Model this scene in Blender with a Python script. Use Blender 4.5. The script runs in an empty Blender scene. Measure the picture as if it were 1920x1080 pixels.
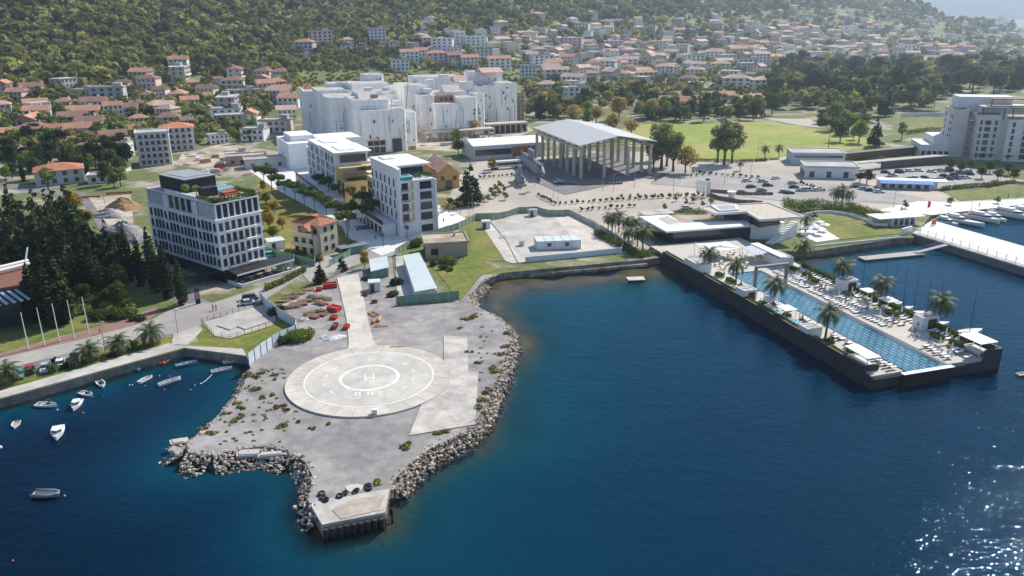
import bpy, math, random
import numpy as np
from mathutils import Vector, Matrix
from mathutils.geometry import tessellate_polygon
rnd = random.Random(7); nr = np.random.RandomState(7)
R_ = math.radians
# ---------------------------------------------------------------- camera
scn = bpy.context.scene
FL, PIT, ROL, CH = 1493.0, R_(18.9), R_(-.6), 70.0
fw = np.array([0, math.cos(PIT), -math.sin(PIT)]); rt0 = np.array([1, 0, 0.]); up0 = np.cross(rt0, fw)
RT = math.cos(ROL)*rt0+math.sin(ROL)*up0; UP = -math.sin(ROL)*rt0+math.cos(ROL)*up0
cd = bpy.data.cameras.new('camera'); cam = bpy.data.objects.new('camera', cd); scn.collection.objects.link(cam)
cam.matrix_world = Matrix(((RT[0], UP[0], -fw[0], 0), (RT[1], UP[1], -fw[1], 0), (RT[2], UP[2], -fw[2], CH), (0, 0, 0, 1)))
cd.sensor_width = 36; cd.lens = FL/1920*36; cd.clip_start = 1; cd.clip_end = 40000
scn.camera = cam
# ---------------------------------------------------------------- light
SAZ, SEL = R_(41.5), R_(42)          # sun: azimuth to the right of the view, elevation
wd = bpy.data.worlds.new("World"); scn.world = wd; wd.use_nodes = True
nt = wd.node_tree; sky = nt.nodes.new('ShaderNodeTexSky'); sky.sky_type = 'NISHITA'; sky.sun_disc = False
sky.sun_elevation = SEL; sky.sun_rotation = SAZ; sky.altitude = 50; sky.air_density = 1.0; sky.dust_density = 0.3; sky.ozone_density = 3.0
bg = nt.nodes['Background']; nt.links.new(sky.outputs[0], bg.inputs[0]); bg.inputs[1].default_value = 0.125
sd = bpy.data.lights.new('sun', 'SUN'); sd.energy = 5.0; sd.angle = R_(.5); sd.color = (1, .92, .80)
sun = bpy.data.objects.new('sun', sd); scn.collection.objects.link(sun)
sdir = Vector((math.sin(SAZ)*math.cos(SEL), math.cos(SAZ)*math.cos(SEL), math.sin(SEL)))
sun.rotation_euler = sdir.to_track_quat('Z', 'Y').to_euler(); sun.location = (0, 0, 300)
scn.view_settings.view_transform = 'Standard'; scn.view_settings.look = 'None'
scn.view_settings.exposure = 0.4; scn.view_settings.gamma = 1
scn.render.engine = 'CYCLES'; scn.cycles.max_bounces = 6; scn.cycles.volume_bounces = 0
scn.cycles.transparent_max_bounces = 8
# ---------------------------------------------------------------- geometry of the place
LZ = 1.8
def g(px, py, z=LZ):
    d = fw*FL+RT*(px-960)-UP*(py-540); k = (z-CH)/d[2]
    return Vector((d[0]*k, d[1]*k, z))
def proj(p):
    v = np.array(p)-np.array([0, 0, CH]); k = v@fw
    return 960+FL*(v@RT)/k, 540-FL*(v@UP)/k
def pxm(p): return FL/((np.array(p)-np.array([0, 0, CH]))@fw)
def sp(u, w): return np.where(u > 6*w, u, w*np.log1p(np.exp(np.clip(u/w, -50, 50))))
def hillz(x, y):
    a = R_(48.7); u = -(x+385)*math.cos(a)+(y-640)*math.sin(a); t = (x+385)*math.sin(a)+(y-640)*math.cos(a)
    z = .04*sp(u+170, 20)+.27*sp(u, 45)
    z = z+np.clip(u/260, 0, 1)*(7*np.sin(x/97+y/140)+5*np.sin(x/53-y/71)+4*np.sin(y/37+x/200))
    z = z/(1+np.exp(np.clip((t-2450)/120, -40, 40)))
    return 360*np.tanh(z/360)
def gz(x, y): return LZ+float(hillz(np.float64(x), np.float64(y)))
_t = np.concatenate([np.arange(120, 1500, 4.), np.arange(1500, 6000, 15.)])
def gh(px, py):
    d = fw*FL+RT*(px-960)-UP*(py-540); d = d/math.hypot(d[0], d[1])
    X = _t*d[0]; Y = _t*d[1]; Z = CH+_t*d[2]; H = LZ+hillz(X, Y); m = Z < H
    if not m.any(): return None
    i = int(np.argmax(m))
    if i == 0: return Vector((X[0], Y[0], H[0]))
    a = (Z[i-1]-H[i-1]); b = (H[i]-Z[i]); k = a/(a+b) if a+b else 0
    x = X[i-1]+(X[i]-X[i-1])*k; y = Y[i-1]+(Y[i]-Y[i-1])*k
    return Vector((x, y, gz(x, y)))
# ---------------------------------------------------------------- mesh builder
class MB:
    FLIP = False
    def __init__(s): s.v = []; s.f = []; s.m = []; s.n = 0; s.T = None
    def add(s, vs, fs, m=0):
        vs = np.asarray(vs, float).reshape(-1, 3)
        if MB.FLIP: vs = vs*np.array([1, -1, 1]); fs = [list(f)[::-1] for f in fs]
        if s.T is not None:
            M = np.array(s.T); vs = vs@M[:3, :3].T+M[:3, 3]
        s.v.append(vs); o = s.n; s.n += len(vs)
        for k, f in enumerate(fs):
            s.f.append([i+o for i in f]); s.m.append(m[k] if isinstance(m, (list, tuple)) else m)
        return s
    def addnp(s, vs, quads, m=0):
        vs = np.asarray(vs, float); s.v.append(vs); s.f.extend((quads+s.n).tolist()); s.m.extend([m]*len(quads)); s.n += len(vs); return s
    def box(s, x0, x1, y0, y1, z0, z1, m=0):
        return s.add([(x0, y0, z0), (x1, y0, z0), (x1, y1, z0), (x0, y1, z0), (x0, y0, z1), (x1, y0, z1), (x1, y1, z1), (x0, y1, z1)],
            [(0, 3, 2, 1), (4, 5, 6, 7), (0, 1, 5, 4), (1, 2, 6, 5), (2, 3, 7, 6), (3, 0, 4, 7)], m)
    def prism(s, pts, z0, z1, m=0, mt=None):
        pts = [(p[0], p[1]) for p in pts]; n = len(pts)
        ar = sum(pts[i][0]*pts[(i+1) % n][1]-pts[(i+1) % n][0]*pts[i][1] for i in range(n))
        if ar < 0: pts = pts[::-1]
        vs = [(x, y, z0) for x, y in pts]+[(x, y, z1) for x, y in pts]
        tr = tessellate_polygon([[Vector((x, y, 0)) for x, y in pts]])
        fs = []; ms = []
        for t in tr:
            a, b, c = [Vector(pts[i]) for i in t]
            if (b-a).cross(c-a) < 0: t = (t[0], t[2], t[1])
            fs.append([i+n for i in t]); ms.append(m if mt is None else mt)
            fs.append([t[0], t[2], t[1]]); ms.append(m)
        for i in range(n): j = (i+1) % n; fs.append((i, j, j+n, i+n)); ms.append(m)
        return s.add(vs, fs, ms)
    def tube(s, pts, r, n=6, m=0, cap=True):
        pts = [Vector(p) for p in pts]; r = r if isinstance(r, (list, tuple)) else [r]*len(pts); vs = []
        for i, p in enumerate(pts):
            d = (pts[min(i+1, len(pts)-1)]-pts[max(i-1, 0)]).normalized()
            a = d.orthogonal().normalized() if abs(d.z) < .9 else Vector((1, 0, 0)); a = (a-d*a.dot(d)).normalized(); b = d.cross(a)
            for k in range(n):
                t = 2*math.pi*k/n; vs.append(p+(a*math.cos(t)+b*math.sin(t))*r[i])
        fs = [(i*n+k, i*n+(k+1) % n, (i+1)*n+(k+1) % n, (i+1)*n+k) for i in range(len(pts)-1) for k in range(n)]
        if cap: fs += [tuple(range(n))[::-1], tuple((len(pts)-1)*n+k for k in range(n))]
        return s.add(vs, fs, m)
    def ball(s, c, rx, ry, rz, m=0, nu=8, nv=5, jit=0, q=None):
        q = q or rnd; vs = []; c = Vector(c)
        for j in range(nv+1):
            ph = math.pi*j/nv-math.pi/2
            for i in range(nu):
                t = 2*math.pi*i/nu; k = 1+q.uniform(-jit, jit)
                vs.append((c.x+rx*k*math.cos(ph)*math.cos(t), c.y+ry*k*math.cos(ph)*math.sin(t), c.z+rz*k*math.sin(ph)))
        fs = [(j*nu+i, j*nu+(i+1) % nu, (j+1)*nu+(i+1) % nu, (j+1)*nu+i) for j in range(nv) for i in range(nu)]
        return s.add(vs, fs, m)
    def gable(s, x0, x1, y0, y1, z, h, m=0, ov=.4, th=.18, hip=0):
        # ridge along x; a shell of real thickness
        x0 -= ov; x1 += ov; y0 -= ov; y1 += ov; yc = (y0+y1)/2; hp = hip*(y1-y0)/2
        t = [(x0, y0, z), (x1, y0, z), (x1, y1, z), (x0, y1, z), (x0+hp, yc, z+h), (x1-hp, yc, z+h)]
        b = [(a, c, d-th) for a, c, d in t[:4]]
        fs = [(0, 1, 5, 4), (2, 3, 4, 5), (1, 2, 5), (3, 0, 4), (0, 6, 7, 1), (1, 7, 8, 2), (2, 8, 9, 3), (3, 9, 6, 0), (6, 9, 8, 7)]
        return s.add(t+b, fs, m)
    def leaves(s, lobes, n, size, m=0, q=None, shell=.55, flat=.0):
        # many small leaf-clump faces through the lobes' volume
        q = q or nr; L = np.array([l[:6] for l in lobes], float); w = (L[:, 3]*L[:, 4]*L[:, 5])**(2/3.); w /= w.sum()
        k = q.choice(len(L), n, p=w); d = q.normal(size=(n, 3)); d /= np.linalg.norm(d, axis=1)[:, None]
        r = (shell+(1-shell)*q.rand(n))[:, None]*(1+.12*q.normal(size=(n, 1)))
        c = L[k, :3]+d*r*L[k, 3:6]
        nn = d+.75*q.normal(size=(n, 3)); nn[:, 2] += flat; nn /= np.linalg.norm(nn, axis=1)[:, None]
        a = np.cross(nn, q.normal(size=(n, 3))); a /= np.linalg.norm(a, axis=1)[:, None]; b = np.cross(nn, a)
        sz = size*(.55+.9*q.rand(n))[:, None]; a = a*sz; b = b*sz*.7
        vs = np.stack([c-a-b*.6, c+a*.7-b, c+a+b*.7, c-a*.6+b], 1).reshape(-1, 3)
        return s.addnp(vs, np.arange(4*n).reshape(n, 4), m)
    def mesh(s, name, mats, smooth=False):
        me = bpy.data.meshes.new(name); V = np.concatenate(s.v) if s.v else np.zeros((0, 3))
        me.vertices.add(len(V)); me.vertices.foreach_set('co', V.astype(np.float32).ravel())
        ln = np.array([len(f) for f in s.f], np.int32); fl = np.fromiter((i for f in s.f for i in f), np.int32, int(ln.sum()))
        me.loops.add(len(fl)); me.loops.foreach_set('vertex_index', fl); me.polygons.add(len(ln))
        me.polygons.foreach_set('loop_start', np.concatenate([[0], np.cumsum(ln)[:-1]]).astype(np.int32))
        me.polygons.foreach_set('loop_total', ln); me.polygons.foreach_set('material_index', np.array(s.m, np.int32))
        me.polygons.foreach_set('use_smooth', np.full(len(ln), bool(smooth)))
        for m in mats: me.materials.append(m)
        me.update(calc_edges=True); return me
COL = scn.collection; ALL = []
def part(name, mb, mats, parent=None, smooth=False, loc=None, rz=0, me=None):
    me = me or mb.mesh(name, mats if isinstance(mats, (list, tuple)) else [mats], smooth)
    o = bpy.data.objects.new(name, me); COL.objects.link(o); o.parent = parent
    if loc is not None: o.location = loc
    if rz: o.rotation_euler[2] = rz
    return o
def tag(o, label, cat, group=None, pl=None):
    o['label'] = label; o['category'] = cat
    if group: o['group'] = group
    ALL.append(o); return o
def thing(name, label, cat, loc, rz=0, group=None):
    o = bpy.data.objects.new(name, None); COL.objects.link(o); o.location = loc; o.rotation_euler[2] = rz; o.empty_display_size = .5
    return tag(o, label, cat, group)
KIDS = {}
def kids(o):
    if o.name not in KIDS: KIDS[o.name] = [c for c in bpy.data.objects if c.parent == o]
    return KIDS[o.name]
def dup(o, loc, rz=0, label=None, group=None, scale=None, color=None, only=None, cat=None):
    c = o.copy(); COL.objects.link(c); c.location = loc; c.rotation_euler[2] = rz
    if label: c['label'] = label
    if cat: c['category'] = cat
    if group: c['group'] = group
    if scale: c.scale = scale if isinstance(scale, tuple) else (scale,)*3
    if color: c.color = (*color, 1)
    for k in kids(o):
        d = k.copy(); COL.objects.link(d); d.parent = c
        if color: d.color = (*color, 1)
        for k2 in kids(k):
            e = k2.copy(); COL.objects.link(e); e.parent = d
            if color: e.color = (*color, 1)
    ALL.append(c); return c
def struct(name, mb, mats, kind='structure', smooth=False):
    o = part(name, mb, mats, None, smooth); o['kind'] = kind; return o
# ---------------------------------------------------------------- materials
def N(nt, t, **k):
    n = nt.nodes.new(t)
    for a, b in k.items():
        if a.startswith('i_'): n.inputs[a[2:]].default_value = b
        else: setattr(n, a, b)
    return n
MATS = {}
def mat(name, col, rough=.8, var=.12, sc=1.0, col2=None, bump=0, bsc=None, spec=.3, metal=0, objcol=False, island=0, wave=None, coord='Object', trans=0, rvar=0, sc2=None, thr=(.42, .6)):
    if name in MATS: return MATS[name]
    m = bpy.data.materials.new(name); m.use_nodes = True; t = m.node_tree; L = t.links.new; b = t.nodes['Principled BSDF']
    b.inputs['Roughness'].default_value = rough; b.inputs['Specular IOR Level'].default_value = spec; b.inputs['Metallic'].default_value = metal
    tc = N(t, 'ShaderNodeTexCoord'); co = tc.outputs[coord]
    if coord == 'World':
        pass
    rgb = N(t, 'ShaderNodeRGB'); rgb.outputs[0].default_value = (*col, 1); c = rgb.outputs[0]
    if objcol:
        oi = N(t, 'ShaderNodeObjectInfo'); c = oi.outputs['Color']
    if col2 is not None:
        n2 = N(t, 'ShaderNodeTexNoise', i_Scale=sc2 or sc*.35, i_Detail=5., i_Roughness=.6); L(co, n2.inputs['Vector'])
        mr = N(t, 'ShaderNodeMapRange'); mr.inputs[1].default_value = thr[0]; mr.inputs[2].default_value = thr[1]; L(n2.outputs[0], mr.inputs[0])
        mx = N(t, 'ShaderNodeMix', data_type='RGBA'); L(mr.outputs[0], mx.inputs[0]); L(c, mx.inputs[6]); mx.inputs[7].default_value = (*col2, 1); c = mx.outputs[2]
    fac = None
    if var:
        n = N(t, 'ShaderNodeTexNoise', i_Scale=sc, i_Detail=6., i_Roughness=.65); L(co, n.inputs['Vector'])
        mr = N(t, 'ShaderNodeMapRange'); mr.inputs[1].default_value = .25; mr.inputs[2].default_value = .75; mr.inputs[3].default_value = 1-var*1.6; mr.inputs[4].default_value = 1+var*1.6
        L(n.outputs[0], mr.inputs[0]); fac = mr.outputs[0]
    def mul(f, s):
        if f is None: return s
        q = N(t, 'ShaderNodeMath', operation='MULTIPLY'); L(f, q.inputs[0]); L(s, q.inputs[1]); return q.outputs[0]
    if island:
        ge = N(t, 'ShaderNodeNewGeometry'); mr = N(t, 'ShaderNodeMapRange'); mr.inputs[3].default_value = 1-island; mr.inputs[4].default_value = 1+island
        L(ge.outputs['Random Per Island'], mr.inputs[0]); fac = mul(fac, mr.outputs[0])
    if rvar:
        oi = N(t, 'ShaderNodeObjectInfo'); mr = N(t, 'ShaderNodeMapRange'); mr.inputs[3].default_value = 1-rvar; mr.inputs[4].default_value = 1+rvar
        L(oi.outputs['Random'], mr.inputs[0]); fac = mul(fac, mr.outputs[0])
    if wave:
        ax, ws, amp = wave; w = N(t, 'ShaderNodeTexWave', bands_direction=ax, i_Scale=ws, i_Distortion=.0); w.wave_profile = 'SAW'; L(co, w.inputs['Vector'])
        mr = N(t, 'ShaderNodeMapRange'); mr.inputs[1].default_value = 0; mr.inputs[2].default_value = .15; mr.inputs[3].default_value = 1-amp; mr.inputs[4].default_value = 1
        L(w.outputs[1], mr.inputs[0]); fac = mul(fac, mr.outputs[0])
    if fac is not None:
        vm = N(t, 'ShaderNodeVectorMath', operation='SCALE'); L(c, vm.inputs[0]); L(fac, vm.inputs['Scale']); c = vm.outputs[0]
    L(c, b.inputs['Base Color'])
    if trans:
        tr = N(t, 'ShaderNodeBsdfTranslucent'); L(c, tr.inputs[0]); ms = N(t, 'ShaderNodeMixShader'); ms.inputs[0].default_value = trans
        L(b.outputs[0], ms.inputs[1]); L(tr.outputs[0], ms.inputs[2]); L(ms.outputs[0], t.nodes['Material Output'].inputs[0])
    if bump:
        n = N(t, 'ShaderNodeTexNoise', i_Scale=bsc or sc*3, i_Detail=4.); L(co, n.inputs['Vector']); bp = N(t, 'ShaderNodeBump', i_Strength=1.0, i_Distance=bump)
        L(n.outputs[0], bp.inputs['Height']); L(bp.outputs[0], b.inputs['Normal'])
    MATS[name] = m; return m
M = dict(
 gravel=mat('gravel', (.235, .22, .218), .95, .22, .35, col2=(.33, .31, .30), bump=.08, bsc=3, sc2=.06),
 beige=mat('paving_beige', (.46, .41, .35), .9, .12, .12, col2=(.36, .32, .28), sc2=.03),
 earth=mat('earth', (.34, .28, .21), .95, .2, .2, col2=(.46, .41, .34), sc2=.05),
 town=mat('town_ground', (.34, .30, .24), .95, .25, .3, col2=(.13, .15, .05), sc2=.045, thr=(.40, .50)),
 asphalt=mat('asphalt', (.17, .165, .17), .9, .10, .4, col2=(.22, .21, .21), sc2=.07),
 asphaltl=mat('asphalt_worn', (.30, .28, .27), .9, .10, .3, col2=(.36, .34, .32), sc2=.06),
 conc=mat('concrete', (.47, .45, .41), .9, .14, .25, col2=(.38, .36, .33), sc2=.12),
 padc=mat('pad_concrete', (.55, .515, .45), .9, .14, .3, col2=(.46, .43, .385), sc2=.09),
 padi=mat('pad_inner', (.46, .445, .41), .9, .14, .3, col2=(.53, .50, .45), sc2=.1),
 oldc=mat('old_concrete', (.50, .47, .42), .9, .2, .4, col2=(.38, .36, .34), sc2=.16),
 whitepave=mat('white_paving', (.66, .65, .63), .8, .06, .3, wave=('X', .25, .06)),
 grass=mat('grass', (.115, .155, .022), .95, .25, .5, col2=(.20, .19, .05), sc2=.05, bump=.05),
 lawn=mat('lawn', (.10, .15, .025), .95, .25, .5, bump=.04, col2=(.19, .19, .06), sc2=.07),
 field=mat('sports_field', (.22, .28, .04), .95, .14, .25, col2=(.32, .31, .09), sc2=.03, wave=('X', .05, .10)),
 brick=mat('brick_pavers', (.26, .16, .13), .9, .12, .8),
 white=mat('white_paint', (.78, .78, .76), .6, .05, .3),
 marking=mat('worn_marking_paint', (.80, .78, .73), .8, .08, .8, col2=(.58, .555, .50), sc2=.8, thr=(.46, .60)),
 plaster=mat('white_render', (.74, .73, .71), .8, .05, .2),
 wall=mat('house_wall', (.7, .66, .58), .85, .08, .3, objcol=True),
 roof=mat('roof_tile', (.42, .22, .14), .85, .2, .4, objcol=True, island=.12),
 glass=mat('dark_glass', (.025, .035, .05), .12, .0, 1, spec=.8),
 gframe=mat('dark_metal', (.04, .042, .05), .5, .1),
 stone=mat('rock', (.36, .31, .255), .95, .25, .8, island=.45, bump=.1, bsc=2),
 wetrock=mat('wet_rock', (.10, .08, .055), .7, .25, .8, island=.4),
 wood=mat('timber', (.42, .28, .15), .8, .2, .8, island=.35),
 red=mat('red_paint', (.55, .04, .02), .5, .1, .6),
 metalw=mat('pale_metal', (.62, .66, .68), .45, .06, .3, metal=.1),
 grey=mat('grey_metal', (.30, .32, .34), .5, .08, .3),
 black=mat('black', (.02, .02, .022), .6, .1),
 trunk=mat('bark', (.13, .10, .075), .95, .25, 1.2),
 leaf=mat('leaf', (.095, .130, .032), .8, .25, .25, island=.45, rvar=.3, trans=.42, spec=.15),
 leafol=mat('leaf_olive', (.26, .29, .11), .8, .2, .3, island=.4, rvar=.2, trans=.42, spec=.15),
 leafdk=mat('leaf_dark', (.042, .062, .022), .8, .25, .3, island=.5, rvar=.25, trans=.25, spec=.15),
 leafpine=mat('pine_needles', (.10, .14, .03), .8, .2, .3, island=.4, rvar=.15, trans=.35, spec=.15),
 leafyel=mat('leaf_yellow', (.40, .29, .04), .8, .2, .3, island=.35, rvar=.2, trans=.42, spec=.15),
 leafgold=mat('leaf_gold', (.42, .33, .09), .8, .2, .3, island=.35, rvar=.2, trans=.42, spec=.15),
 leaflt=mat('leaf_light', (.19, .25, .045), .8, .2, .3, island=.4, rvar=.2, trans=.42, spec=.15),
 hedge=mat('hedge', (.17, .20, .03), .85, .25, .6, island=.4, trans=.15, spec=.15),
 palm=mat('palm_frond', (.075, .10, .03), .6, .2, .6, island=.35, trans=.2, spec=.3),
)
# ---------------------------------------------------------------- water, seabed, land
PA = np.array([44.0977, 227.9083]); PE = np.array([.28765846, -.95773306]); PN = np.array([.95773306, .28765846])
def pl(s, t, z=3.0): q = PA+PE*s+PN*t; return Vector((q[0], q[1], z))
PRZ = math.atan2(PE[1], PE[0])          # pier frame: x along, y to the LEFT, so y = -t
G2 = lambda L, z=LZ: [tuple(g(x, y, z))[:2] for x, y in L]
coast_left = G2([(-700, 925), (0, 749), (345, 654), (463, 669)])
shore = G2([(470, 690), (452, 735), (415, 775), (385, 802), (352, 832), (352, 848), (400, 852), (450, 842), (500, 836), (545, 848), (572, 866), (585, 890), (584, 915),
  (578, 938), (606, 984), (722, 962), (735, 905), (765, 872), (810, 838), (880, 806), (905, 770), (925, 722), (943, 682), (955, 640), (948, 612), (925, 590), (885, 572), (880, 556), (905, 526), (930, 514)])
coast_mid = G2([(948, 511), (1213, 486)])+[tuple(pl(2, 1))[:2], tuple(pl(2, 27))[:2]]+G2([(1512, 472), (1690, 446), (1712, 446), (1745, 404), (1920, 383), (2500, 315)])
shore_i = (len(coast_left)-1, len(coast_left)+len(shore))
LAND = coast_left+shore+coast_mid
far = [(900, 380), (9000, 1500), (9000, 9000), (-9000, 9000), (-9000, 300), (-1200, 150)]
mb = MB(); mb.prism(LAND+far, -9, LZ, 1, 0)
struct('ground', mb, [M['town'], mat('stained_quay', (.17, .15, .125), .95, .3, .5, col2=(.26, .235, .2), sc2=.3)])
# hillside
xs = np.concatenate([np.arange(-1500, 2600, 25.), np.arange(2600, 5000, 150)]); ys = np.concatenate([np.arange(280, 3600, 25.)])
X, Y = np.meshgrid(xs, ys); Z = hillz(X, Y); Z = np.where(Z < .25, -1.2+Z, Z)+LZ-.15
ny, nx = X.shape; idx = np.arange(nx*ny).reshape(ny, nx)
qd = np.stack([idx[:-1, :-1], idx[:-1, 1:], idx[1:, 1:], idx[1:, :-1]], -1).reshape(-1, 4)
mb = MB(); mb.addnp(np.stack([X, Y, Z], -1).reshape(-1, 3), qd)
struct('hillside', mb, [mat('hill_scrub', (.15, .16, .05), .95, .3, .03, col2=(.16, .16, .05), sc2=.012)], smooth=True)
# far mountains
mb = MB(); n = 90; vs = []; rr = np.random.RandomState(3)
for i in range(n+1):
    az = R_(-5+60*i/n); hh = 520+50*math.sin(i*.31)+35*math.sin(i*.83+1)+20*math.sin(i*2.1); d = 7000
    for j, (k, zz) in enumerate([(0, -5), (.25, .22), (.5, .5), (.75, .8), (1, 1), (1.4, .2)]):
        dd = d+k*1500; vs.append((dd*math.sin(az), dd*math.cos(az), zz*hh+(rr.uniform(-15, 15) if 0 < zz < 1 else 0)))
fs = [(i*6+j, (i+1)*6+j, (i+1)*6+j+1, i*6+j+1) for i in range(n) for j in range(5)]
mb.add(vs, fs); struct('mountain', mb, [mat('mountain_rock', (.10, .12, .09), .95, .3, .002)], smooth=True)
# seabed
def segdist(P, poly):
    best = np.full(len(P), 1e9)
    for i in range(len(poly)-1):
        a = np.array(poly[i]); b = np.array(poly[i+1]); ab = b-a
        t = np.clip(((P-a)@ab)/(ab@ab), 0, 1); best = np.minimum(best, np.linalg.norm(P-(a+t[:, None]*ab), axis=1))
    return best
xs = np.concatenate([[-4000, -1500, -600], np.arange(-260, 330, 4.), [450, 900, 2000, 4000]]); ys = np.concatenate([[-3000, -500], np.arange(30, 480, 4.)])
X, Y = np.meshgrid(xs, ys); Pq = np.stack([X.ravel(), Y.ravel()], 1)
d1 = segdist(Pq, LAND); bay = segdist(Pq, G2([(905, 526), (948, 511), (1213, 486)]))
sg = 1/(1+np.exp(-(Pq[:, 0]+25)/14)); kk = 8+14*sg*(1-.4/(1+np.exp(-(Pq[:, 0]-60)/12))); dep = 1-np.exp(-np.maximum(d1, 0)/kk); dep = .25+(11.5-3*sg)*dep
dep = dep-3.2*np.exp(-(bay/38)**2)*(d1 > 3)
dep += .5*np.sin(Pq[:, 0]/9+np.sin(Pq[:, 1]/7)*1.5)*np.exp(-d1/30)
dep = np.clip(dep, .2, 12)
ny, nx = X.shape; idx = np.arange(nx*ny).reshape(ny, nx)
qd = np.stack([idx[:-1, :-1], idx[:-1, 1:], idx[1:, 1:], idx[1:, :-1]], -1).reshape(-1, 4)
mb = MB(); mb.addnp(np.stack([X.ravel(), Y.ravel(), -dep], -1), qd)
ms = bpy.data.materials.new('seabed_through_water'); ms.use_nodes = True; t = ms.node_tree; L = t.links.new; b = t.nodes['Principled BSDF']
b.inputs['Roughness'].default_value = 1; b.inputs['Specular IOR Level'].default_value = 0
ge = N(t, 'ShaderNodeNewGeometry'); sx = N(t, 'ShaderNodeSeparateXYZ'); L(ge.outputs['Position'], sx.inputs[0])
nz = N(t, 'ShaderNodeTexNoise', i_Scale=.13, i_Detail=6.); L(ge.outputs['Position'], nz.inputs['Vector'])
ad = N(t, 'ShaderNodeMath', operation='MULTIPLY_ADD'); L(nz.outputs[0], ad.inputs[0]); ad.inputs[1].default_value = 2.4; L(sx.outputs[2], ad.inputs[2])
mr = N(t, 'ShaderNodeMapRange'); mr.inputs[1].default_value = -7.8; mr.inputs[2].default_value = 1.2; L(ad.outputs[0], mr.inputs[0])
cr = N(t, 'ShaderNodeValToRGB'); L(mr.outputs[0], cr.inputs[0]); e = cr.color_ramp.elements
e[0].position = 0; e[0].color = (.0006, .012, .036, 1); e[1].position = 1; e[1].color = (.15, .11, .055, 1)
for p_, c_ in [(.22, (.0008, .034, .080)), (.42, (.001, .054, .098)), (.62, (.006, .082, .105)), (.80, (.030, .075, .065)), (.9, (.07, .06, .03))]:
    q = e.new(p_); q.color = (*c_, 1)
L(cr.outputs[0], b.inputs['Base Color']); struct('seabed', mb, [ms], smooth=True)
# water surface
mw = bpy.data.materials.new('sea_water'); mw.use_nodes = True; t = mw.node_tree; L = t.links.new
t.nodes.remove(t.nodes['Principled BSDF']); out = t.nodes['Material Output']
ge = N(t, 'ShaderNodeNewGeometry'); mp = N(t, 'ShaderNodeMapping'); L(ge.outputs['Position'], mp.inputs[0]); mp.inputs['Rotation'].default_value = (0, 0, R_(15)); mp.inputs['Scale'].default_value = (.85, 1.2, 1)
h = None
for sc, am, dt in [(.10, .24, 3.), (.42, .16, 2.), (1.5, .075, 2.)]:
    n = N(t, 'ShaderNodeTexNoise', i_Scale=sc, i_Detail=dt, i_Roughness=.55); L(mp.outputs[0], n.inputs['Vector'])
    q = N(t, 'ShaderNodeMath', operation='MULTIPLY_ADD'); L(n.outputs[0], q.inputs[0]); q.inputs[1].default_value = am
    if h is None: q.inputs[2].default_value = 0
    else: L(h, q.inputs[2])
    h = q.outputs[0]
bp = N(t, 'ShaderNodeBump', i_Strength=1., i_Distance=1.0); L(h, bp.inputs['Height'])
fr = N(t, 'ShaderNodeFresnel', i_IOR=1.33); L(bp.outputs[0], fr.inputs['Normal'])
tr = N(t, 'ShaderNodeBsdfTransparent'); tr.inputs[0].default_value = (.9, .95, .97, 1)
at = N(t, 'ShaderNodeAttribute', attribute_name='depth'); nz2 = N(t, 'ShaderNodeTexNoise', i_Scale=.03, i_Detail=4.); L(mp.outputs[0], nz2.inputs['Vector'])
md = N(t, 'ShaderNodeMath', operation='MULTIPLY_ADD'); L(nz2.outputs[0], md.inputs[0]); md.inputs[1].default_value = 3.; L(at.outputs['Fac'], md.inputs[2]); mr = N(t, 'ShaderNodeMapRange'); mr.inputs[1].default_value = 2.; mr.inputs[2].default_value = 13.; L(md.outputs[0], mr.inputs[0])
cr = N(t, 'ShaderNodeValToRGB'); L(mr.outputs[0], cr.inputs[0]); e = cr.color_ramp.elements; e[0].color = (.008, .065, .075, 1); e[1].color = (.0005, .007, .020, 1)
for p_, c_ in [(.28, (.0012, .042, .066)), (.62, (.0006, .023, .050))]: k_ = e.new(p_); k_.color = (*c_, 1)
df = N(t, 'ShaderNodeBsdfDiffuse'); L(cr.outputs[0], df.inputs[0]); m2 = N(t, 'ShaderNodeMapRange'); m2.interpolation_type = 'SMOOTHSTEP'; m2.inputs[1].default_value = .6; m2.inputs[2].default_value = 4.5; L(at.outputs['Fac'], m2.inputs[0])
m3 = N(t, 'ShaderNodeMixShader'); L(m2.outputs[0], m3.inputs[0]); L(tr.outputs[0], m3.inputs[1]); L(df.outputs[0], m3.inputs[2]); tr = m3
gl = N(t, 'ShaderNodeBsdfAnisotropic', i_Roughness=.03); gl.inputs[0].default_value = (.5, .76, 1, 1); L(bp.outputs[0], gl.inputs['Normal'])
fm = N(t, 'ShaderNodeMath', operation='MULTIPLY'); L(fr.outputs[0], fm.inputs[0]); fm.inputs[1].default_value = .5; mx = N(t, 'ShaderNodeMixShader'); L(fm.outputs[0], mx.inputs[0]); L(tr.outputs[0], mx.inputs[1]); L(gl.outputs[0], mx.inputs[2]); L(mx.outputs[0], out.inputs[0])
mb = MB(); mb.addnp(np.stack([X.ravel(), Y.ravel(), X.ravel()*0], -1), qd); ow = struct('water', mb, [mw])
at_ = ow.data.attributes.new('depth', 'FLOAT', 'POINT'); at_.data.foreach_set('value', dep.astype(np.float32))
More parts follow.
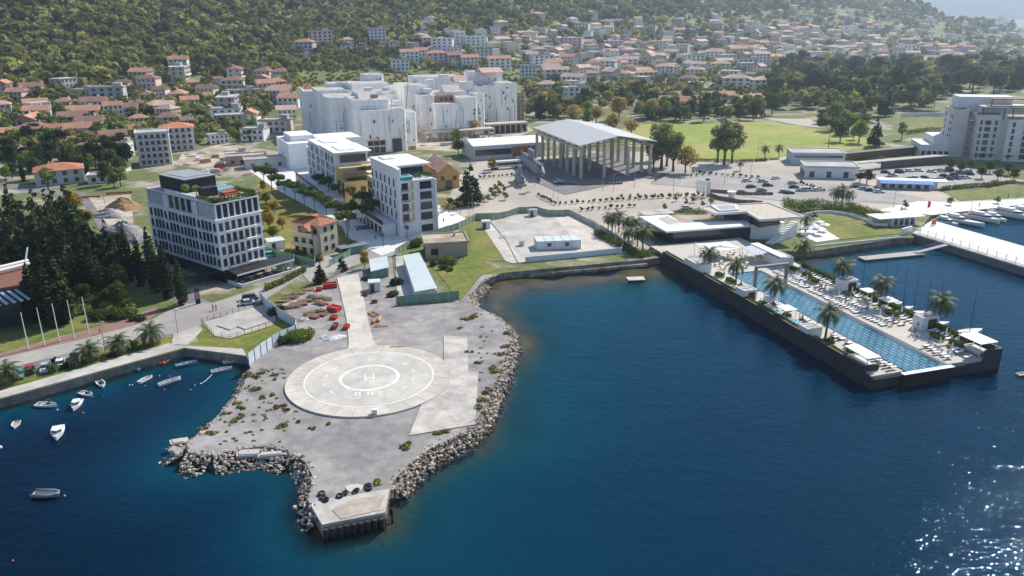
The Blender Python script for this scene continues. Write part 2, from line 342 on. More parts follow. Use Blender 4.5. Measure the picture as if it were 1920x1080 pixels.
# ---------------------------------------------------------------- sheets laid on the ground
lay = [0]
def sheet(name, pts, mat_, z=None, lvl=1, world=False):
    q = pts if world else G2(pts); z = LZ+.02*lvl+.0015*lay[0] if z is None else z; lay[0] += 1
    mb = MB(); mb.prism(q, LZ-.01, z); return struct(name, mb, [mat_])
GP = [(463, 669)]+[tuple(proj((x, y, LZ))) for x, y in shore]+[(940, 516), (905, 515), (862, 566), (742, 573), (735, 480), (640, 512), (520, 575), (556, 612), (548, 628)]
sheet('gravel_ground', GP, M['gravel'], lvl=1)
sheet('paved_square', [(560, 470), (640, 440), (700, 470), (735, 455), (890, 400), (1060, 395), (1240, 372), (1560, 380), (1640, 395), (1745, 400), (1920, 382), (2100, 360), (1920, 338), (1560, 296), (1320, 288), (1180, 285), (900, 300), (860, 330), (830, 395), (620, 380)], M['beige'], lvl=2)
sheet('paved_walk', [(1070, 396), (1112, 412), (1190, 462), (1236, 472), (1205, 432), (1195, 402), (1330, 388), (1480, 388), (1480, 370), (1240, 370)], M['beige'], lvl=2)
sheet('shed_yard', [(742, 482), (790, 474), (822, 562), (745, 572)], M['conc'], lvl=6)
sheet('road', [(560, 505), (600, 497), (690, 462), (745, 462), (752, 478), (700, 486), (620, 516), (580, 530)], M['asphaltl'], lvl=6)
sheet('building_yard', [(330, 310), (470, 330), (620, 300), (770, 280), (900, 285), (1000, 245), (970, 225), (760, 240), (560, 290), (420, 268), (340, 290)], M['earth'], lvl=2)
sheet('quarry_yard', [(150, 372), (245, 365), (255, 470), (215, 470), (185, 420)], M['earth'], lvl=3)
sheet('road', [(-300, 790), (0, 700), (175, 655), (320, 626), (345, 645), (372, 640), (360, 620), (395, 598), (470, 580), (560, 520), (700, 465), (690, 450), (560, 500), (520, 530), (455, 550), (400, 568), (345, 570), (312, 585), (285, 600), (265, 606), (0, 670), (-300, 745)], M['asphaltl'], lvl=4)
sheet('side_road', [(345, 575), (250, 505), (205, 480), (180, 420), (150, 372), (0, 352), (-200, 345), (-200, 338), (0, 342), (160, 362), (215, 440), (232, 480), (300, 520), (400, 570)], M['asphalt'], lvl=3)
sheet('brick_pavement', [(-300, 745), (0, 672), (140, 640), (265, 607), (285, 595), (300, 583), (290, 575), (240, 596), (130, 628), (0, 664), (-300, 733)], M['brick'], lvl=5)
sheet('park_lawn', [(-200, 700), (0, 662), (130, 626), (240, 594), (288, 574), (250, 520), (205, 485), (100, 470), (-200, 560)], M['lawn'], lvl=3)
sheet('verge_lawn', [(-200, 790), (0, 730), (200, 680), (318, 644), (330, 636), (290, 636), (175, 660), (0, 706), (-200, 755)], M['grass'], lvl=5)
sheet('parking_bays', [(20, 716), (150, 684), (140, 660), (30, 688)], M['asphalt'], lvl=6)
sheet('promenade', [(-700, 925), (0, 748), (345, 653), (318, 644), (0, 734), (-700, 905)], M['conc'], lvl=6)
sheet('quay', [(345, 653), (462, 668), (455, 655), (325, 648)], M['conc'], lvl=7)
sheet('rough_grass', [(345, 648), (455, 657), (548, 615), (535, 575), (490, 567), (378, 603), (350, 625)], M['grass'], lvl=3)
sheet('play_yard', [(378, 605), (492, 572), (520, 590), (512, 610), (432, 635), (402, 630)], M['conc'], lvl=5)
sheet('gravel_path', [(325, 628), (375, 610), (380, 618), (352, 648), (322, 646)], M['oldc'], lvl=5)
sheet('grass_patch', [(812, 500), (862, 566), (905, 515), (940, 505), (905, 490), (968, 490), (918, 402), (885, 405), (858, 435), (870, 490)], M['grass'], lvl=4)
sheet('scrub_slope', [(478, 330), (500, 345), (640, 420), (650, 450), (560, 480), (500, 450), (485, 370)], mat('scrub', (.16, .16, .03), .95, .25, .3, col2=(.24, .20, .05), sc2=.08), lvl=4)
sheet('plaza', [(468, 318), (560, 362), (700, 432), (745, 438), (820, 412), (870, 405), (830, 385), (800, 430), (690, 400), (540, 320), (500, 300)]and[(462, 316), (512, 352), (596, 398), (640, 425), (655, 446), (690, 468), (716, 480), (762, 463), (880, 414), (828, 386), (790, 380), (690, 350), (560, 300), (480, 300)], M['whitepave'], lvl=5)
sheet('yard', [(918, 415), (958, 492), (990, 492), (1200, 472), (1095, 404), (1060, 396), (930, 404)], M['conc'], lvl=4)
sheet('yard_slab', [(1040, 408), (1070, 404), (1170, 466), (1100, 478)], M['padc'], lvl=5)
sheet('yard_path', [(918, 418), (985, 492), (960, 494), (948, 490), (908, 430)], M['padc'], lvl=5)
sheet('sports_field', [(1180, 232), (1300, 234), (1430, 226), (1500, 236), (1640, 262), (1660, 276), (1480, 290), (1440, 302), (1300, 300), (1150, 262)], M['field'], lvl=4)
sheet('training_field', [(1690, 222), (1785, 224), (1785, 242), (1700, 248), (1670, 240)], M['lawn'], lvl=4)
sheet('sand_area', [(1430, 222), (1520, 224), (1540, 240), (1500, 236)], M['beige'], lvl=6)
sheet('car_park', [(1230, 312), (1560, 345), (1600, 350), (1620, 395), (1420, 372), (1300, 352), (1220, 345)], M['asphaltl'], lvl=5)
sheet('car_park', [(1640, 312), (1800, 312), (1880, 330), (1880, 348), (1740, 352), (1640, 335)], M['asphaltl'], lvl=5)
sheet('forecourt', [(1600, 350), (1735, 372), (1730, 385), (1600, 378)], M['asphaltl'], lvl=6)
sheet('quay_lawn', [(1760, 356), (1880, 345), (2100, 358), (2100, 360), (1800, 377)], M['lawn'], lvl=6)
sheet('club_lawn', [(1515, 400), (1560, 402), (1640, 420), (1690, 438), (1575, 450), (1520, 415)], M['grass'], lvl=6)
sheet('hall_floor', [(1000, 300), (1170, 285), (1225, 330), (1060, 366), (1010, 345)], M['asphalt'], lvl=6)
sheet('quay_paving', [(1640, 396), (1748, 404), (1920, 384), (2100, 362), (2080, 357), (1920, 374), (1800, 380), (1720, 378)], M['whitepave'], lvl=7)
# helipad
pc = g(693, 711); PR = 16.3
def ring(r0, r1, a0=0, a1=360, n=72, z0=0, z1=.01, c=None):
    mb = MB(); c = c or (0, 0); st = max(2, int(n*(a1-a0)/360)); o = []; 
    A = [R_(a0+(a1-a0)*i/st) for i in range(st+1)]
    P_ = [(c[0]+r1*math.cos(a), c[1]+r1*math.sin(a)) for a in A]+[(c[0]+r0*math.cos(a), c[1]+r0*math.sin(a)) for a in reversed(A)]
    for i in range(st):
        mb.prism([P_[i], P_[i+1], P_[2*st-i], P_[2*st+1-i]] if True else [], z0, z1)
    return mb
sheet('concrete_slipway', [(832, 630), (876, 632), (878, 698), (897, 699), (891, 797), (767, 818), (790, 760), (832, 690)], M['oldc'], lvl=7)
sheet('concrete_drive', [(640, 518), (668, 515), (700, 640), (712, 655), (652, 655), (655, 640)], M['oldc'], lvl=7)
sheet('concrete_drive', [(632, 522), (672, 514), (690, 600), (702, 650), (655, 655), (650, 600)], M['padc'], lvl=8)
# ---------------------------------------------------------------- building kit
WIN = {}
def winmesh(w, h, kind='w', mats=None):
    k = (round(w, 2), round(h, 2), kind)
    if k not in WIN:
        mb = MB(); d = .12   # faces -y; frame proud of the wall, glass set back inside the frame
        fm = .08
        mb.box(-w/2, w/2, -.05, -.02, 0, h, 1)
        mb.box(-w/2-fm, -w/2, -d, -.02, -fm, h+fm); mb.box(w/2, w/2+fm, -d, -.02, -fm, h+fm)
        mb.box(-w/2, w/2, -d, -.02, -fm, 0); mb.box(-w/2, w/2, -d, -.02, h, h+fm)
        if kind == 'w' and w > .9: mb.box(-.03, .03, -.08, -.052, 0, h)
        WIN[k] = mb.mesh('window', mats or [M['gframe'], M['glass']])
    return WIN[k]
class Bld:
    def __init__(s, name, label, cat, o, az, group=None, z=LZ):
        s.rz = R_(90-az); s.az = az; s.root = thing(name, label, cat, (o[0], o[1], z), s.rz, group)
    def part(s, name, mb, mats, parent=None, **k): return part(name, mb, mats, parent or s.root, **k)
    def block(s, name, x0, x1, y0, y1, z0, z1, m, mt=None, parent=None):
        mb = MB(); mb.box(x0, x1, y0, y1, z0, z1, 0)
        if mt is not None: mb.m[1] = 1
        return s.part(name, mb, [m]+([mt] if mt is not None else []), parent)
    def roofslab(s, x0, x1, y0, y1, z, m, th=.35, par=.5, m2=None):
        # flat roof with a raised parapet round it
        mb = MB(); mb.box(x0, x1, y0, y1, z-th, z, 1); w = .3
        mb.box(x0, x1, y0, y0+w, z+.002, z+par); mb.box(x0, x1, y1-w, y1, z+.002, z+par); mb.box(x0, x0+w, y0+w, y1-w, z+.002, z+par); mb.box(x1-w, x1, y0+w, y1-w, z+.002, z+par)
        return s.part('roof', mb, [m, m2 or m])
    def win(s, face, c, u, z, w, h, kind='w', name='window', parent=None):
        o = bpy.data.objects.new(name, winmesh(w, h, kind)); COL.objects.link(o); o.parent = parent or s.root
        if face == 'F': o.location = (u, c, z)
        elif face == 'B': o.location = (u, c, z); o.rotation_euler[2] = math.pi
        elif face == 'L': o.location = (c, u, z); o.rotation_euler[2] = -math.pi/2
        else: o.location = (c, u, z); o.rotation_euler[2] = math.pi/2
        return o
    def balcony(s, face, c, u0, u1, z, d=1.2, m=None, rail=None, solid=False):
        mb = MB(); m = m or M['plaster']
        def bx(a0, a1, d0, d1, z0, z1, mi):
            if face == 'F': mb.box(a0, a1, c-d1, c-d0, z0, z1, mi)
            elif face == 'B': mb.box(a0, a1, c+d0, c+d1, z0, z1, mi)
            elif face == 'L': mb.box(c-d1, c-d0, a0, a1, z0, z1, mi)
            else: mb.box(c+d0, c+d1, a0, a1, z0, z1, mi)
        bx(u0, u1, .002, d, z-.18, z, 0)
        if solid: bx(u0, u1, d-.1, d-.002, z+.002, z+1, 1)
        else:
            bx(u0, u1, d-.06, d-.01, z+.95, z+1.02, 1); n = max(2, int((u1-u0)/.5))
            for i in range(n+1):
                a = u0+.03+(u1-u0-.09)*i/n; bx(a, a+.04, d-.05, d-.02, z+.002, z+.95, 1)
            for a in (u0, u1-.05): bx(a, a+.05, .01, d-.06, z+.95, z+1.02, 1)
        return s.part('balcony', mb, [m, rail or M['gframe']])
# ---------------------------------------------------------------- the white hotel
H = Bld('hotel', 'white six storey hotel with dark pillared top floor and planted roof terrace', 'hotel', (-78.1, 205.4), 39)
W_, D_ = 13.6, 36.0
hw = mat('hotel_white', (.84, .84, .84), .85, .05, .3)
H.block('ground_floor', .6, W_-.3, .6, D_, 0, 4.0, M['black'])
H.block('wall', 0, W_, 0, D_, 4.0, 17.4, hw)
for z, e in ((4.0, .35), (7.2, .12), (17.4, .55)): H.block('cornice', -e, W_+e, -e, D_+.3, z-.05, z+.38 if z != 7.2 else z+.15, M['plaster']) if z != 4.0 else H.block('cornice', -.3, W_+.3, -.3, D_+.2, 3.7, 3.99, M['plaster'])
H.block('top_floor', .35, W_-.35, .35, D_, 17.8, 21.6, M['glass'])
def pil(x0, x1, y0, y1): H.block('pillar', x0, x1, y0, y1, 17.79, 21.4, M['plaster'])
for i in range(8): x = .05+(W_-.5)*i/7; pil(x, x+.4, .002, .34)
yy = [.45+i*1.02 for i in range(8)]+[11.4+i*3.1 for i in range(5)]+[26.8+i*1.15 for i in range(8)]
for y in yy: pil(0, .34, y, y+.36)
pil(0, .34, 8.9, 11.2); pil(0, .34, 24.2, 26.6)
H.block('roof', 0, W_, 0, D_, 21.62, 22.0, M['plaster'], M['conc'])
H.block('parapet', .0, .5, 9.2, 25.0, 22.0, 22.9, M['plaster'])
for fl in range(4):
    z = 4.5+fl*3.28
    for i in range(7):      # right, narrow front
        u = 1.1+i*1.9
        if i in (0, 6): H.win('F', 0, u, z+.2, .9, 2.0)
        else: H.win('F', 0, u, z+.1, .95, 2.2)
    H.balcony('F', 0, 2.0, 11.6, z, 1.1)
    for b, (c0, n) in enumerate([(1.2, 1), (3.3, 3), (8.9, 1), (11.1, 4), (18.3, 1), (20.3, 3), (26.2, 1), (28.3, 3), (34.3, 1)]):
        for i in range(n): H.win('L', 0, c0+i*1.75, z+.1, .95, 2.2 if n > 1 else 2.0)
        if n > 1: H.balcony('L', 0, c0-.9, c0+(n-1)*1.75+.9, z, 1.2)
H.part('penthouse', MB().box(3.2, 12.6, 19, 33, 22.002, 25.6), M['black'])
H.part('penthouse_roof', MB().box(2.9, 12.9, 18.7, 33.3, 25.6, 25.85).box(4.5, 11.6, 21, 31, 25.852, 26.0), [M['grey']])
H.part('bar_kiosk', MB().box(3.2, 7.2, 9.5, 12.8, 22.002, 24.4), M['black'])
H.part('roof_pool', MB().box(7.3, 12.6, 9.5, 15, 22.002, 23.5).box(7.6, 12.3, 9.8, 14.7, 23.502, 23.54, 1), [M['plaster'], mat('pool_blue', (.05, .30, .36), .1, .1, .5)])
H.part('sun_deck', MB().box(7.4, 11.8, 6.8, 9.2, 22.002, 22.9).box(7.4, 11.8, 6.0, 6.75, 22.002, 22.4), [mat('red_deck', (.36, .10, .05), .7, .15, 1)])
mb = MB(); mb.leaves([(x, .9, 22.6, .9, .7, .7) for x in np.arange(.8, 13, 1.1)]+[(.9, y, 22.6, .7, .9, .7) for y in np.arange(1, 9.5, 1.1)]+[(12.8, y, 22.9, .7, .9, .9) for y in np.arange(1, 14, 1.1)]+[(rnd.uniform(1, 6), rnd.uniform(1.5, 5), 22.6, .8, .8, .6) for i in range(8)], 2600, .17)
H.part('roof_planting', mb, [M['leaf']])
for x, y in ((2.0, 17.2), (3.3, 13.8)):
    mb = MB(); mb.tube([(x, y, 22), (x, y, 23.4)], .1, 5, 1); mb.leaves([(x, y, 24.0, 1.1, 1.1, .9)], 420, .18); H.part('olive_tree', mb, [M['leafol'], M['trunk']])
# restaurant terrace canopy along the front
cz = thing('terrace_canopy', 'long black awning over the restaurant terrace at the hotel foot', 'canopy', (-78.1, 205.4, LZ), H.rz)
mb = MB()
for i in range(6): mb.add([(1+i*3.05, -.6, 3.75), (1+i*3.05+2.95, -.6, 3.75), (1+i*3.05+2.95, -5.2, 3.1), (1+i*3.05, -5.2, 3.1), (1+i*3.05, -.6, 3.6), (1+i*3.05+2.95, -.6, 3.6), (1+i*3.05+2.95, -5.2, 2.95), (1+i*3.05, -5.2, 2.95)], [(0, 3, 2, 1), (4, 5, 6, 7), (0, 1, 5, 4), (3, 7, 6, 2), (1, 2, 6, 5), (0, 4, 7, 3)])
part('awning', mb, M['black'], cz); part('fascia', MB().box(.9, 19.4, -5.35, -5.22, 2.85, 3.25), M['plaster'], cz)
mb = MB()
for i in range(7): mb.box(1+i*3.05-.06, 1+i*3.05+.06, -5.2, -5.08, 0, 2.9)
part('post', mb, M['gframe'], cz)
cz = thing('terrace_canopy', 'dark side canopy beneath the long left face of the hotel', 'canopy', (-78.1, 205.4, LZ), H.rz)
part('awning', MB().box(-4.6, -.4, 1, 12, 3.1, 3.3), M['black'], cz); part('post', MB().box(-4.5, -4.4, 1, 1.1, 0, 3.1).box(-4.5, -4.4, 11.8, 11.9, 0, 3.1).box(-4.5, -4.4, 6, 6.1, 0, 3.1), M['gframe'], cz)
cz = thing('terrace_wall', 'low cream wall edging the restaurant terrace by the road', 'wall', (-78.1, 205.4, LZ), H.rz)
part('wall', MB().box(1, 19.5, -7.2, -6.9, 0, 1.0).box(.7, 1, -7.2, -.5, 0, 1.0), M['plaster'], cz)
# dining tables under the canopy
def table_set():
    t = thing('dining_table', 'dark dining table with chairs under the black awning', 'table', (0, 0, 0), 0, 'restaurant terrace tables')
    part('tabletop', MB().box(-.45, .45, -.45, .45, .72, .76), M['plaster'], t); part('pedestal', MB().tube([(0, 0, 0), (0, 0, .72)], .05, 6).tube([(0, 0, 0), (0, 0, .03)], .28, 8), M['gframe'], t)
    for a in (0, 1):
        c = part('chair', MB().box(-.22, .22, -.22, .22, .42, .47).box(-.22, .22, .18, .22, .47, .9).box(-.2, -.16, -.2, -.16, 0, .42).box(.16, .2, -.2, -.16, 0, .42).box(-.2, -.16, .16, .2, 0, .42).box(.16, .2, .16, .2, 0, .42), M['gframe'], t)
        c.location = (0, .8 if a == 0 else -.8, 0); c.rotation_euler[2] = 0 if a == 0 else math.pi
    return t
t0 = table_set(); ca, sa = math.cos(H.rz), math.sin(H.rz)
def hp(x, y, z=LZ): return (-78.1+x*ca-y*sa, 205.4+x*sa+y*ca, z)
first = True
for i in range(6):
    for j, yy_ in enumerate((-2.0, -4.1)):
        p = hp(2.5+i*3.0+.4*j, yy_)
        if first: t0.location = p; t0.rotation_euler[2] = H.rz; first = False
        else: dup(t0, p, H.rz+rnd.uniform(-.2, .2))
# ---------------------------------------------------------------- generic buildings made of stepped blocks
def facade_grid(b, face, c, u0, u1, n, z0, nf, fh, w, h, kind='w', skip=()):
    for f in range(nf):
        for i in range(n):
            if (f, i) in skip: continue
            b.win(face, c, u0+(u1-u0)*(i+.5)/n, z0+f*fh, w, h, kind)
# modern complex: near block
yel = mat('ochre_render', (.62, .44, .19), .85, .05, .3); pal = mat('pale_render', (.74, .74, .76), .85, .04, .2)
A = Bld('apartment_building', 'white modern block with turquoise rooftop pool and open loggias', 'apartments', (-36.1, 251.5), 62)
A.block('wall', 0, 12.5, 0, 26, 0, 18.3, pal); A.block('yellow_wing', .5, 12, 26, 33, 0, 15, yel)
A.block('upper_wall', 0, 1.2, 0, 26, 18.3, 22.4, pal); A.block('penthouse', 1.2, 11.5, 7, 26, 18.3, 21.6, M['plaster'])
A.block('roof', -.3, 13.6, 5, 26.5, 22.0, 22.5, M['plaster'], M['white']); A.block('roof_light', 2, 6, 18, 24, 22.5, 22.9, M['white'])
A.block('glazing', 3.5, 11.4, 6.7, 6.95, 18.7, 21.3, M['glass'])
A.part('roof_pool', MB().box(.2, 5.2, .2, 4.2, 18.302, 19.6).box(.5, 4.9, -.02, .18, 18.5, 19.5, 1).box(.6, 4.8, .5, 3.9, 19.602, 19.65, 1), [M['plaster'], mat('turquoise_pool', (.02, .34, .34), .1, .1, .6)])
for z in (1.0, 5.2, 8.6, 12.0, 15.4):
    A.block('loggia', 7.4, 11.4, -.09, -.02, z-.2, z+2.2, M['glass']); A.balcony('F', -.1, 7.2, 11.6, z-.25, .7, m=pal) if z > 2 else None
    if z > 2: A.block('loggia', 1.2, 3.3, -.09, -.02, z, z+2.2, M['glass']); A.block('loggia', 4.4, 5.2, -.12, -.02, z-.3, z+2.4, yel); A.balcony('F', -.1, .6, 3.8, z-.25, .9, m=yel)
A.block('frame', -.4, .25, -1.6, -.02, 0, 22.3, pal); A.block('frame', 12.3, 12.9, -1.2, -.02, 0, 18.2, pal)
for f in range(4):
    for i, u in enumerate((3, 7.2, 11.5, 15.5, 20, 24)): A.win('L', 0, u+(.8 if f % 2 else 0), 5.6+f*3.5, .8, 2.4)
    for i in range(3): A.win('L', .5, 28+i*1.8, 5.2+f*3.0 if f < 3 else 4, .7, 2.1) if f < 3 else None
    for i in range(4): A.win('R', 12.5, 4+i*6, 5.6+f*3.4, 1.6, 2.2)
A.block('arcade', -5.0, -.4, 3, 33, 0, 4.0, M['plaster']); A.block('terrace_rail', -5.0, -4.8, 3, 33, 4.0, 5.3, M['gframe'])
for i in range(7): A.win('L', -5.0, 5.5+i*4.1, .3, 2.6, 2.8)
A.part('terrace_planting', MB().leaves([(x, 2.5, 19.2, .8, .7, .7) for x in np.arange(7, 13, 1.1)]+[(12.4, y, 19, .6, .9, .6) for y in np.arange(3, 20, 1.3)], 900, .2), [M['leaf']])
# modern complex: long block behind
B2 = Bld('apartment_building', 'long pale modern block with ochre corner and roof terraces beside the pine walk', 'apartments', (-61.5, 291), 64)
B2.block('wall', 0, 14, 12, 62, 0, 15.5, pal); B2.block('yellow_wing', .0, 14, 0, 12, 0, 10.5, yel); B2.block('upper_wall', 0, 13, 12.6, 34, 15.5, 19.2, pal)
B2.block('upper_wall', 0, 13, 38, 56, 15.5, 18.8, pal); B2.block('yellow_wall', .3, 13.6, 7, 12, 10.5, 14.5, yel)
for y0, y1, z in ((11.5, 34.5, 19.2), (37.5, 56.5, 18.8)): B2.block('roof', -.3, 14.5, y0, y1, z, z+.4, M['plaster'], M['white'])
B2.block('roof_light', 3, 9, 16, 28, 19.6, 19.9, M['white']); B2.block('roof_light', 3, 9, 41, 52, 19.2, 19.5, M['white'])
B2.block('glazing', 2, 12, 11.4, 11.55, 15.8, 18.6, M['glass'])
B2.block('pergola', 1.5, 9, 1, 7, 13.2, 13.4, M['gframe']); B2.block('parasol', 9.5, 13, 1, 5, 13.0, 13.15, M['white'])
for f in range(4):
    for i, u in enumerate((14, 16, 20.5, 23.5, 25.2, 31, 34, 39, 41, 47.5, 50, 55, 58)):
        B2.win('L', 0, u+(1.1 if f % 2 else 0), 4.6+f*3.55, .7, 2.4) if f < 3 or u < 56 else None
    if f < 2:
        for u in (1.2, 2.6, 5.5, 7.0, 9.2): B2.win('L', 0, u, 4.6+f*3.2, .7, 2.3)
        for u in (2.5, 7, 10.5): B2.win('F', 0, u, 1+f*4.5, 1.8, 2.8)
B2.block('arcade', -6, -.02, 4, 60, 0, 3.9, M['plaster']); B2.block('terrace_rail', -6, -5.8, 4, 60, 3.9, 5.2, M['gframe'])
for i in range(13): B2.win('L', -6, 6.5+i*4.3, .3, 2.8, 2.8)
B2.part('terrace_planting', MB().leaves([(x, 5.8, 14, 1.2, 1, .9) for x in np.arange(8, 13.5, 1.2)]+[(x, 1.2, 11.2, .9, .8, .7) for x in np.arange(2, 13, 1.3)], 900, .22), [M['leaf']])
B3 = Bld('apartment_building', 'white sheeted low block under works at the rear of the modern complex', 'apartments', g(545, 318)[:2], 64)
sheetm = mat('scaffold_sheeting', (.9, .89, .87), .9, .05, .25, wave=('Z', .16, .22), bump=.3, bsc=.35)
B3.block('wall', 0, 18, 0, 30, 0, 12, sheetm, M['white']); B3.block('upper_wall', 3, 14, 8, 26, 12, 14.5, sheetm, M['white'])
B3.block('wall', 14, 34, -4, 16, 0, 13.6, sheetm, M['white'])
# ---------------------------------------------------------------- scaffold-wrapped blocks
def wrapped(lab, o, az, blocks, extra):
    b = Bld('apartment_block', lab, 'apartment block', o, az)
    for x0, x1, y0, y1, z0, z1, rd in blocks:
        mb = MB(); r = 2.0 if rd else .01; pts = []
        if rd:
            for cx, cy, a0 in ((x1-r, y0+r, -90), (x1-r, y1-r, 0), (x0+r, y1-r, 90), (x0+r, y0+r, 180)):
                for k in range(4): a = R_(a0+30*k); pts.append((cx+r*math.cos(a), cy+r*math.sin(a)))
        else: pts = [(x0, y0), (x1, y0), (x1, y1), (x0, y1)]
        mb.prism(pts, z0, z1, 0, 1)
        # uneven wraps of the sheeting: folds standing off the scaffold and raised edges
        q = random.Random(int(x0*7+y0)); n = max(2, int((x1-x0)/4))
        for i in range(n):
            u = x0+r+(x1-x0-2*r)*i/n; d = q.uniform(.1, .6); mb.box(u, u+(x1-x0-2*r)/n*.93, y0-d, y0-.003, z0+q.uniform(0, .8), z1+q.uniform(-.5, .9), 0)
        n = max(2, int((y1-y0)/4))
        for i in range(n):
            u = y0+r+(y1-y0-2*r)*i/n; d = q.uniform(.1, .6); mb.box(x0-d, x0-.003, u, u+(y1-y0-2*r)/n*.93, z0+q.uniform(0, .8), z1+q.uniform(-.5, .9), 0)
        b.part('sheeted_wall', mb, [sheetm, M['conc']])
        if z1-z0 > 6:
            for i in range(3): u = q.uniform(x0+1, x1-1.4); z = q.uniform(z0+1, z0+(z1-z0)*.5); b.block('seam', u, u+.3, y0-.68, y0-.62, z, z+(z1-z0)*.4, M['grey'])
            for i in range(2): u = q.uniform(y0+1, y1-1.4); z = q.uniform(z0+2, z0+(z1-z0)*.6); b.block('seam', x0-.68, x0-.62, u, u+.5, z, z+(z1-z0)*.3, M['grey'])
            for i in range(q.randint(3, 7)):
                u = q.uniform(x0+2, x1-2.5); z = q.uniform(z0+2, z1-3); b.block('opening', u, u+q.uniform(.5, 1.1), y0-.66, y0-.61, z, z+q.uniform(.8, 2.2), q.choice([M['glass'], M['grey'], M['earth']]))
    extra(b); return b
def ex1(b):
    for i in range(3): b.block('shopfront', 2.5+i*3.2, 5.2+i*3.2, -.75, -.68, .3, 3.2, M['glass']); b.block('shopfront', 2.5+i*3.2, 5.2+i*3.2, -.75, -.68, 3.9, 6.2, M['glass'])
    b.block('fascia', 2.1, 12, -.8, -.66, 6.3, 6.8, mat('pink_primer', (.55, .28, .22), .8, .1, .5)); b.block('shopfront', 15.5, 20.5, -.75, -.67, .3, 7, mat('dark_opening', (.10, .08, .07), .9, .1, 1))
    for x, y, z in ((6, 9, 22), (14, 8, 22), (10, 40, 28), (20, 38, 28), (-6, 60, 26), (22, 22, 22)):
        b.block('roof_hut', x, x+4, y, y+3, z, z+2.4, M['plaster'])
    b.part('gable_roof', MB().gable(2, 12, 14, 24, 27, 3.4, 0, .3), mat('white_membrane', (.62, .56, .52), .8, .1, .5))
    b.part('brick_gable', MB().box(8, 12, 13.5, 14, 25, 29), mat('raw_brick', (.45, .25, .16), .9, .15, 2))
    b.part('roof', MB().gable(-17, -11, 99, 106, 26, 3.4, 0, .3, hip=.9), mat('orange_tile', (.50, .20, .09), .85, .15, .6))
wrapped('white sheeted apartment block under scaffolding, left of the two big shrouded groups', (-77.45, 420.5), 70,
 [(0, 24, 0, 14, 0, 22, 1), (-3, 17, 6, 30, 0, 27, 1), (4, 22, 30, 48, 0, 28.5, 0), (-12, 4, 30, 60, 0, 26.5, 1), (-14, 6, 60, 84, 0, 28, 1), (6, 28, 60, 84, 0, 31, 0), (-19, -4, 84, 112, 0, 26, 0), (-4, 14, 84, 100, 0, 30, 0), (18, 30, 84, 100, 0, 34.5, 1), (24, 46, 90, 120, 0, 22, 0), (22, 32, 10, 30, 0, 19, 1)], ex1)
def ex2(b):
    ar = mat('cream_stone', (.50, .44, .37), .9, .08, .5)
    mb = MB(); mb.box(-9, 33, -9, -.7, 4.6, 5.6)
    for i in range(13): x = -9+i*3.45; mb.box(x, x+.6, -9, -8.4, 0, 4.6)
    mb.box(-9, -8.4, -8, 34, 4.6, 5.6)
    for i in range(11): y = -5+i*3.7; mb.box(-9, -8.4, y, y+.7, 0, 4.6)
    b.part('arcade', mb, [ar]); b.part('arcade', MB().box(33.5, 60, 6, 14, 5, 6).box(33.5, 60, 8, 14, 0, 4.999, 1), [ar, mat('dark_opening', (.1, .08, .07), .9)])
    mb = MB()
    for i in range(8): x = 34+i*3.5; mb.box(x, x+.6, 6, 6.6, 0, 5)
    b.part('arcade', mb, [ar]); b.part('brick_gable', MB().box(2, 14, 9.3, 9.9, 20, 24), mat('raw_brick', (.45, .25, .16), .9))
    for i in range(3): b.win('F', 9.3, 6+i*3, 21, 1.2, 1.6)
    for x, y, z in ((1, 30, 24), (8, 50, 28), (20, 60, 30), (40, 46, 32), (26, 36, 27)): b.block('roof_hut', x, x+5, y, y+4, z, z+2.2, M['plaster'])
    b.part('gable_roof', MB().gable(10, 20, 16, 26, 25, 4, 0, .3), mat('white_membrane', (.62, .56, .52), .8))
    b.part('gable_roof', MB().gable(24, 32, 40, 52, 29, 3.4, 0, .3), mat('pink_roof', (.55, .36, .30), .8, .1, .5))
    b.part('gable_roof', MB().gable(42, 56, 40, 56, 34, 2.6, 0, .3), mat('pink_roof', (.55, .36, .30), .8))
    mb = MB()
    for f in range(8): mb.box(58, 68, 32, 42, f*2.8, f*2.8+.3, 0)
    for x in (58, 61.2, 64.5, 67.7):
        for y in (32, 41.7): mb.box(x, x+.3, y, y+.3, 0, 22, 1)
    mb.box(58.5, 67.5, 33, 41.5, .3, 21.5, 2); b.part('open_scaffold', mb, [mat('scaffold_board', (.42, .32, .22), .9), M['conc'], mat('brown_block', (.28, .20, .14), .9, .2, 1)])
wrapped('white sheeted apartment blocks above a stone arcade, right of the two big shrouded groups', (-43.1, 470.1), 70,
 [(0, 14, 0, 9, 0, 20, 0), (14, 26, 1, 14, 0, 23, 1), (26, 33, 8, 20, 0, 24, 1), (-4, 8, 22, 34, 0, 23, 1), (8, 26, 26, 40, 0, 24.5, 0), (-10, 4, 34, 66, 0, 28, 0), (4, 34, 60, 84, 0, 31, 0), (36, 48, 34, 50, 0, 26, 0), (48, 60, 26, 46, 0, 28, 0), (38, 58, 48, 66, 0, 34, 0), (26, 36, 40, 56, 0, 29, 0), (-14, -2, 70, 100, 0, 24, 0)], ex2)
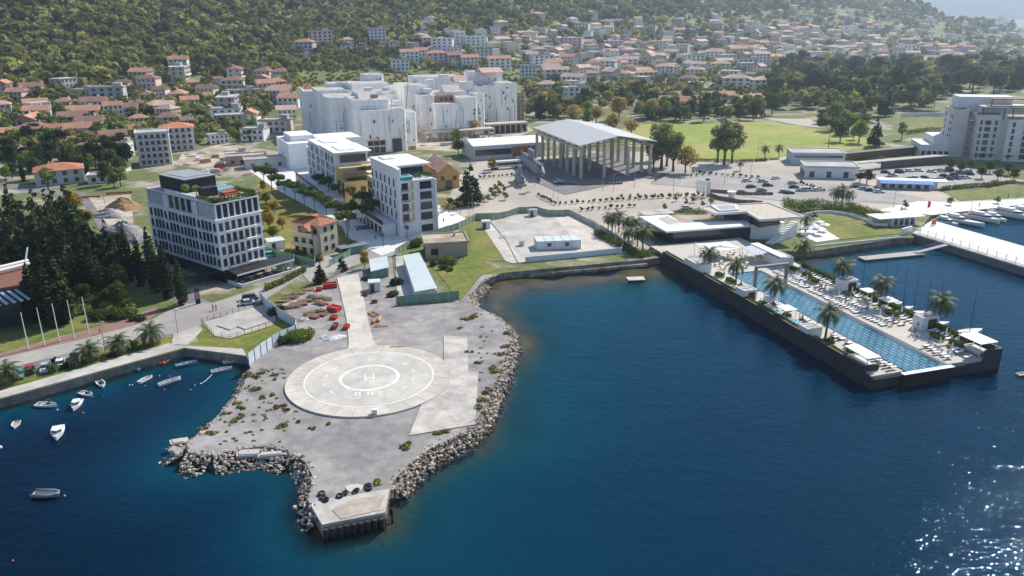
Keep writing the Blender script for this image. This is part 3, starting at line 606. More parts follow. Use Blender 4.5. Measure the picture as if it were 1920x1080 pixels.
# leaning crane jib between the groups
cz = thing('crane', 'slim grey crane jib leaning between the two shrouded groups', 'crane', g(757, 270))
p0 = Vector((0, 0, 0)); p1 = g(772, 160, 40)-cz.location; p1 = Vector((4, 6, 34))
part('jib', MB().tube([(0, 0, 2.2), (4, 2, 34)], [.35, .2], 4), M['grey'], cz); part('chassis', MB().box(-3, 3, -1.3, 1.3, .5, 2.2).box(-1, 1, -1, 1, 2.2, 3.4), mat('crane_yellow', (.6, .38, .04), .5), cz)
mb = MB()
for x in (-2.2, 0, 2.2):
    for y in (-1.2, 1.2): mb.tube([(x, y-.15, .5), (x, y+.15, .5)], .5, 8)
part('wheel', mb, M['black'], cz)
# ---------------------------------------------------------------- villa, ochre hall, beige house, apartments
V = Bld('villa', 'small cream villa with tiled hipped roof and curved balcony beside the scrub', 'house', g(604, 478)[:2], 30)
cr = mat('cream_render', (.55, .47, .36), .85, .07, .4)
V.block('wall', 0, 7.5, 0, 11, 0, 9, cr); V.block('wall', -2, 0, 1, 9, 0, 6.2, cr)
V.part('roof', MB().gable(0, 7.5, 0, 11, 9.05, 2.2, 0, .5, hip=1).gable(-2.5, 2.5, 2, 6, 7.8, 1.7, 0, .3), M['roof']).color = (.33, .15, .09, 1)
V.children[0] if 0 else None
for f in range(3):
    for u in (2.2, 5.2): V.win('F', 0, u, 1+f*2.9, 1.0, 1.3)
    for u in (2, 5, 8): V.win('L', -2 if f < 2 else 0, u, .6+f*2.9, 1.3, 1.6)
V.balcony('L', -2, .8, 9.2, 3.0, 1.2, m=cr, rail=cr, solid=True); V.balcony('L', -2, .8, 9.2, 6.1, 1.0, m=cr, rail=cr, solid=True)
O = Bld('old_hall', 'ochre gabled hall with faded red tiled roof behind the pool block', 'hall', g(862, 352)[:2], 72)
oc = mat('ochre_wall', (.50, .32, .12), .85, .07, .3); O.block('wall', -9, 0, 0, 26, 0, 6.5, oc); O.block('wall', -17.5, -9, 3, 27, 0, 6.5, oc)
def gab(b, x0, x1, y0, y1, z, h, col):   # ridge along y
    ov = .5; xc = (x0+x1)/2; t = [(x0-ov, y0-ov, z), (xc, y0-ov, z+h), (x1+ov, y0-ov, z), (x0-ov, y1+ov, z), (xc, y1+ov, z+h), (x1+ov, y1+ov, z)]
    lo = [(a, c, d-.25) for a, c, d in t]; mb = MB(); mb.add(t+lo, [(0, 3, 4, 1), (1, 4, 5, 2), (6, 7, 10, 9), (7, 8, 11, 10), (0, 1, 7, 6), (1, 2, 8, 7), (3, 9, 10, 4), (4, 10, 11, 5), (0, 6, 9, 3), (2, 5, 11, 8)]); o = b.part('roof', mb, M['roof']); o.color = (*col, 1)
    mb = MB(); mb.add([(x0, y0+.02, z-.3), (x1, y0+.02, z-.3), (xc, y0+.02, z+h-.35), (x0, y1, z-.3), (x1, y1, z-.3), (xc, y1, z+h-.35)], [(0, 1, 2), (3, 5, 4)]); return mb
O.part('gable_wall', gab(O, -9, 0, 0, 26, 6.8, 3.6, (.42, .25, .20)), oc); O.part('gable_wall', gab(O, -17.5, -9, 3, 27, 6.8, 3.4, (.36, .17, .13)), oc)
for u in (-7.2, -2): O.win('F', 0, u, 3.6, 1.4, 1.6)
O.win('F', 0, -4.6, .1, 2.6, 3.4, name='door')
for i in range(6): O.win('R', 0, 3+i*4, 3.2, 1.4, 1.6)
Q = Bld('house', 'low beige flat-roofed house on the grass near the shore', 'house', g(799, 485)[:2], 80)
be = mat('beige_wall', (.40, .33, .25), .9, .1, .5); Q.block('wall', 0, 12.5, 0, 10.5, 0, 4.2, be); Q.roofslab(-.5, 13, -.5, 11, 4.55, be, .35, .35, M['earth'])
Q.win('F', 0, 2.6, 1, 2, 1.8); Q.win('L', 0, 3, 1, 1.6, 1.6); Q.win('L', 0, 7.5, 1, 1.6, 1.6); Q.block('chimney', 9, 9.6, 7, 7.6, 4.57, 5.6, be)
def aptblock(lab, px, py, az, w, d, nf, col, fh=3.1, bal=True, name='apartment_building', roofc=None, nwx=4, nwy=3, group=None):
    b = Bld(name, lab, 'apartments', g(px, py)[:2], az, group); m = mat('wall_'+str(abs(hash(col)) % 997), col, .85, .06, .3); h = nf*fh
    b.block('wall', 0, w, 0, d, 0, h, m)
    if roofc: b.part('roof', MB().gable(0, w, 0, d, h+.02, 2.4, 0, .6, hip=1), M['roof']).color = (*roofc, 1)
    else: b.roofslab(-.3, w+.3, -.3, d+.3, h+.32, m, .3, .5, M['conc'])
    facade_grid(b, 'F', 0, .8, w-.8, nwx, .9, nf, fh, min(1.5, w/nwx*.5), 1.6); facade_grid(b, 'L', 0, .8, d-.8, nwy, .9, nf, fh, 1.1, 1.4)
    if bal:
        for f in range(1, nf): b.balcony('F', 0, .6, w-.6, f*fh+.1, 1.3, m=m, rail=M['gframe'])
    return b
aptblock('white five storey flats with curved balconies left of the works yard', 262, 312, 68, 15, 14, 5, (.62, .61, .60), nwx=5)
aptblock('white four storey flats with red tiled roof behind the balcony flats', 305, 285, 68, 17, 14, 4, (.66, .66, .66), roofc=(.5, .2, .1), nwx=5)
aptblock('grey white flat-roofed flats left of the works yard trees', 408, 246, 68, 17, 13, 3, (.50, .48, .46))
aptblock('low pale house with tiled hipped roof beside the road bend at far left', 68, 350, 62, 19, 14, 2, (.50, .49, .50), roofc=(.42, .17, .10), bal=False, name='house')
aptblock('small white house below the left town with a lean-to roof', 165, 345, 70, 12, 8, 1, (.66, .67, .68), bal=False, name='house', nwx=3)
aptblock('small cream house with brown tiled roof above the long grey roofed house', 115, 305, 66, 12, 9, 1, (.55, .5, .42), roofc=(.48, .20, .11), bal=False, name='house')
aptblock('yellowish flat-roofed site building beside the works yard', 425, 312, 70, 19, 9, 1, (.48, .40, .26), fh=4, bal=False, name='site_building')
aptblock('long pale flat-roofed site building at the top of the works yard', 460, 318, 70, 26, 9, 1, (.55, .53, .5), fh=4, bal=False, name='site_building')
# ---------------------------------------------------------------- helicopter pad
t = thing('helipad', 'round pale concrete helicopter pad with faded white H and rings on the gravel', 'helipad', (pc.x, pc.y, LZ+.5), math.atan2(pc.y, pc.x)-math.pi/2)
t.location.z = LZ
def circ(r, n=96, a0=0, a1=360): return [(r*math.cos(R_(a0+(a1-a0)*i/n)), r*math.sin(R_(a0+(a1-a0)*i/n))) for i in range(n if a1-a0 == 360 else n+1)]
part('slab', MB().prism(circ(PR), -.01, .36), M['padc'], t); mb = MB()
for k in range(28): a = R_(k*360/28); d = (math.cos(a), math.sin(a)); mb.tube([(12.9*d[0], 12.9*d[1], .35), (16.1*d[0], 16.1*d[1], .35)], .035, 4)
part('joint', mb, M['oldc'] if 0 else mat('joint_dirt', (.22, .20, .18), .95), t)
part('inner_slab', MB().prism(circ(12.7), .34, .372), M['padi'], t)
def arc(r0, r1, a0, a1, n): return circ(r1, n, a0, a1)+circ(r0, n, a0, a1)[::-1]
Z0, Z1 = .36, .385
mb = MB()
for i in range(24): mb.prism(arc(12.5, 12.8, i*15, i*15+15.02, 4), Z0, Z1)
part('outer_ring', mb, M['marking'], t)
mb = MB()
for i in range(24): mb.prism(arc(5.35, 5.95, i*15, i*15+15.02, 4), Z0, Z1+.004)
part('inner_ring', mb, M['marking'], t)
for k in range(14):
    if k in (10,): continue
    part('ring_dash', MB().prism(arc(8.75, 9.0, k*25.7+4, k*25.7+13, 4), Z0, Z1), M['marking'], t)
part('letter', MB().box(-1.0, -.65, -1.5, 1.5, Z0, Z1).box(.65, 1.0, -1.5, 1.5, Z0, Z1).box(-.65, .65, -.2, .2, Z0, Z1), M['marking'], t)
part('digit', MB().box(-2.9, -1.9, -7.9, -7.65, Z0, Z1).box(-2.9, -2.65, -7.65, -6.55, Z0, Z1).box(-2.15, -1.9, -7.65, -6.55, Z0, Z1).box(-2.9, -1.9, -6.55, -6.3, Z0, Z1), M['marking'], t)
part('digit', MB().box(-.6, -.35, -7.3, -6.4, Z0, Z1).box(-.6, .6, -7.5, -7.3, Z0, Z1).box(.15, .4, -7.9, -7.5, Z0, Z1).box(.15, .4, -7.3, -6.8, Z0, Z1), M['marking'], t)
part('digit', MB().box(1.7, 1.95, -7.9, -6.4, Z0, Z1).box(1.95, 2.5, -7.1, -6.9, Z0, Z1), M['marking'], t)
part('line', MB().box(-3.7, -1.9, -8.75, -8.55, Z0, Z1).box(1.5, 3.1, -8.6, -8.4, Z0, Z1), M['marking'], t)
b = thing('marker_box', 'small white box on short legs at the near rim of the round pad', 'box', g(703, 779))
part('box', MB().box(-.5, -.08, -.35, .35, .4, 1.3).box(.08, .5, -.35, .35, .4, 1.3).box(-.08, .08, -.3, .3, .5, 1.2), M['plaster'], b); part('leg', MB().box(-.45, -.35, -.3, .3, 0, .4).box(.35, .45, -.3, .3, 0, .4), M['grey'], b)
# ---------------------------------------------------------------- rocks of the riprap bank
import bmesh
def rockmesh(seed, m=None):
    q = random.Random(seed); bm = bmesh.new(); bmesh.ops.create_icosphere(bm, subdivisions=2, radius=1)
    s = [q.uniform(.7, 1.1) for _ in range(3)]; pls = [(Vector((q.gauss(0, 1), q.gauss(0, 1), q.gauss(0, 1))).normalized(), q.uniform(.55, .85)) for _ in range(9)]
    for v in bm.verts:
        for n_, d in pls:
            k = v.co.dot(n_)
            if k > d: v.co -= n_*(k-d)
        v.co = Vector((v.co.x*s[0], v.co.y*s[1], v.co.z*s[2]*.8))
    me = bpy.data.meshes.new('rock'); bm.to_mesh(me); bm.free(); me.materials.append(m or rocko)
    for p in me.polygons: p.use_smooth = False
    return me
rocko = mat('boulder', (.36, .31, .255), .95, .22, 1.2, rvar=.55, bump=.12, bsc=2.5)
RM = [rockmesh(i) for i in range(7)]
def path_pts(pts, step):
    o = []; 
    for a, b in zip(pts[:-1], pts[1:]):
        a = Vector(a); b = Vector(b); n = max(1, int((b-a).length/step)); o += [(a.lerp(b, i/n), (b-a).normalized()) for i in range(n)]
    return o
SHP = shore; cand = []
q = random.Random(4)
for p, d in path_pts(SHP, .30):
    nrm = Vector((-d.y, d.x)); nrm = nrm if True else -nrm
    if (p.x-pc.x)*nrm.x+(p.y-pc.y)*nrm.y < 0: nrm = -nrm
    px, py = proj((p.x, p.y, 0))
    if py > 936 and px > 600: continue                     # the concrete tip carries no rocks
    w = 3.0 if px > 700 else (4.8 if px < 560 and py > 840 else 2.6)
    if px < 430 and py < 800: w = 2.1
    for _ in range(8 if w < 4 else 13):
        o = q.uniform(-.8, w); zz = LZ-.1-max(0, o)*2.1/w; r = q.choice([.13, .16, .2, .2, .25, .3, .36, .45])*q.uniform(.7, 1.15)
        cand.append((p.x+nrm.x*o, p.y+nrm.y*o, zz, r))
def rocklab(px, py, r):
    sz = 'large ' if r > .42 else ''
    if px > 735: w = next(t for y, t in [(560, 'at the quay end of the bay bank'), (600, 'in the bay bank by the green fence'), (660, 'in the bay bank by the narrow slab'), (720, 'in the bay bank right of the helipad'), (775, 'in the bay bank beside the wide slab'), (830, 'in the bank below the wide slab'), (9999, 'in the bank right of the tip')] if py < y)
    elif px > 600: w = 'in the bank right of the tip'
    elif px > 555: w = 'in the bank left of the tip' if py > 890 else 'in the curved bank above the tip'
    elif px > 480: w = 'in the bank under the notch'
    elif px > 400 and py > 800: w = 'in the lower left bank by the broken slabs'
    elif py > 860: w = 'at the foot of the left point'
    elif py > 815: w = 'on top of the left point'
    else: w = 'in the bank facing the moored boats'
    return sz+'grey brown boulder '+w
q.shuffle(cand); cand.sort(key=lambda c: -c[3]*pxm(c[:3]))
for i, c in enumerate(cand[:285]):
    o = part('boulder', None, None, me=RM[i % 7]); o.location = c[:3]; o.scale = (c[3],)*3; o.rotation_euler = (q.uniform(0, 6), q.uniform(0, 6), q.uniform(0, 6))
    pxx = proj(c[:3])[0]
    lab = rocklab(*proj(c[:3]), c[3])
    tag(o, lab, 'boulder', 'boulders bay side' if pxx > 735 else 'boulders boat side')
mb = MB(); Vs = [np.array([v.co[:] for v in m.vertices]) for m in RM]; Fs = [np.array([p.vertices[:] for p in m.polygons]) for m in RM]
for i, c in enumerate(cand[285:]):
    a = q.uniform(0, 6.28); k = i % 7; ro = np.array([[math.cos(a), -math.sin(a), 0], [math.sin(a), math.cos(a), 0], [0, 0, 1]]); mb.v.append(Vs[k]@ro.T*c[3]+np.array(c[:3])); mb.f.extend((Fs[k]+mb.n).tolist()); mb.m.extend([0 if c[2] > .15 else 1]*len(Fs[k])); mb.n += len(Vs[k])
for p, d in path_pts(G2([(905, 526), (948, 511), (1060, 502), (1213, 487)], 0), .6):
    for _ in range(2):
        c = (p.x+q.uniform(-.5, .5), p.y-q.uniform(0, 1.6), q.uniform(-.4, .25), q.uniform(.2, .5)); k = q.randrange(7); mb.v.append(Vs[k]*c[3]+np.array(c[:3])); mb.f.extend((Fs[k]+mb.n).tolist()); mb.m.extend([1]*len(Fs[k])); mb.n += len(Vs[k])
o = struct('rubble', mb, [M['stone'], M['wetrock']], 'stuff')
# sloping bank below the rocks
mb = MB(); pp = path_pts(SHP, 2.0); vs = []
for p, d in pp:
    nrm = Vector((-d.y, d.x)); 
    if (p.x-pc.x)*nrm.x+(p.y-pc.y)*nrm.y < 0: nrm = -nrm
    px, py = proj((p.x, p.y, 0)); w = .02 if (py > 930 and px > 570) else 1
    for o_, z in ((-.3, LZ-.05), (1.0*w, .8), (2.3*w, -.5), (3.6*w, -2.6)): vs.append((p.x+nrm.x*o_, p.y+nrm.y*o_, z))
n = len(pp); mb.add(vs, [(i*4+j, (i+1)*4+j, (i+1)*4+j+1, i*4+j+1) for i in range(n-1) for j in range(3)]); struct('shore_bank', mb, [mat('bank', (.085, .075, .06), .95, .3, .8, bump=.15, bsc=1.5)])
# leaning broken slabs by the notch, concrete tip, tyres
for i, (px, py, L_, W2, a, tl) in enumerate([(470, 850, 4.5, 1.6, .2, .12), (512, 852, 4.8, 1.5, .1, -.1), (395, 846, 3.2, 1.3, .5, .2), (500, 838, 2.6, 1.6, -.2, .3), (336, 828, 3.0, 1.2, .6, .25), (330, 845, 2.2, 1.3, -.4, .3), (452, 848, 3.0, .5, .1, .2)]):
    p = g(px, py, 1.3); o = part('concrete_slab', MB().box(-L_/2, L_/2, -W2/2, W2/2, -.25, .2).box(-L_/2+.4, L_/2-.9, -W2/2+.2, W2/2-.1, .2, .34), M['oldc']); o.location = p; o.rotation_euler = (tl, tl*.5, a)
    tag(o, 'tilted broken concrete slab in the rocks of the left bank', 'slab', 'broken slabs')
for (px, py, r) in [(757, 890, 1.5), (748, 905, 1.2), (762, 905, 1.0)]:
    o = part('boulder', None, None, me=RM[1]); o.location = g(px, py, .1); o.scale = (r, r*.9, r*.7); tag(o, 'big squared rock in the water right of the concrete tip', 'boulder')
tipm = [M['oldc'], M['wetrock']]
T = thing('jetty_head', 'worn concrete end slab with scalloped edge at the tip of the gravel', 'concrete slab', g(660, 950))
def rel(L_, z, o): return [(x-o.location.x, y-o.location.y) for x, y in G2(L_, z)]
part('slab', MB().prism(rel([(576, 936), (604, 985), (722, 962), (730, 918), (700, 922), (640, 934)], LZ, T), -2.2, .12), M['oldc'], T)
part('loose_slab', MB().prism(rel([(622, 958), (640, 975), (712, 958), (722, 930), (660, 938)], LZ, T), .12, .2), mat('tip_screed', (.40, .35, .30), .95, .2, .6), T)
a, b_ = g(604, 987), g(722, 964)
for i in range(9):
    p = a.lerp(b_, (i+.5)/9)-T.location; part('pile', MB().tube([(p.x, p.y-.25, -2.6), (p.x, p.y-.25, -.35)], .42, 8), mat('rusted_pile', (.05, .04, .035), .9, .3, 2), T)
for i, (px, py) in enumerate([(732, 955), (735, 972)]): 
    p = g(px, py, 0); o = part('mooring_pile', MB().tube([(0, 0, -1.5), (.05, .05, 1.6)], .16, 6).tube([(0, 0, 1.6), (0, 0, 1.7)], .2, 6), M['black']); o.location = p; tag(o, 'dark wooden pile standing in water by the concrete tip', 'pile')
def torus(R1, r, n=14, m=8):
    mb = MB(); vs = [((R1+r*math.cos(2*math.pi*j/m))*math.cos(2*math.pi*i/n), (R1+r*math.cos(2*math.pi*j/m))*math.sin(2*math.pi*i/n), r*math.sin(2*math.pi*j/m)) for i in range(n) for j in range(m)]
    mb.add(vs, [(i*m+j, ((i+1) % n)*m+j, ((i+1) % n)*m+(j+1) % m, i*m+(j+1) % m) for i in range(n) for j in range(m)]); return mb
ty = torus(.42, .17).mesh('tyre', [M['black']], True)
for px, py in [(603, 928), (611, 940), (637, 933), (647, 927), (668, 922), (690, 912), (692, 918), (606, 936)]:
    o = part('tyre_bumper', None, None, me=ty); p = g(px, py); o.location = (p.x, p.y, LZ+.3); o.rotation_euler = (q.uniform(-.2, .3), q.uniform(-.3, .3), 0); tag(o, 'black old tyre lying near the concrete tip', 'tyre', 'old tyres on the tip')
o = part('sand_spill', MB().prism([(1.4*math.cos(a)*(1+.15*math.sin(3*a)), 1.1*math.sin(a)) for a in np.arange(0, 6.28, .3)], -.02, .12), M['padc']); o.location = g(665, 916); o['kind'] = 'stuff'
# weeds
mb = MB(); WD = [(455, 706, .8), (468, 704, .9), (478, 707, .7), (470, 733, .7), (480, 731, .6), (495, 745, .35), (510, 742, .4), (440, 790, .5), (450, 783, .6), (425, 777, .4), (520, 765, .5), (530, 763, .4), (535, 770, .4), (528, 800, .5), (490, 700, .5), (452, 765, .5), (395, 812, .6), (380, 807, .5), (360, 820, .5), (470, 842, 1.0), (476, 848, .9), (880, 597, .9), (888, 594, 1.0), (872, 600, .7), (905, 580, 1.2), (920, 585, 1.1), (935, 590, 1.1), (942, 600, .8), (950, 625, .8), (930, 700, .9), (935, 708, .9), (925, 690, .7), (915, 735, .9), (880, 660, .5), (896, 680, .5), (948, 650, .8), (940, 665, .7), (895, 765, .8), (905, 750, .8), (835, 812, .6), (820, 815, .5), (765, 835, .6), (758, 842, .6), (405, 742, .5), (418, 735, .5), (430, 728, .5), (585, 805, .3), (620, 795, .3), (565, 790, .3), (915, 800, .4), (860, 617, .4), (705, 905, .5), (445, 757, .5), (510, 705, .3)]
def inland(p):
    c = False; n_ = len(LAND)
    for i in range(n_):
        (x1, y1), (x2, y2) = LAND[i], LAND[(i+1) % n_]
        if (y1 > p.y) != (y2 > p.y) and p.x < (x2-x1)*(p.y-y1)/(y2-y1)+x1: c = not c
    return c
LANDP = LAND; LAND = LAND+far
for px, py, r in WD:
    p = g(px, py)
    if not inland(p): continue
    mb.leaves([(p.x+q.uniform(-.6, .6), p.y+q.uniform(-.6, .6), LZ+.15, r*1.0, r*.8, r*.55) for _ in range(3)], int(160*r+60), .16)
for i in range(120):
    px, py = q.uniform(400, 560), q.uniform(690, 835)
    if i > 80: px, py = q.uniform(890, 950), q.uniform(580, 780)
    if (px-693)**2/155**2+(py-713)**2/66**2 < 1.05 or (px > 825 and px < 898 and py > 630): continue
    if px < 440 and py < 740+(440-px)*.9: continue
    p = g(px, py); r = q.uniform(.12, .38)
    if not inland(p): continue
    mb.leaves([(p.x, p.y, LZ+.1, r*1.6, r, r*.5)], 26, .12)
struct('weeds', mb, [mat('weed', (.22, .25, .06), .9, .3, .3, col2=(.22, .17, .07), sc2=.12, island=.4, trans=.2)], 'stuff')
def bush(px, py, rs, label, m='leaf', n=900, size=.22, z=None, h=1.0, cat='bush', group=None):
    p = g(px, py) if z is None else g(px, py, z); o = thing('bush', label, cat, p, 0, group)
    lobes = [(q.uniform(-.6, .6)*rs, q.uniform(-.45, .45)*rs, rs*.4*h*q.uniform(.6, 1.2), rs*q.uniform(.4, .65), rs*q.uniform(.4, .6), rs*.42*h) for _ in range(6)]
    part('foliage', MB().leaves(lobes, n, size), M[m], o); part('stem', MB().tube([(0, 0, 0), (.1, 0, rs*.5*h)], .08, 5).tube([(.2, .1, 0), (.4, .1, rs*.5*h)], .06, 5), M['trunk'], o); return o
bush(562, 638, 3.4, 'large rounded green bush beside the white hoarding on the gravel', 'leaflt', 2600, .2, h=.8)
bush(528, 645, 2.2, 'dark green bush at the end of the white hoarding', 'leaf', 1100, .2)
bush(517, 590, 2.0, 'dark bush growing against the inside bend of the hoarding', 'leafdk', 900, .2, h=1.5)
# ---------------------------------------------------------------- fences
def fence(lab, pts, h, m, name='fence', post=M['grey'], step=2.5, z=LZ, group=None, kinds=('panel', 'post'), th=.06, world=False):
    P3 = pts if world else [g(x, y, z) for x, y in pts]; o = thing(name, lab, 'fence' if name == 'fence' else name.split('_')[-1], (P3[0].x, P3[0].y, z), 0, group); A_ = MB(); B_ = MB(); i_ = 0
    for a, b in zip(P3[:-1], P3[1:]):
        d = (b-a); L_ = d.length; d.normalize(); nx = Vector((-d.y, d.x, 0)); n = max(1, round(L_/step)); 
        for i in range(n):
            s = a+d*(L_*i/n)-P3[0]; e = a+d*(L_*(i+.96)/n)-P3[0]; k = th/2
            zo = .06*((i_*7) % 3-1) if step > 2 else 0; i_ += 1
            A_.add([(s+nx*k)+Vector((0, 0, .05)), (s-nx*k)+Vector((0, 0, .05)), (e-nx*k)+Vector((0, 0, .05)), (e+nx*k)+Vector((0, 0, .05)), (s+nx*k)+Vector((0, 0, h+zo)), (s-nx*k)+Vector((0, 0, h+zo)), (e-nx*k)+Vector((0, 0, h+zo)), (e+nx*k)+Vector((0, 0, h+zo))], [(0, 3, 2, 1), (4, 5, 6, 7), (0, 1, 5, 4), (1, 2, 6, 5), (2, 3, 7, 6), (3, 0, 4, 7)])
            w = s-nx*(k+.05); B_.box(w.x-.05, w.x+.05, w.y-.05, w.y+.05, 0, h+.08)
    part(kinds[0], A_, m, o); part(kinds[1], B_, post, o); return o
whoard = mat('hoarding_white', (.60, .65, .70), .6, .06, .5, wave=('X', 1.2, .12))
gmesh = mat('green_mesh', (.26, .33, .25), .8, .12, .8, wave=('X', .6, .25))
gmesh2 = mat('green_netting', (.16, .27, .20), .8, .12, .8)
fence('tall pale hoarding running from the quay end to the bend by the site', [(467, 686), (512, 652), (556, 630), (557, 619)], 2.8, whoard)
fence('tall pale hoarding from the bend up to the parked silver car', [(557, 616), (524, 597), (497, 575), (488, 563)], 2.6, whoard)
fence('grey green mesh fence round the near end of the long sheds', [(744, 572), (820, 566), (862, 562)], 2.4, gmesh2)
fence('green mesh fence from the sheds up along the white plaza', [(742, 480), (790, 452), (860, 430), (893, 413), (925, 413), (950, 408)], 2.4, gmesh)
fence('green mesh fence curving along the back of the concrete yard', [(950, 408), (975, 400), (1005, 399), (1030, 406), (1068, 405)], 2.4, gmesh)
fence('green netted fence behind the hotel side yard', [(494, 473), (520, 482), (590, 500), (592, 488)], 2.2, gmesh2)
fence('green netted fence beside the hotel terrace', [(520, 512), (552, 500), (553, 484)], 2.2, gmesh2)
fence('green netted fence along the road by the yellow tree', [(618, 500), (660, 478), (690, 468)], 2.0, gmesh2)
for i, (a, b) in enumerate([((378, 606), (492, 571)), ((378, 606), (402, 632)), ((402, 632), (432, 637)), ((432, 637), (516, 610))]):
    fence('low dark mesh fence side round the play yard', [a, b], 1.3, mat('dark_mesh', (.06, .06, .06), .8), step=1.4, th=.015, post=M['black']) if 0 else None
fo = thing('fence', 'low black post and rail fence round the play yard', 'fence', g(378, 606)); A_ = MB(); B_ = MB()
pt = [g(*p)-fo.location for p in [(492, 571), (378, 606), (402, 632), (432, 637), (512, 612)]]
for a, b in zip(pt[:-1], pt[1:]):
    for z in (.15, .7, 1.2): A_.tube([a+Vector((0, 0, z)), b+Vector((0, 0, z))], .025, 4)
    n = max(1, int((b-a).length/1.6))
    for i in range(n+1): p = a.lerp(b, i/n); B_.tube([p, p+Vector((0, 0, 1.35))], .05, 5)
part('rail', A_, M['black'], fo); part('post', B_, M['black'], fo)
fo = thing('low_wall', 'zigzag low concrete kerb inside the play yard', 'wall', g(440, 605)); mb = MB()
pt = [g(*p)-fo.location for p in [(408, 612), (432, 620), (445, 613), (460, 619), (505, 604)]]
for a, b in zip(pt[:-1], pt[1:]): mb.tube([a+Vector((0, 0, .2)), b+Vector((0, 0, .2))], .2, 4)
part('wall', mb, M['oldc'], fo)
# ---------------------------------------------------------------- sheds and containers
def shed(lab, o, az, w, d, h, rise, wm, rm, name='shed', door=True, ridge='x'):
    b = Bld(name, lab, 'shed' if name == 'shed' else name, o, az); b.block('wall', 0, w, 0, d, 0, h, wm)
    if rise: b.part('roof', MB().gable(0, w, 0, d, h+.05, rise, 0, .25, .1), rm)
    else: b.block('roof', -.12, w+.12, -.12, d+.12, h+.002, h+.15, rm)
    if door: b.win('F', 0, w*.3, .1, .9, 2.0, name='door')
    return b
pm = mat('corrugated_pale', (.55, .62, .62), .5, .05, .3, wave=('X', .5, .10)); wp = mat('cabin_white', (.60, .62, .63), .6, .06, .5)
f0 = g(777, 570); f1 = g(820, 549, 4.4)
sA = Bld('shed', 'long low shed with pale corrugated roof inside the green fence', 'shed', g(779, 567)[:2], 80)
aL = math.atan2(g(749, 480).y-g(779, 567).y, 1)
# built on its own corners: right wall bottom (820,563) -> far (790,475)
c0, c1, c2, c3 = [Vector(v) for v in G2([(779, 566), (820, 562), (790, 490), (756, 493)])]
def quadshed(lab, cs, h, m, rm, extra=None):
    o = thing('shed', lab, 'shed', (cs[0].x, cs[0].y, LZ)); r_ = [c-cs[0] for c in cs]
    part('wall', MB().prism(r_, 0, h), m, o); cc = sum(r_, Vector((0, 0)))/4; e = [c+(c-cc).normalized()*.35 for c in r_]
    vs = [(e[0].x, e[0].y, h+.02), (e[1].x, e[1].y, h+.45), (e[2].x, e[2].y, h+.45), (e[3].x, e[3].y, h+.02)]; vs += [(a, b, c+.12) for a, b, c in vs]
    part('roof', MB().add(vs, [(0, 3, 2, 1), (4, 5, 6, 7), (0, 1, 5, 4), (1, 2, 6, 5), (2, 3, 7, 6), (3, 0, 4, 7)]), rm, o); return o
for o_ in list(sA.root.children): bpy.data.objects.remove(o_)
ALL.remove(sA.root); bpy.data.objects.remove(sA.root)
quadshed('long low shed with pale corrugated roof inside the green fence', [Vector(v) for v in G2([(779, 566), (820, 562), (787, 494), (757, 497)])], 2.7, wp, pm)
quadshed('square pale roofed cabin behind the long shed by the site gate', [Vector(v) for v in G2([(697, 524), (729, 519), (726, 498), (694, 502)])], 2.3, gmesh2, pm)
shed('small grey white cabin standing on the gravel beside the drive', g(692, 548)[:2], 80, 3.0, 2.8, 2.5, 0, wp, pm)
shed('white container cabin with flat ribbed roof in the back yard of the hotel', g(505, 470)[:2], 62, 5, 5, 2.6, 0, wp, pm)
shed('small white cabin on the grass beside the green mesh fence', g(904, 430)[:2], 85, 2.8, 2.4, 2.6, 0, wp, pm)
shed('round-shouldered grey booth at the back fence of the yard', g(993, 407)[:2], 85, 2.8, 2.4, 2.4, 0, wp, M['grey'])
C = Bld('container_block', 'row of five white container cabins side by side in the concrete yard', 'container', g(1006, 470)[:2], 84)
for i in range(5):
    C.block('container', i*2.75, i*2.75+2.68, 0, 6.0, .15, 2.75, wp); C.block('container_roof', i*2.75+.05, i*2.75+2.63, .05, 5.95, 2.752, 2.86, pm)
for i in range(6): C.block('corner_post', i*2.75-.1, i*2.75-.01, -.08, -.005, .05, 2.85, M['grey'])
for i in (1, 3): C.win('F', 0, i*2.75+1.2, 1.2, 1.1, 1.0)
shed('tiny grey electrical kiosk on rubble in the yard', g(974, 462)[:2], 84, 1.5, 1.3, 1.4, 0, wp, M['grey'], door=False)
# sea walls
def wall(lab, pts, h, th, m, z=LZ, name='wall', cat='wall', hs=None):
    P3 = [g(x, y, z) for x, y in pts]; o = thing(name, lab, cat, (P3[0].x, P3[0].y, z)); mb = MB()
    for i, (a, b) in enumerate(zip(P3[:-1], P3[1:])):
        d = (b-a).normalized(); n_ = Vector((-d.y, d.x, 0))*th/2; a_ = a-P3[0]; b2 = b-P3[0]; hh = hs[i] if hs else h
        mb.prism([(a_-n_)[:2], (b2-n_)[:2], (b2+n_)[:2], (a_+n_)[:2]], 0, hh)
    part('wall', mb, m, o); return o
wall('long low white wall along the seaward side of the concrete yard', [(985, 492), (1080, 483), (1165, 474), (1168, 466)], 1.7, .35, mat('blue_white_paint', (.60, .64, .68), .8, .06, .4))
wall('grey wall with sloping top along the right side of the yard', [(1068, 402), (1112, 424), (1185, 470)], 1.9, .35, M['oldc'])
wall('thin concrete kerb along the left side of the yard', [(920, 416), (950, 452), (972, 494)], .35, .25, M['oldc'])
wall('stone faced quay wall ledge at the waterline below the yard', [(952, 521), (1060, 512), (1212, 498)], .8, 1.6, mat('stained_stone', (.36, .31, .25), .95, .3, .5, col2=(.14, .11, .08), sc2=.3), z=0)
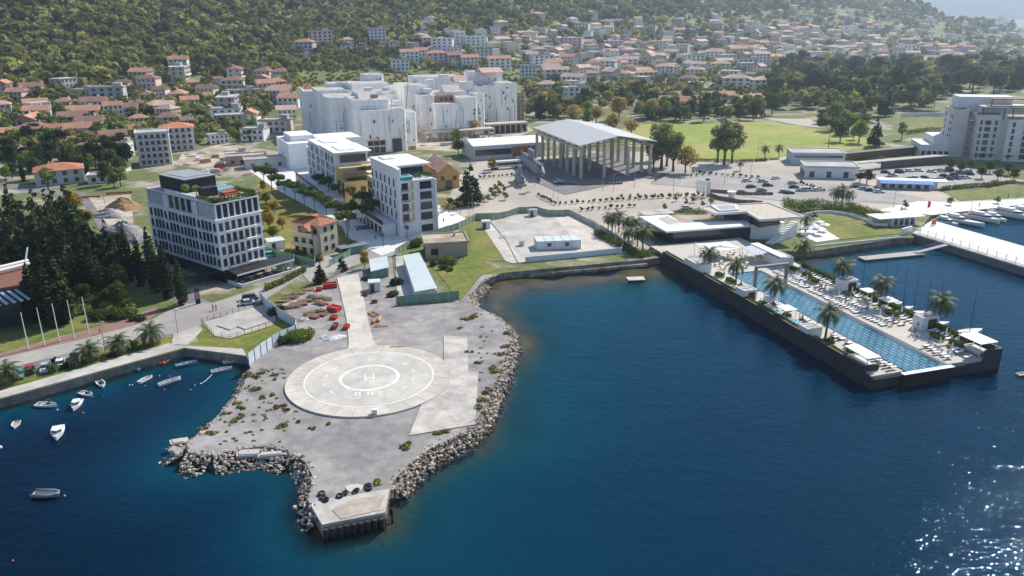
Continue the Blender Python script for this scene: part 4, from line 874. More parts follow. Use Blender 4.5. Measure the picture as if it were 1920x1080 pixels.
for px, py, a in [(943, 447, .3), (900, 430, .2)]:
    o = thing('bench', 'white slatted bench on the grass by the yard kerb' if px > 920 else 'pale bench on the grass near the small cabin', 'bench', g(px, py), a)
    part('seat', MB().box(-1.1, 1.1, -.3, .3, .42, .48), M['white'], o); part('leg', MB().box(-1, -.9, -.25, .25, 0, .42).box(.9, 1, -.25, .25, 0, .42), M['grey'], o); part('backrest', MB().box(-1.1, 1.1, .26, .32, .48, .9), M['white'], o)
# ---------------------------------------------------------------- things lying on the building site
def stack(name, lab, px, py, rz, mbs, cat=None, z=LZ):
    o = thing(name, lab, cat or name.replace('_', ' '), g(px, py, z), rz)
    for n_, mb, m in mbs: part(n_, mb, m, o)
    return o
def crate(L_, W2, h): return MB().box(-L_/2, L_/2, -W2/2, W2/2, .12, .2).box(-L_/2, L_/2, -W2/2, -W2/2+.08, .2, h).box(-L_/2, L_/2, W2/2-.08, W2/2, .2, h).box(-L_/2, -L_/2+.08, -W2/2+.08, W2/2-.08, .2, h).box(L_/2-.08, L_/2, -W2/2+.08, W2/2-.08, .2, h)
sk = lambda L_, W2: MB().box(-L_/2, L_/2, -W2/2, -W2/2+.15, 0, .12).box(-L_/2, L_/2, W2/2-.15, W2/2, 0, .12)
def ribs(L_, W2, h, n=6):
    mb = MB()
    for i in range(n):
        x = -L_/2+L_*(i+.5)/n; mb.box(x-.05, x+.05, -W2/2-.06, -W2/2, .15, h); mb.box(x-.05, x+.05, W2/2, W2/2+.06, .15, h)
    return mb
for px, py, rz, L_, W2, h, lab in [(619, 539, .25, 3.6, 1.9, 1.3, 'bright red skip by the site gate'), (598, 545, .15, 1.5, 1.4, .9, 'small red skip left of the larger red skip at the gate'), (627, 582, -.45, 3.0, 2.2, 1.1, 'red stacked formwork skip beside the drive'), (626, 598, -.2, 1.6, 1.4, .8, 'small dark red bin below the red formwork skip'), (650, 616, 1.5, 1.9, 1.2, .9, 'single red skip standing on the pale drive'), (628, 615, 1.5, 2.4, 1.0, 1.0, 'rusty skip beside the pale drive')]:
    m = M['red'] if 'rusty' not in lab else mat('rust', (.20, .07, .04), .9, .2, 2)
    stack('skip', lab, px, py, rz, [('tray', crate(L_, W2, h), m), ('skid', sk(L_, W2), M['black']), ('rib', ribs(L_, W2, h), m), ('load', MB().box(-L_/2+.1, L_/2-.1, -W2/2+.1, W2/2-.1, .2, h*.8), mat('dark_red_load', (.32, .03, .02), .8, .2, 2))])
q = random.Random(11)
def planks(n, L_, W2, h, jit=.15):
    mb = MB()
    for i in range(n):
        a = q.gauss(0, jit); x, y, z = q.uniform(-.3, .3), q.uniform(-W2/2, W2/2), .08+q.uniform(0, h); l = L_*q.uniform(.6, 1)/2
        dx, dy = math.cos(a)*l, math.sin(a)*l; mb.tube([(x-dx, y-dy, z+q.uniform(-.03, .1)), (x+dx, y+dy, z)], .09, 4)
    return mb
tim2 = mat('weathered_timber', (.34, .24, .17), .85, .2, .8, island=.4); rust = mat('rust', (.20, .07, .04), .9, .2, 2)
for i, (px, py, rz, n, L_, W2, h) in enumerate([(545, 560, .35, 26, 4.5, 2.2, .7), (560, 552, .6, 20, 4.0, 2, .6), (530, 566, .3, 14, 4, 1.5, .4), (590, 560, -.5, 26, 4.4, 2.4, .7), (602, 570, -.6, 22, 4, 2, .6), (580, 590, .9, 16, 3.2, 2, .6), (603, 585, -.4, 18, 3.4, 1.8, .6), (568, 600, 1.4, 12, 2.6, 1.5, .4), (578, 545, .1, 14, 3.4, 1.4, .4), (615, 562, -.3, 12, 3, 1.5, .4), (700, 590, -.8, 9, 4, 1.5, .3), (714, 612, .1, 7, 3.5, 1, .2), (548, 577, .35, 16, 5, 1.6, .5)]):
    stack('timber_pile', 'loose pile of sawn timbers on the building site', px, py, rz, [('plank', planks(n, L_, W2, h), M['wood'] if i % 3 else tim2)], 'timber')
for i, (px, py, rz, W2, L_) in enumerate([(560, 572, .35, 2.6, 4.2), (572, 566, .35, 2.0, 3.6), (590, 596, -.35, 2.0, 2.4), (605, 592, -.3, 1.8, 1.6)]):
    stack('formwork_panel', 'stack of rust brown formwork panels on the building site', px, py, rz, [('panel', MB().box(-L_/2, L_/2, -W2/2, W2/2, .1, .25).box(-L_/2+.1, L_/2-.2, -W2/2+.1, W2/2-.2, .25, .5), rust), ('rib', MB().box(-L_/2, L_/2, -.1, .1, .502, .6).box(-L_/2, L_/2, W2/2-.5, W2/2-.35, .502, .6).box(-L_/2, L_/2, -W2/2+.35, -W2/2+.5, .502, .6), tim2)], 'formwork')
for px, py, r, col, lab in [(701, 604, .35, (.45, .14, .04), 'short orange pipe standing by the drive'), (711, 601, .4, (.50, .30, .12), 'short buff pipe standing by the drive')]:
    stack('pipe', lab, px, py, 1.5, [('pipe', MB().tube([(-1.2, 0, r), (1.2, 0, r)], r, 10, cap=False).tube([(-1.2, 0, r), (1.2, 0, r)], r*.85, 10, cap=False).tube([(-1.22, 0, r), (-1.1, 0, r)], r*1.08, 10), mat('pipe_%d' % px, col, .6, .1, 1))])
for px, py, rz in [(702, 568, .4), (684, 555, .2)]: stack('pallet_bin', 'small rusty brown bin among debris right of the drive', px, py, rz, [('bin', crate(1.4, 1.0, .7), rust), ('skid', sk(1.4, 1.0), tim2)], 'bin')
stack('plank_pair', 'two pale planks lying on the far rim of the round pad', 748, 653, .05, [('plank', MB().box(-1.9, 1.9, -.2, .05, .38, .46).box(-1.6, 1.2, .15, .4, .38, .44).box(-1.2, -.9, .5, 1.3, .02, .3), M['wood'])], 'plank')
def heap(name, lab, px, py, rx, ry, h, m, z=LZ, cat='heap', n=16):
    o = thing(name, lab, cat, g(px, py, z)); mb = MB(); vs = []; qq = random.Random(int(px)); K = 7
    for j in range(K+1):
        for i in range(n):
            a = 2*math.pi*i/n; r = 1-j/K; rr_ = r*(1+.18*math.sin(3*a+px)+qq.uniform(-.07, .07)); vs.append((rx*rr_*math.cos(a), ry*rr_*math.sin(a), h*(1-r**1.4)*qq.uniform(.88, 1.08) if j else -.1))
    mb.add(vs, [(j*n+i, j*n+(i+1) % n, (j+1)*n+(i+1) % n, (j+1)*n+i) for j in range(K) for i in range(n)]); part('heap', mb, m, o); return o
whs = mat('pale_rubble', (.52, .52, .53), .95, .25, 1.2, bump=.15, bsc=2); heap('sand_heap', 'pale heap of broken plaster on the gravel by the drive', 622, 633, 3.4, 1.9, .7, whs)
heap('sand_heap', 'small white sand heap among the timber by the drive', 566, 600, 1.7, 1.0, .8, whs)
heap('gravel_heap', 'big grey gravel heap left of the hotel', 236, 448, 9, 8, 6.0, mat('grey_spoil', (.26, .25, .25), .95, .25, .6, bump=.3, bsc=1))
heap('earth_heap', 'brown earth heap behind the grey gravel heap', 232, 392, 7, 5, 4.5, mat('brown_spoil', (.34, .20, .11), .95, .2, .5, bump=.3, bsc=1))
heap('earth_heap', 'low pale spoil heap between the trees and the hotel', 205, 405, 8, 5, 3, mat('pale_spoil', (.36, .33, .31), .95, .2, .5, bump=.3, bsc=1))
stack('barrier', 'red and white site barrier behind the spoil heaps', 163, 372, .25, [('rail', MB().box(-5, 5, -.2, .2, .3, 1.0), mat('orange_red', (.45, .10, .05), .7, .1, 1)), ('foot', MB().box(-4.5, -4, -.4, .4, 0, .3).box(4, 4.5, -.4, .4, 0, .3), M['grey'])])
stack('barrier', 'longer red barrier near the spoil heap at the hotel', 224, 364, .25, [('rail', MB().box(-5, 5, -.2, .2, .3, 1.0), mat('orange_red', (.45, .10, .05), .7)), ('foot', MB().box(-4.5, -4, -.4, .4, 0, .3).box(4, 4.5, -.4, .4, 0, .3), M['grey'])])
for px, py, rz, col, lab in [(385, 305, .6, (.5, .28, .05), 'orange site skip in the works yard behind the hotel'), (412, 316, .4, (.45, .04, .03), 'red site skip in the works yard behind the hotel'), (690, 272, .1, (.55, .15, .12), 'red tarpaulined crate at the foot of the left shrouded group'), (930, 244, .2, (.5, .08, .06), 'red site container before the stone arcade')]:
    stack('skip', lab, px, py, rz, [('tray', crate(5, 2.2, 1.6), mat('skip_%d' % px, col, .7, .1, 1)), ('skid', sk(5, 2.2), M['black'])])
# clutter of the works yard: individual small piles
q = random.Random(5)
for i in range(64):
    px, py = (q.uniform(350, 470), q.uniform(285, 330)) if i < 24 else (q.uniform(770, 990), q.uniform(246, 282))
    k = q.randrange(3)
    lab = ['stack of pale boards', 'low heap of rubble', 'pile of brown pipes'][k]+(' in the works yard behind the hotel' if i < 24 else ' in the works yard before the stone arcade')
    if k == 1: heap('rubble_heap', lab, px, py, q.uniform(1.5, 3), q.uniform(1, 2), q.uniform(.6, 1.4), M['earth'], n=9)
    else: stack('board_stack' if k == 0 else 'pipe_pile', lab, px, py, q.uniform(0, 3), [('board', MB().box(-2, 2, -1, 1, .1, q.uniform(.6, 1.5)).box(-1.6, 1.9, -.8, .7, 1.5, 1.8) if k == 0 else planks(8, 5, 1.6, .7, .04), [M['plaster'], M['padc'], M['wood']][q.randrange(3)] if k == 0 else tim2)], 'pile')
# ---------------------------------------------------------------- the pool pier, in its own frame: s along it, t across it, deck at z 3
DZ = 3.0; MB.FLIP = True
PZ = (PA[0], PA[1], 0)
def Pp(s, t, z=0): return (s, -t, z)
darkw = mat('pier_cladding', (.045, .042, .042), .7, .2, .3, wave=('X', .9, .25)); deckm = mat('pier_deck', (.50, .465, .41), .85, .06, .4); coping = mat('coping', (.24, .235, .225), .8, .1, .5)
T = thing('pool_pier', 'long dark walled pier with a pale deck carrying the lap pool', 'pier', PZ, PRZ)
def pbox(mb, s0, s1, t0, t1, z0, z1, m=0): return mb.box(s0, s1, -t1, -t0, z0, z1, m)
mb = MB(); pbox(mb, -6, 84, 0, 7.6, -3, DZ); pbox(mb, 84, 90.5, 0, 7.4, -3, DZ-.3); pbox(mb, -6, 25.5, 7.6, 30.9, -3, DZ); pbox(mb, 25.5, 83, 17.8, 30.9, -3, DZ); pbox(mb, 83, 90.5, 18.3, 30.9, -3, DZ-.3)
part('deck', mb, deckm, T)
mb = MB(); pbox(mb, 3, 88, -.6, -.002, -3, 3.9); pbox(mb, 88, 88.5, -.6, 3.2, -3, 3.9); pbox(mb, 90.51, 91, 0, 7.3, -2.8, DZ-.9); pbox(mb, 26, 84, 30.91, 31.3, -3, 3.7); pbox(mb, 84, 91, 30.91, 31.4, -3, 4.6); pbox(mb, 90.61, 91, 27, 30.9, -.6, 4.6); pbox(mb, 90.51, 91, 18.3, 27, -2.8, DZ-.9); pbox(mb, -6, 3, -.5, -.002, -3, 2.6); pbox(mb, 88.501, 91, -.4, -.002, -3, DZ-.35)
part('wall', mb, darkw, T)
mb = MB(); pbox(mb, 25.5, 92, 7.62, 17.78, -2.8, 1.2); pbox(mb, 91.4, 92.2, 6.2, 18.28, -2.8, 2.75); part('pool_basin', mb, M['black'], T)
part('pool_lip', pbox(MB(), 91.2, 92.3, 6.0, 18.3, 2.752, 2.86), M['white'], T)
pz = mat('pool_coping_dark', (.07, .08, .10), .4, .1, .5)
mb = MB(); pbox(mb, 84, 91.18, 7.42, 7.7, 1.3, DZ-.35); pbox(mb, 83, 91.18, 17.8, 18.28, 1.3, DZ-.35); pbox(mb, 25.5, 91, 17.2, 17.78, 1.3, DZ-.1); pbox(mb, 34, 83.9, 7.61, 7.9, 1.3, DZ-.1); part('pool_edge', mb, pz, T)
# pool water with tiled lane pattern on its floor
pw = bpy.data.materials.new('pool_tiles'); pw.use_nodes = True; t = pw.node_tree; L = t.links.new; b = t.nodes['Principled BSDF']; b.inputs['Roughness'].default_value = .12; b.inputs['Specular IOR Level'].default_value = .5
tc = N(t, 'ShaderNodeTexCoord'); nz = N(t, 'ShaderNodeTexNoise', i_Scale=1.1, i_Detail=2.); L(tc.outputs['Object'], nz.inputs['Vector'])
mixv = N(t, 'ShaderNodeMix', data_type='VECTOR'); mixv.inputs[0].default_value = .28; L(tc.outputs['Object'], mixv.inputs[4]); L(nz.outputs['Color'], mixv.inputs[5])
br = N(t, 'ShaderNodeTexBrick'); br.inputs['Scale'].default_value = 1.0; br.inputs['Brick Width'].default_value = 1.5; br.inputs['Row Height'].default_value = .78; br.inputs['Mortar Size'].default_value = .17; br.inputs['Mortar Smooth'].default_value = .1
br.inputs['Color1'].default_value = (.035, .19, .26, 1); br.inputs['Color2'].default_value = (.075, .29, .37, 1); br.inputs['Mortar'].default_value = (.008, .05, .075, 1); L(mixv.outputs[1], br.inputs['Vector']); L(br.outputs[0], b.inputs['Base Color'])
n2 = N(t, 'ShaderNodeTexNoise', i_Scale=2.5); L(tc.outputs['Object'], n2.inputs['Vector']); bp = N(t, 'ShaderNodeBump', i_Distance=.06); L(n2.outputs[0], bp.inputs['Height']); L(bp.outputs[0], b.inputs['Normal'])
part('pool_water', pbox(MB(), 25.5, 91.3, 7.75, 17.5, 1.21, DZ-.16), pw, T)
pd = mat('pool_shallow', (.03, .07, .12), .15, .1, .6, bump=.03, bsc=2); part('shallow_ledge', pbox(MB(), 36, 90, 15.9, 17.19, DZ-.159, DZ-.12), pd, T); part('shallow_ledge', pbox(MB(), 40, 84, 7.91, 8.8, DZ-.159, DZ-.125), pd, T)
# hedges and planters
def ploc(s, t, z=DZ): v = pl(s, t, z); return v
def hedge(lab, s0, s1, t0, t1, z0, h, n=None, m='hedge', planter=True, grp=None):
    sc, tc_ = (s0+s1)/2, (t0+t1)/2; o = thing('hedge', lab, 'hedge', ploc(sc, tc_, z0), PRZ, grp); a, b = (s1-s0)/2, (t1-t0)/2
    mb = MB(); n = n or int((s1-s0)*(t1-t0)*45+(s1-s0)*h*50+60); vs = []
    qq = nr; P_ = np.stack([qq.uniform(-a, a, n), qq.uniform(-b, b, n), qq.uniform(.15*h, h, n)], 1); k = qq.randint(0, 4, n); P_[k == 0, 2] = h; P_[k == 1, 1] = -b; P_[k == 2, 1] = b; e = (k == 3) & (qq.rand(n) < .3); P_[e, 0] = a
    nn = qq.normal(size=(n, 3)); nn /= np.linalg.norm(nn, axis=1)[:, None]; A_ = np.cross(nn, qq.normal(size=(n, 3))); A_ /= np.linalg.norm(A_, axis=1)[:, None]; B_ = np.cross(nn, A_); s_ = .16
    mb.addnp(np.stack([P_-A_*s_-B_*s_, P_+A_*s_-B_*s_*.6, P_+A_*s_*.8+B_*s_, P_-A_*s_*.6+B_*s_], 1).reshape(-1, 3), np.arange(4*n).reshape(n, 4)); mb.box(-a+.12, a-.12, -b+.12, b-.12, .02, h-.12)
    part('foliage', mb, M[m], o)
    if planter: part('planter', MB().box(-a-.1, a+.1, -b-.1, b+.1, -.0, .28), M['plaster'], o)
    return o
hedge('long narrow clipped hedge along the bay side wall of the pool pier', 25, 68, .15, .85, DZ, .95, planter=False)
hedge('short clipped hedge along the bay side wall beyond the planter box', 72, 82, .15, .8, DZ, .9, planter=False)
hedge('low clipped hedge on the land end of the bay side pier wall', 3, 15, .15, .8, DZ, .9, planter=False)
hedge('long clipped hedge along the marina side of the pool pier, land half', 27, 45.5, 29.7, 30.7, DZ, 1.2, planter=False)
hedge('long clipped hedge along the marina side of the pool pier, middle', 49, 72, 29.7, 30.7, DZ, 1.2, planter=False)
hedge('long clipped hedge along the marina side of the pool pier, sea end', 75, 84, 29.7, 30.7, DZ, 1.2, planter=False)
for s, t_, L_ in [(28, 25, 2.6), (33, 25.5, 2.8), (37.5, 24, 3.0), (42, 28.5, 2.6), (50, 25, 2.4), (64, 25.5, 3.2), (78.5, 24.8, 2.8), (83, 25.5, 2.8)]: hedge('block of clipped hedge in a white planter among the marina side loungers', s, s+L_, t_, t_+1.3, DZ, 1.15)
for s, t_, L_ in [(25.5, 3.6, 2.4), (30.5, 3.8, 3.0), (36.5, 3.6, 2.0), (49, 1.6, 1.8), (58, 2.2, 1.6), (66.5, 3.8, 2.0), (74, 1.4, 1.8), (79.3, 2.3, 2.8)]: hedge('block of clipped hedge in a white planter on the bay side deck', s, s+L_, t_, t_+1.2, DZ, .95)
# white service boxes
def pbx(lab, s0, s1, t0, t1, h, opening=None, name='planter_box', cat='cabin'):
    b = Bld(name, lab, cat, (0, 0), 0); b.root.location = ploc(s0, t0); b.root.rotation_euler[2] = PRZ; L_, W2 = s1-s0, t1-t0
    mb = MB(); mb.box(0, L_, -W2, 0, 0, h-.25); mb.box(0, L_, -W2, -W2+.25, h-.25, h); mb.box(0, L_, -.25, 0, h-.25, h); mb.box(0, .25, -W2+.25, -.25, h-.25, h); mb.box(L_-.25, L_, -W2+.25, -.25, h-.25, h); part('wall', mb, M['plaster'], b.root)
    part('roof', MB().box(.25, L_-.25, -W2+.25, -.25, h-.249, h-.15).box(L_/2-.1, L_/2+.1, -W2+.25, -.25, h-.149, h-.05), [M['oldc']], b.root)
    if opening: part('door', MB().box(L_+.01, L_+.08, -W2*.85, -W2*.35, .1, h-.6), mat('dark_wood', (.07, .045, .035), .6, .2, 2), b.root)
    return b.root
pbx('white service box with two roof wells at the land end of the bay wall', 15.5, 23.5, -.3, 3.6, 2.6)
pbx('white changing cabin with dark door on the bay side by the second palm', 42, 45.6, -.4, 3.4, 2.6, True); pbx('low white planter box at the third bay side palm', 67.5, 70.8, -.5, 3.2, 2.1)
pbx('white cabin with dark side on the marina side by the second palm', 45.2, 48.2, 26.4, 31, 3.0, True); pbx('white cabin on the marina side by the last palm', 72.2, 75.0, 26, 30.6, 3.0, True)
# canopies
def canopy(lab, s0, s1, t0, t1, h, th=.14, pool=False, solid=False):
    o = thing('cabana', lab, 'cabana', ploc(s0, t0), PRZ); L_, W2 = s1-s0, t1-t0
    part('canopy', MB().box(-.1, L_+.1, -W2-.1, .1, h, h+th), M['white'], o)
    for x in (.05, L_-.15):
        for y in (-.15, -W2+.05): part('post', MB().box(x, x+.1, y, y+.1, 0, h), M['white'], o)
    part('daybed', MB().box(.5, L_-.5, -W2+.5, -.5, .0, .4).box(.6, L_-.6, -W2+.6, -.6, .402, .52, 1).box(.65, .95, -W2+.7, -.7, .522, .72, 1), [M['oldc'], mat('linen', (.62, .61, .58), .9, .1, 1)], o)
    if pool: part('plunge_pool', MB().box(L_-.2, L_+2.6, -W2+.3, -.4, 0, .35).box(L_, L_+2.4, -W2+.5, -.6, .352, .37, 1), [M['plaster'], mat('plunge_blue', (.12, .42, .5), .1, .1, 1)], o)
    return o
canopy('white square cabana with plunge pool, first on the bay side deck', 50.5, 53.8, .9, 4.0, 2.4, pool=True); canopy('white peaked cabana with plunge pool, second on the bay side deck', 57.2, 60.6, .9, 4.0, 2.4, pool=True)
canopy('long white slatted canopy at the sea end of the bay side deck', 81.6, 88.3, .4, 3.4, 2.3)
canopy('white cabana by the marina side hedge behind the third palm', 53, 56, 27.4, 30, 2.4); canopy('larger white cabana by the marina hedge before the blue sail', 59.8, 63.2, 27, 30, 2.4)
canopy('big white canopy on the sea corner of the marina side deck', 84.6, 90.2, 26.3, 30.6, 2.7)
# portal frame over the pool
o = thing('portal_frame', 'tall grey concrete portal standing in the swimming pool', 'portal', ploc(37, 8.2, DZ-.4), PRZ)
part('column', MB().box(-.5, .5, -.4, .0, -.8, 5.4), coping, o); part('column', MB().box(-.5, .5, -9.6, -9.2, -.8, 5.4), coping, o); part('beam', MB().box(-.5, .5, -9.6, 0, 5.402, 5.9), coping, o)
# loungers
def lounger(lab, grp, towel=None):
    o = thing('sun_lounger', lab, 'sun lounger', (0, 0, 0), 0, grp)
    part('frame', MB().box(-.95, .95, -.32, .32, .2, .26).box(-.85, -.8, -.3, -.25, 0, .2).box(-.85, -.8, .25, .3, 0, .2).box(.8, .85, -.3, -.25, 0, .2).box(.8, .85, .25, .3, 0, .2), M['gframe'], o)
    part('mattress', MB().box(-.95, .3, -.31, .31, .262, .36), M['white'], o)
    part('backrest', MB().add([(.3, -.31, .262), (1.0, -.31, .62), (1.0, .31, .62), (.3, .31, .262), (.27, -.31, .36), (.96, -.31, .72), (.96, .31, .72), (.27, .31, .36)], [(0, 3, 2, 1), (4, 5, 6, 7), (0, 1, 5, 4), (1, 2, 6, 5), (2, 3, 7, 6), (3, 0, 4, 7)]), M['white'], o)
    part('shade_hood', MB().box(.78, 1.1, -.31, .31, .74, .8), M['gframe'], o)
    return o
q = random.Random(21); L0 = lounger('white lounger in the row nearest the pool on the marina side', 'loungers, pool row'); used = [False]
def putl(s, t, face, lab, grp):
    loc = ploc(s+q.uniform(-.12, .12), t+q.uniform(-.35, .35)); rz = PRZ+(math.pi/2 if face > 0 else -math.pi/2)+q.uniform(-.13, .13)
    if q.random() < .08: return
    if not used[0]: L0.location = loc; L0.rotation_euler[2] = rz; used[0] = True; L0['label'] = lab; L0['group'] = grp
    else: dup(L0, loc, rz, lab, grp, cat='sun lounger')
for s in list(np.arange(34, 43, 1.15))+list(np.arange(44, 62, 1.08))+list(np.arange(63.5, 72, 1.08))+list(np.arange(82.5, 89.5, 1.2)): putl(s, 20.3, 1, 'white lounger, marina side poolside row, %s' % ('by the portal' if s < 43.5 else 'middle stretch' if s < 62.5 else 'past the third palm' if s < 73 else 'at the sea end'), 'loungers, pool row')
for s in list(np.arange(36, 44, 1.3))+list(np.arange(51, 60, 1.2))+list(np.arange(67, 72, 1.3))+list(np.arange(86, 90, 1.3)): putl(s, 24.0, 1, 'white lounger, marina side second row, %s' % ('by the portal' if s < 45 else 'middle stretch' if s < 61 else 'sea end'), 'loungers, second row')
for s in list(np.arange(28, 44, 1.3))+list(np.arange(49, 53, 1.2))+list(np.arange(57, 59, 1.2))+list(np.arange(64.5, 71, 1.2))+list(np.arange(76, 83.5, 1.2)): putl(s, 28, 1, 'white lounger in the back row by the marina hedge', 'loungers, back row')
for s in list(np.arange(47, 57, 1.25))+list(np.arange(61, 67, 1.25))+list(np.arange(71.5, 80, 1.2))+list(np.arange(84.5, 89.5, 1.2)): putl(s, 5.6, -1, 'white lounger in the bay side row, %s' % ('land end' if s < 58 else 'middle' if s < 68 else 'sea end'), 'loungers, bay side')
for s, t_ in [(22.5, 12), (22.6, 13.3), (22.3, 14.6), (28, 21), (29.2, 21), (30.4, 21), (31.6, 21), (32.8, 21)]: putl(s, t_, 1, 'white lounger at the land end of the pool', 'loungers, land end')
# closed white parasols
def parasol():
    o = thing('parasol', 'x', 'parasol', (0, 0, 0), 0, 'closed white parasols'); part('base', MB().tube([(0, 0, 0), (0, 0, .12)], .3, 8), M['grey'], o); part('pole', MB().tube([(0, 0, .12), (0, 0, 2.5)], .03, 5), M['grey'], o)
    part('canopy', MB().tube([(0, 0, .9), (0, 0, 1.2), (0, 0, 2.3), (0, 0, 2.55)], [.1, .22, .12, .02], 8), M['white'], o); return o
p0 = parasol(); fst = True
for s, t_ in [(35, 22.3), (39.3, 22.4), (44.5, 22.5), (48.5, 22.5), (52, 22.3), (56, 22.4), (60, 22.5), (66, 22.5), (70, 22.4), (76, 22.5), (84, 22.3), (87, 22.4), (47, 4.6), (52, 5.2), (56, 5.0), (60.5, 5.0), (64.5, 5.0), (72.5, 4.8), (77, 4.8), (86, 5), (51, 27), (58, 26.8), (66, 28.6), (80, 27.8)]:
    lab = 'closed white parasol between loungers on the %s' % ('bay side deck' if t_ < 10 else 'marina side deck')
    if fst: p0.location = ploc(s, t_); p0['label'] = lab; fst = False
    else: dup(p0, ploc(s, t_), 0, lab, 'closed white parasols')
# low daybed tables / terrace furniture behind the pool
def tset(lab, s, t_, z=DZ):
    o = thing('cafe_table', lab, 'table', ploc(s, t_, z), PRZ+q.uniform(0, 1), 'terrace tables'); part('tabletop', MB().tube([(0, 0, .7), (0, 0, .75)], .5, 10), M['white'], o); part('pedestal', MB().tube([(0, 0, 0), (0, 0, .7)], .05, 5), M['grey'], o)
    for a in (0, 2.1, 4.2): part('chair', MB().box(.7*math.cos(a)-.22, .7*math.cos(a)+.22, .7*math.sin(a)-.22, .7*math.sin(a)+.22, .4, .46).box(.9*math.cos(a)-.2, .9*math.cos(a)+.2, .9*math.sin(a)-.04, .9*math.sin(a)+.04, .46, .85).box(.7*math.cos(a)-.03, .7*math.cos(a)+.03, .7*math.sin(a)-.03, .7*math.sin(a)+.03, 0, .4), mat('wicker', (.16, .11, .08), .8, .2, 3), o)
for s, t_ in [(8, 10), (10, 13), (12, 10.5), (14, 14), (16.5, 11), (18.5, 14), (20, 17), (15, 17.5), (11, 17), (18, 8.5), (7.5, 14.5), (21.5, 8.5), (6, 12), (9.3, 19), (13, 20)]: tset('round white cafe table with chairs on the terrace behind the pool', s, t_)
# shade sails
o = thing('shade_sail', 'tangle of white shade sails on posts over the pool terrace', 'shade sail', ploc(5.5, 10), PRZ)
for a in ((0, 1.5), (8, .5), (1, -8), (8.5, -9), (4.5, -4)): part('post', MB().tube([(a[0], a[1], 0), (a[0], a[1], 3.4)], .09, 6), M['white'], o)
def sail(a, b, c, sag):
    mb = MB(); n = 7; vs = []; idx = {}
    for i in range(n+1):
        for j in range(n+1-i):
            u, v = i/n, j/n; w = 1-u-v; p = Vector(a)*u+Vector(b)*v+Vector(c)*w; p.z -= sag*(u*v+v*w+u*w)*3; idx[i, j] = len(vs); vs.append(p)
    m_ = len(vs); vs += [v+Vector((0, 0, .03)) for v in vs]; fs = []
    for i in range(n):
        for j in range(n-i):
            fs.append((idx[i, j], idx[i+1, j], idx[i, j+1])); 
            if j < n-i-1: fs.append((idx[i+1, j], idx[i+1, j+1], idx[i, j+1]))
    fs += [tuple(k+m_ for k in reversed(f)) for f in fs]; return mb.add(vs, fs)
for a, b, c in [((0, 1.5, 3.3), (8, .5, 3.3), (4.5, -4, 3.4)), ((0, 1.5, 3.1), (1, -8, 3.3), (4.5, -4, 3.2)), ((8, .5, 3.1), (8.5, -9, 3.3), (4.5, -4, 3.0)), ((1, -8, 3.3), (8.5, -9, 3.3), (4.5, -4, 3.5))]: part('sail', sail(a, b, c, .35), M['white'], o)
# pergola bar
o = thing('pergola', 'long white pergola bar with glazed canopy behind the pool portal', 'pergola', ploc(12, 21.5), PRZ)
part('roof', MB().box(-1, 14, -4.6, -2.0, 3.1, 3.3), M['white'], o); part('glazed_canopy', MB().add([(0, -2, 3.0), (8, -2, 3.0), (8, 1.6, 2.5), (0, 1.6, 2.5), (0, -2, 3.06), (8, -2, 3.06), (8, 1.6, 2.56), (0, 1.6, 2.56)], [(0, 3, 2, 1), (4, 5, 6, 7), (0, 1, 5, 4), (1, 2, 6, 5), (2, 3, 7, 6), (3, 0, 4, 7)]), mat('frosted_panel', (.55, .58, .6), .4, .05, 1), o)
for x in (-.9, 3, 7, 11, 13.8): part('post', MB().box(x, x+.12, -4.5, -4.38, 0, 3.1).box(x, x+.12, 1.4, 1.5, 0, 2.5) if x < 8 else MB().box(x, x+.12, -4.5, -4.38, 0, 3.1).box(x, x+.12, -2.2, -2.1, 0, 3.1), M['white'], o)
part('bar_counter', MB().box(1, 9, -3.6, -2.8, 0, 1.1), M['oldc'], o)
pbx('white flat cabin with two roof wells beside the pergola bar', 18, 25, 23.5, 28.5, 2.6)
MB.FLIP = False
# ---------------------------------------------------------------- pool club building behind
CB = Bld('club_building', 'white angular pool club with overhanging roofs and roof terrace', 'restaurant', (45.2, 228), 74)
CB.root.location.z = LZ
def poly(b, name, pts, z0, z1, m, mt=None): return b.part(name, MB().prism(pts, z0, z1, 0, 0 if mt is None else 1), [m]+([mt] if mt is not None else []))
rz_ = CB.rz
def toC(px, py, z): p = g(px, py, z+LZ)-Vector((45.2, 228, LZ+z)); return (p.x*math.cos(rz_)+p.y*math.sin(rz_), -p.x*math.sin(rz_)+p.y*math.cos(rz_))
zf = lambda x, y: (1180+x/5.333, 360+y/5.333)
rl = [toC(*zf(x, y), 5) for x, y in [(370, 395), (95, 245), (390, 225), (520, 310), (770, 300), (1180, 278), (1215, 335)]]
poly(CB, 'roof', rl, 4.5, 5.0, M['white'], M['white'])
CB.part('roof_well', MB().prism([toC(*zf(x, y), 5) for x, y in [(285, 262), (380, 240), (515, 310), (400, 330)]], 5.003, 5.05), M['oldc'])
tr_ = [toC(*zf(x, y), 4.5) for x, y in [(520, 305), (400, 235), (800, 190), (1150, 215), (1180, 270), (770, 295)]]
poly(CB, 'roof_terrace', tr_, 4.1, 4.49, M['earth'])
inn = lambda P_, k: [(sum(p[0] for p in P_)/len(P_)+(x-sum(p[0] for p in P_)/len(P_))*k, sum(p[1] for p in P_)/len(P_)+(y-sum(p[1] for p in P_)/len(P_))*k) for x, y in P_]
low = [toC(*zf(x, y), 5) for x, y in [(370, 395), (110, 250), (800, 190), (1400, 130), (1640, 250), (1215, 335)]]
poly(CB, 'glazed_wall', inn(low, .88), 0, 4.4, M['glass'], M['oldc'])
hi = [toC(*zf(x, y), 8) for x, y in [(705, 155), (1385, 112), (1740, 250), (1310, 280), (1175, 200), (860, 218)]]
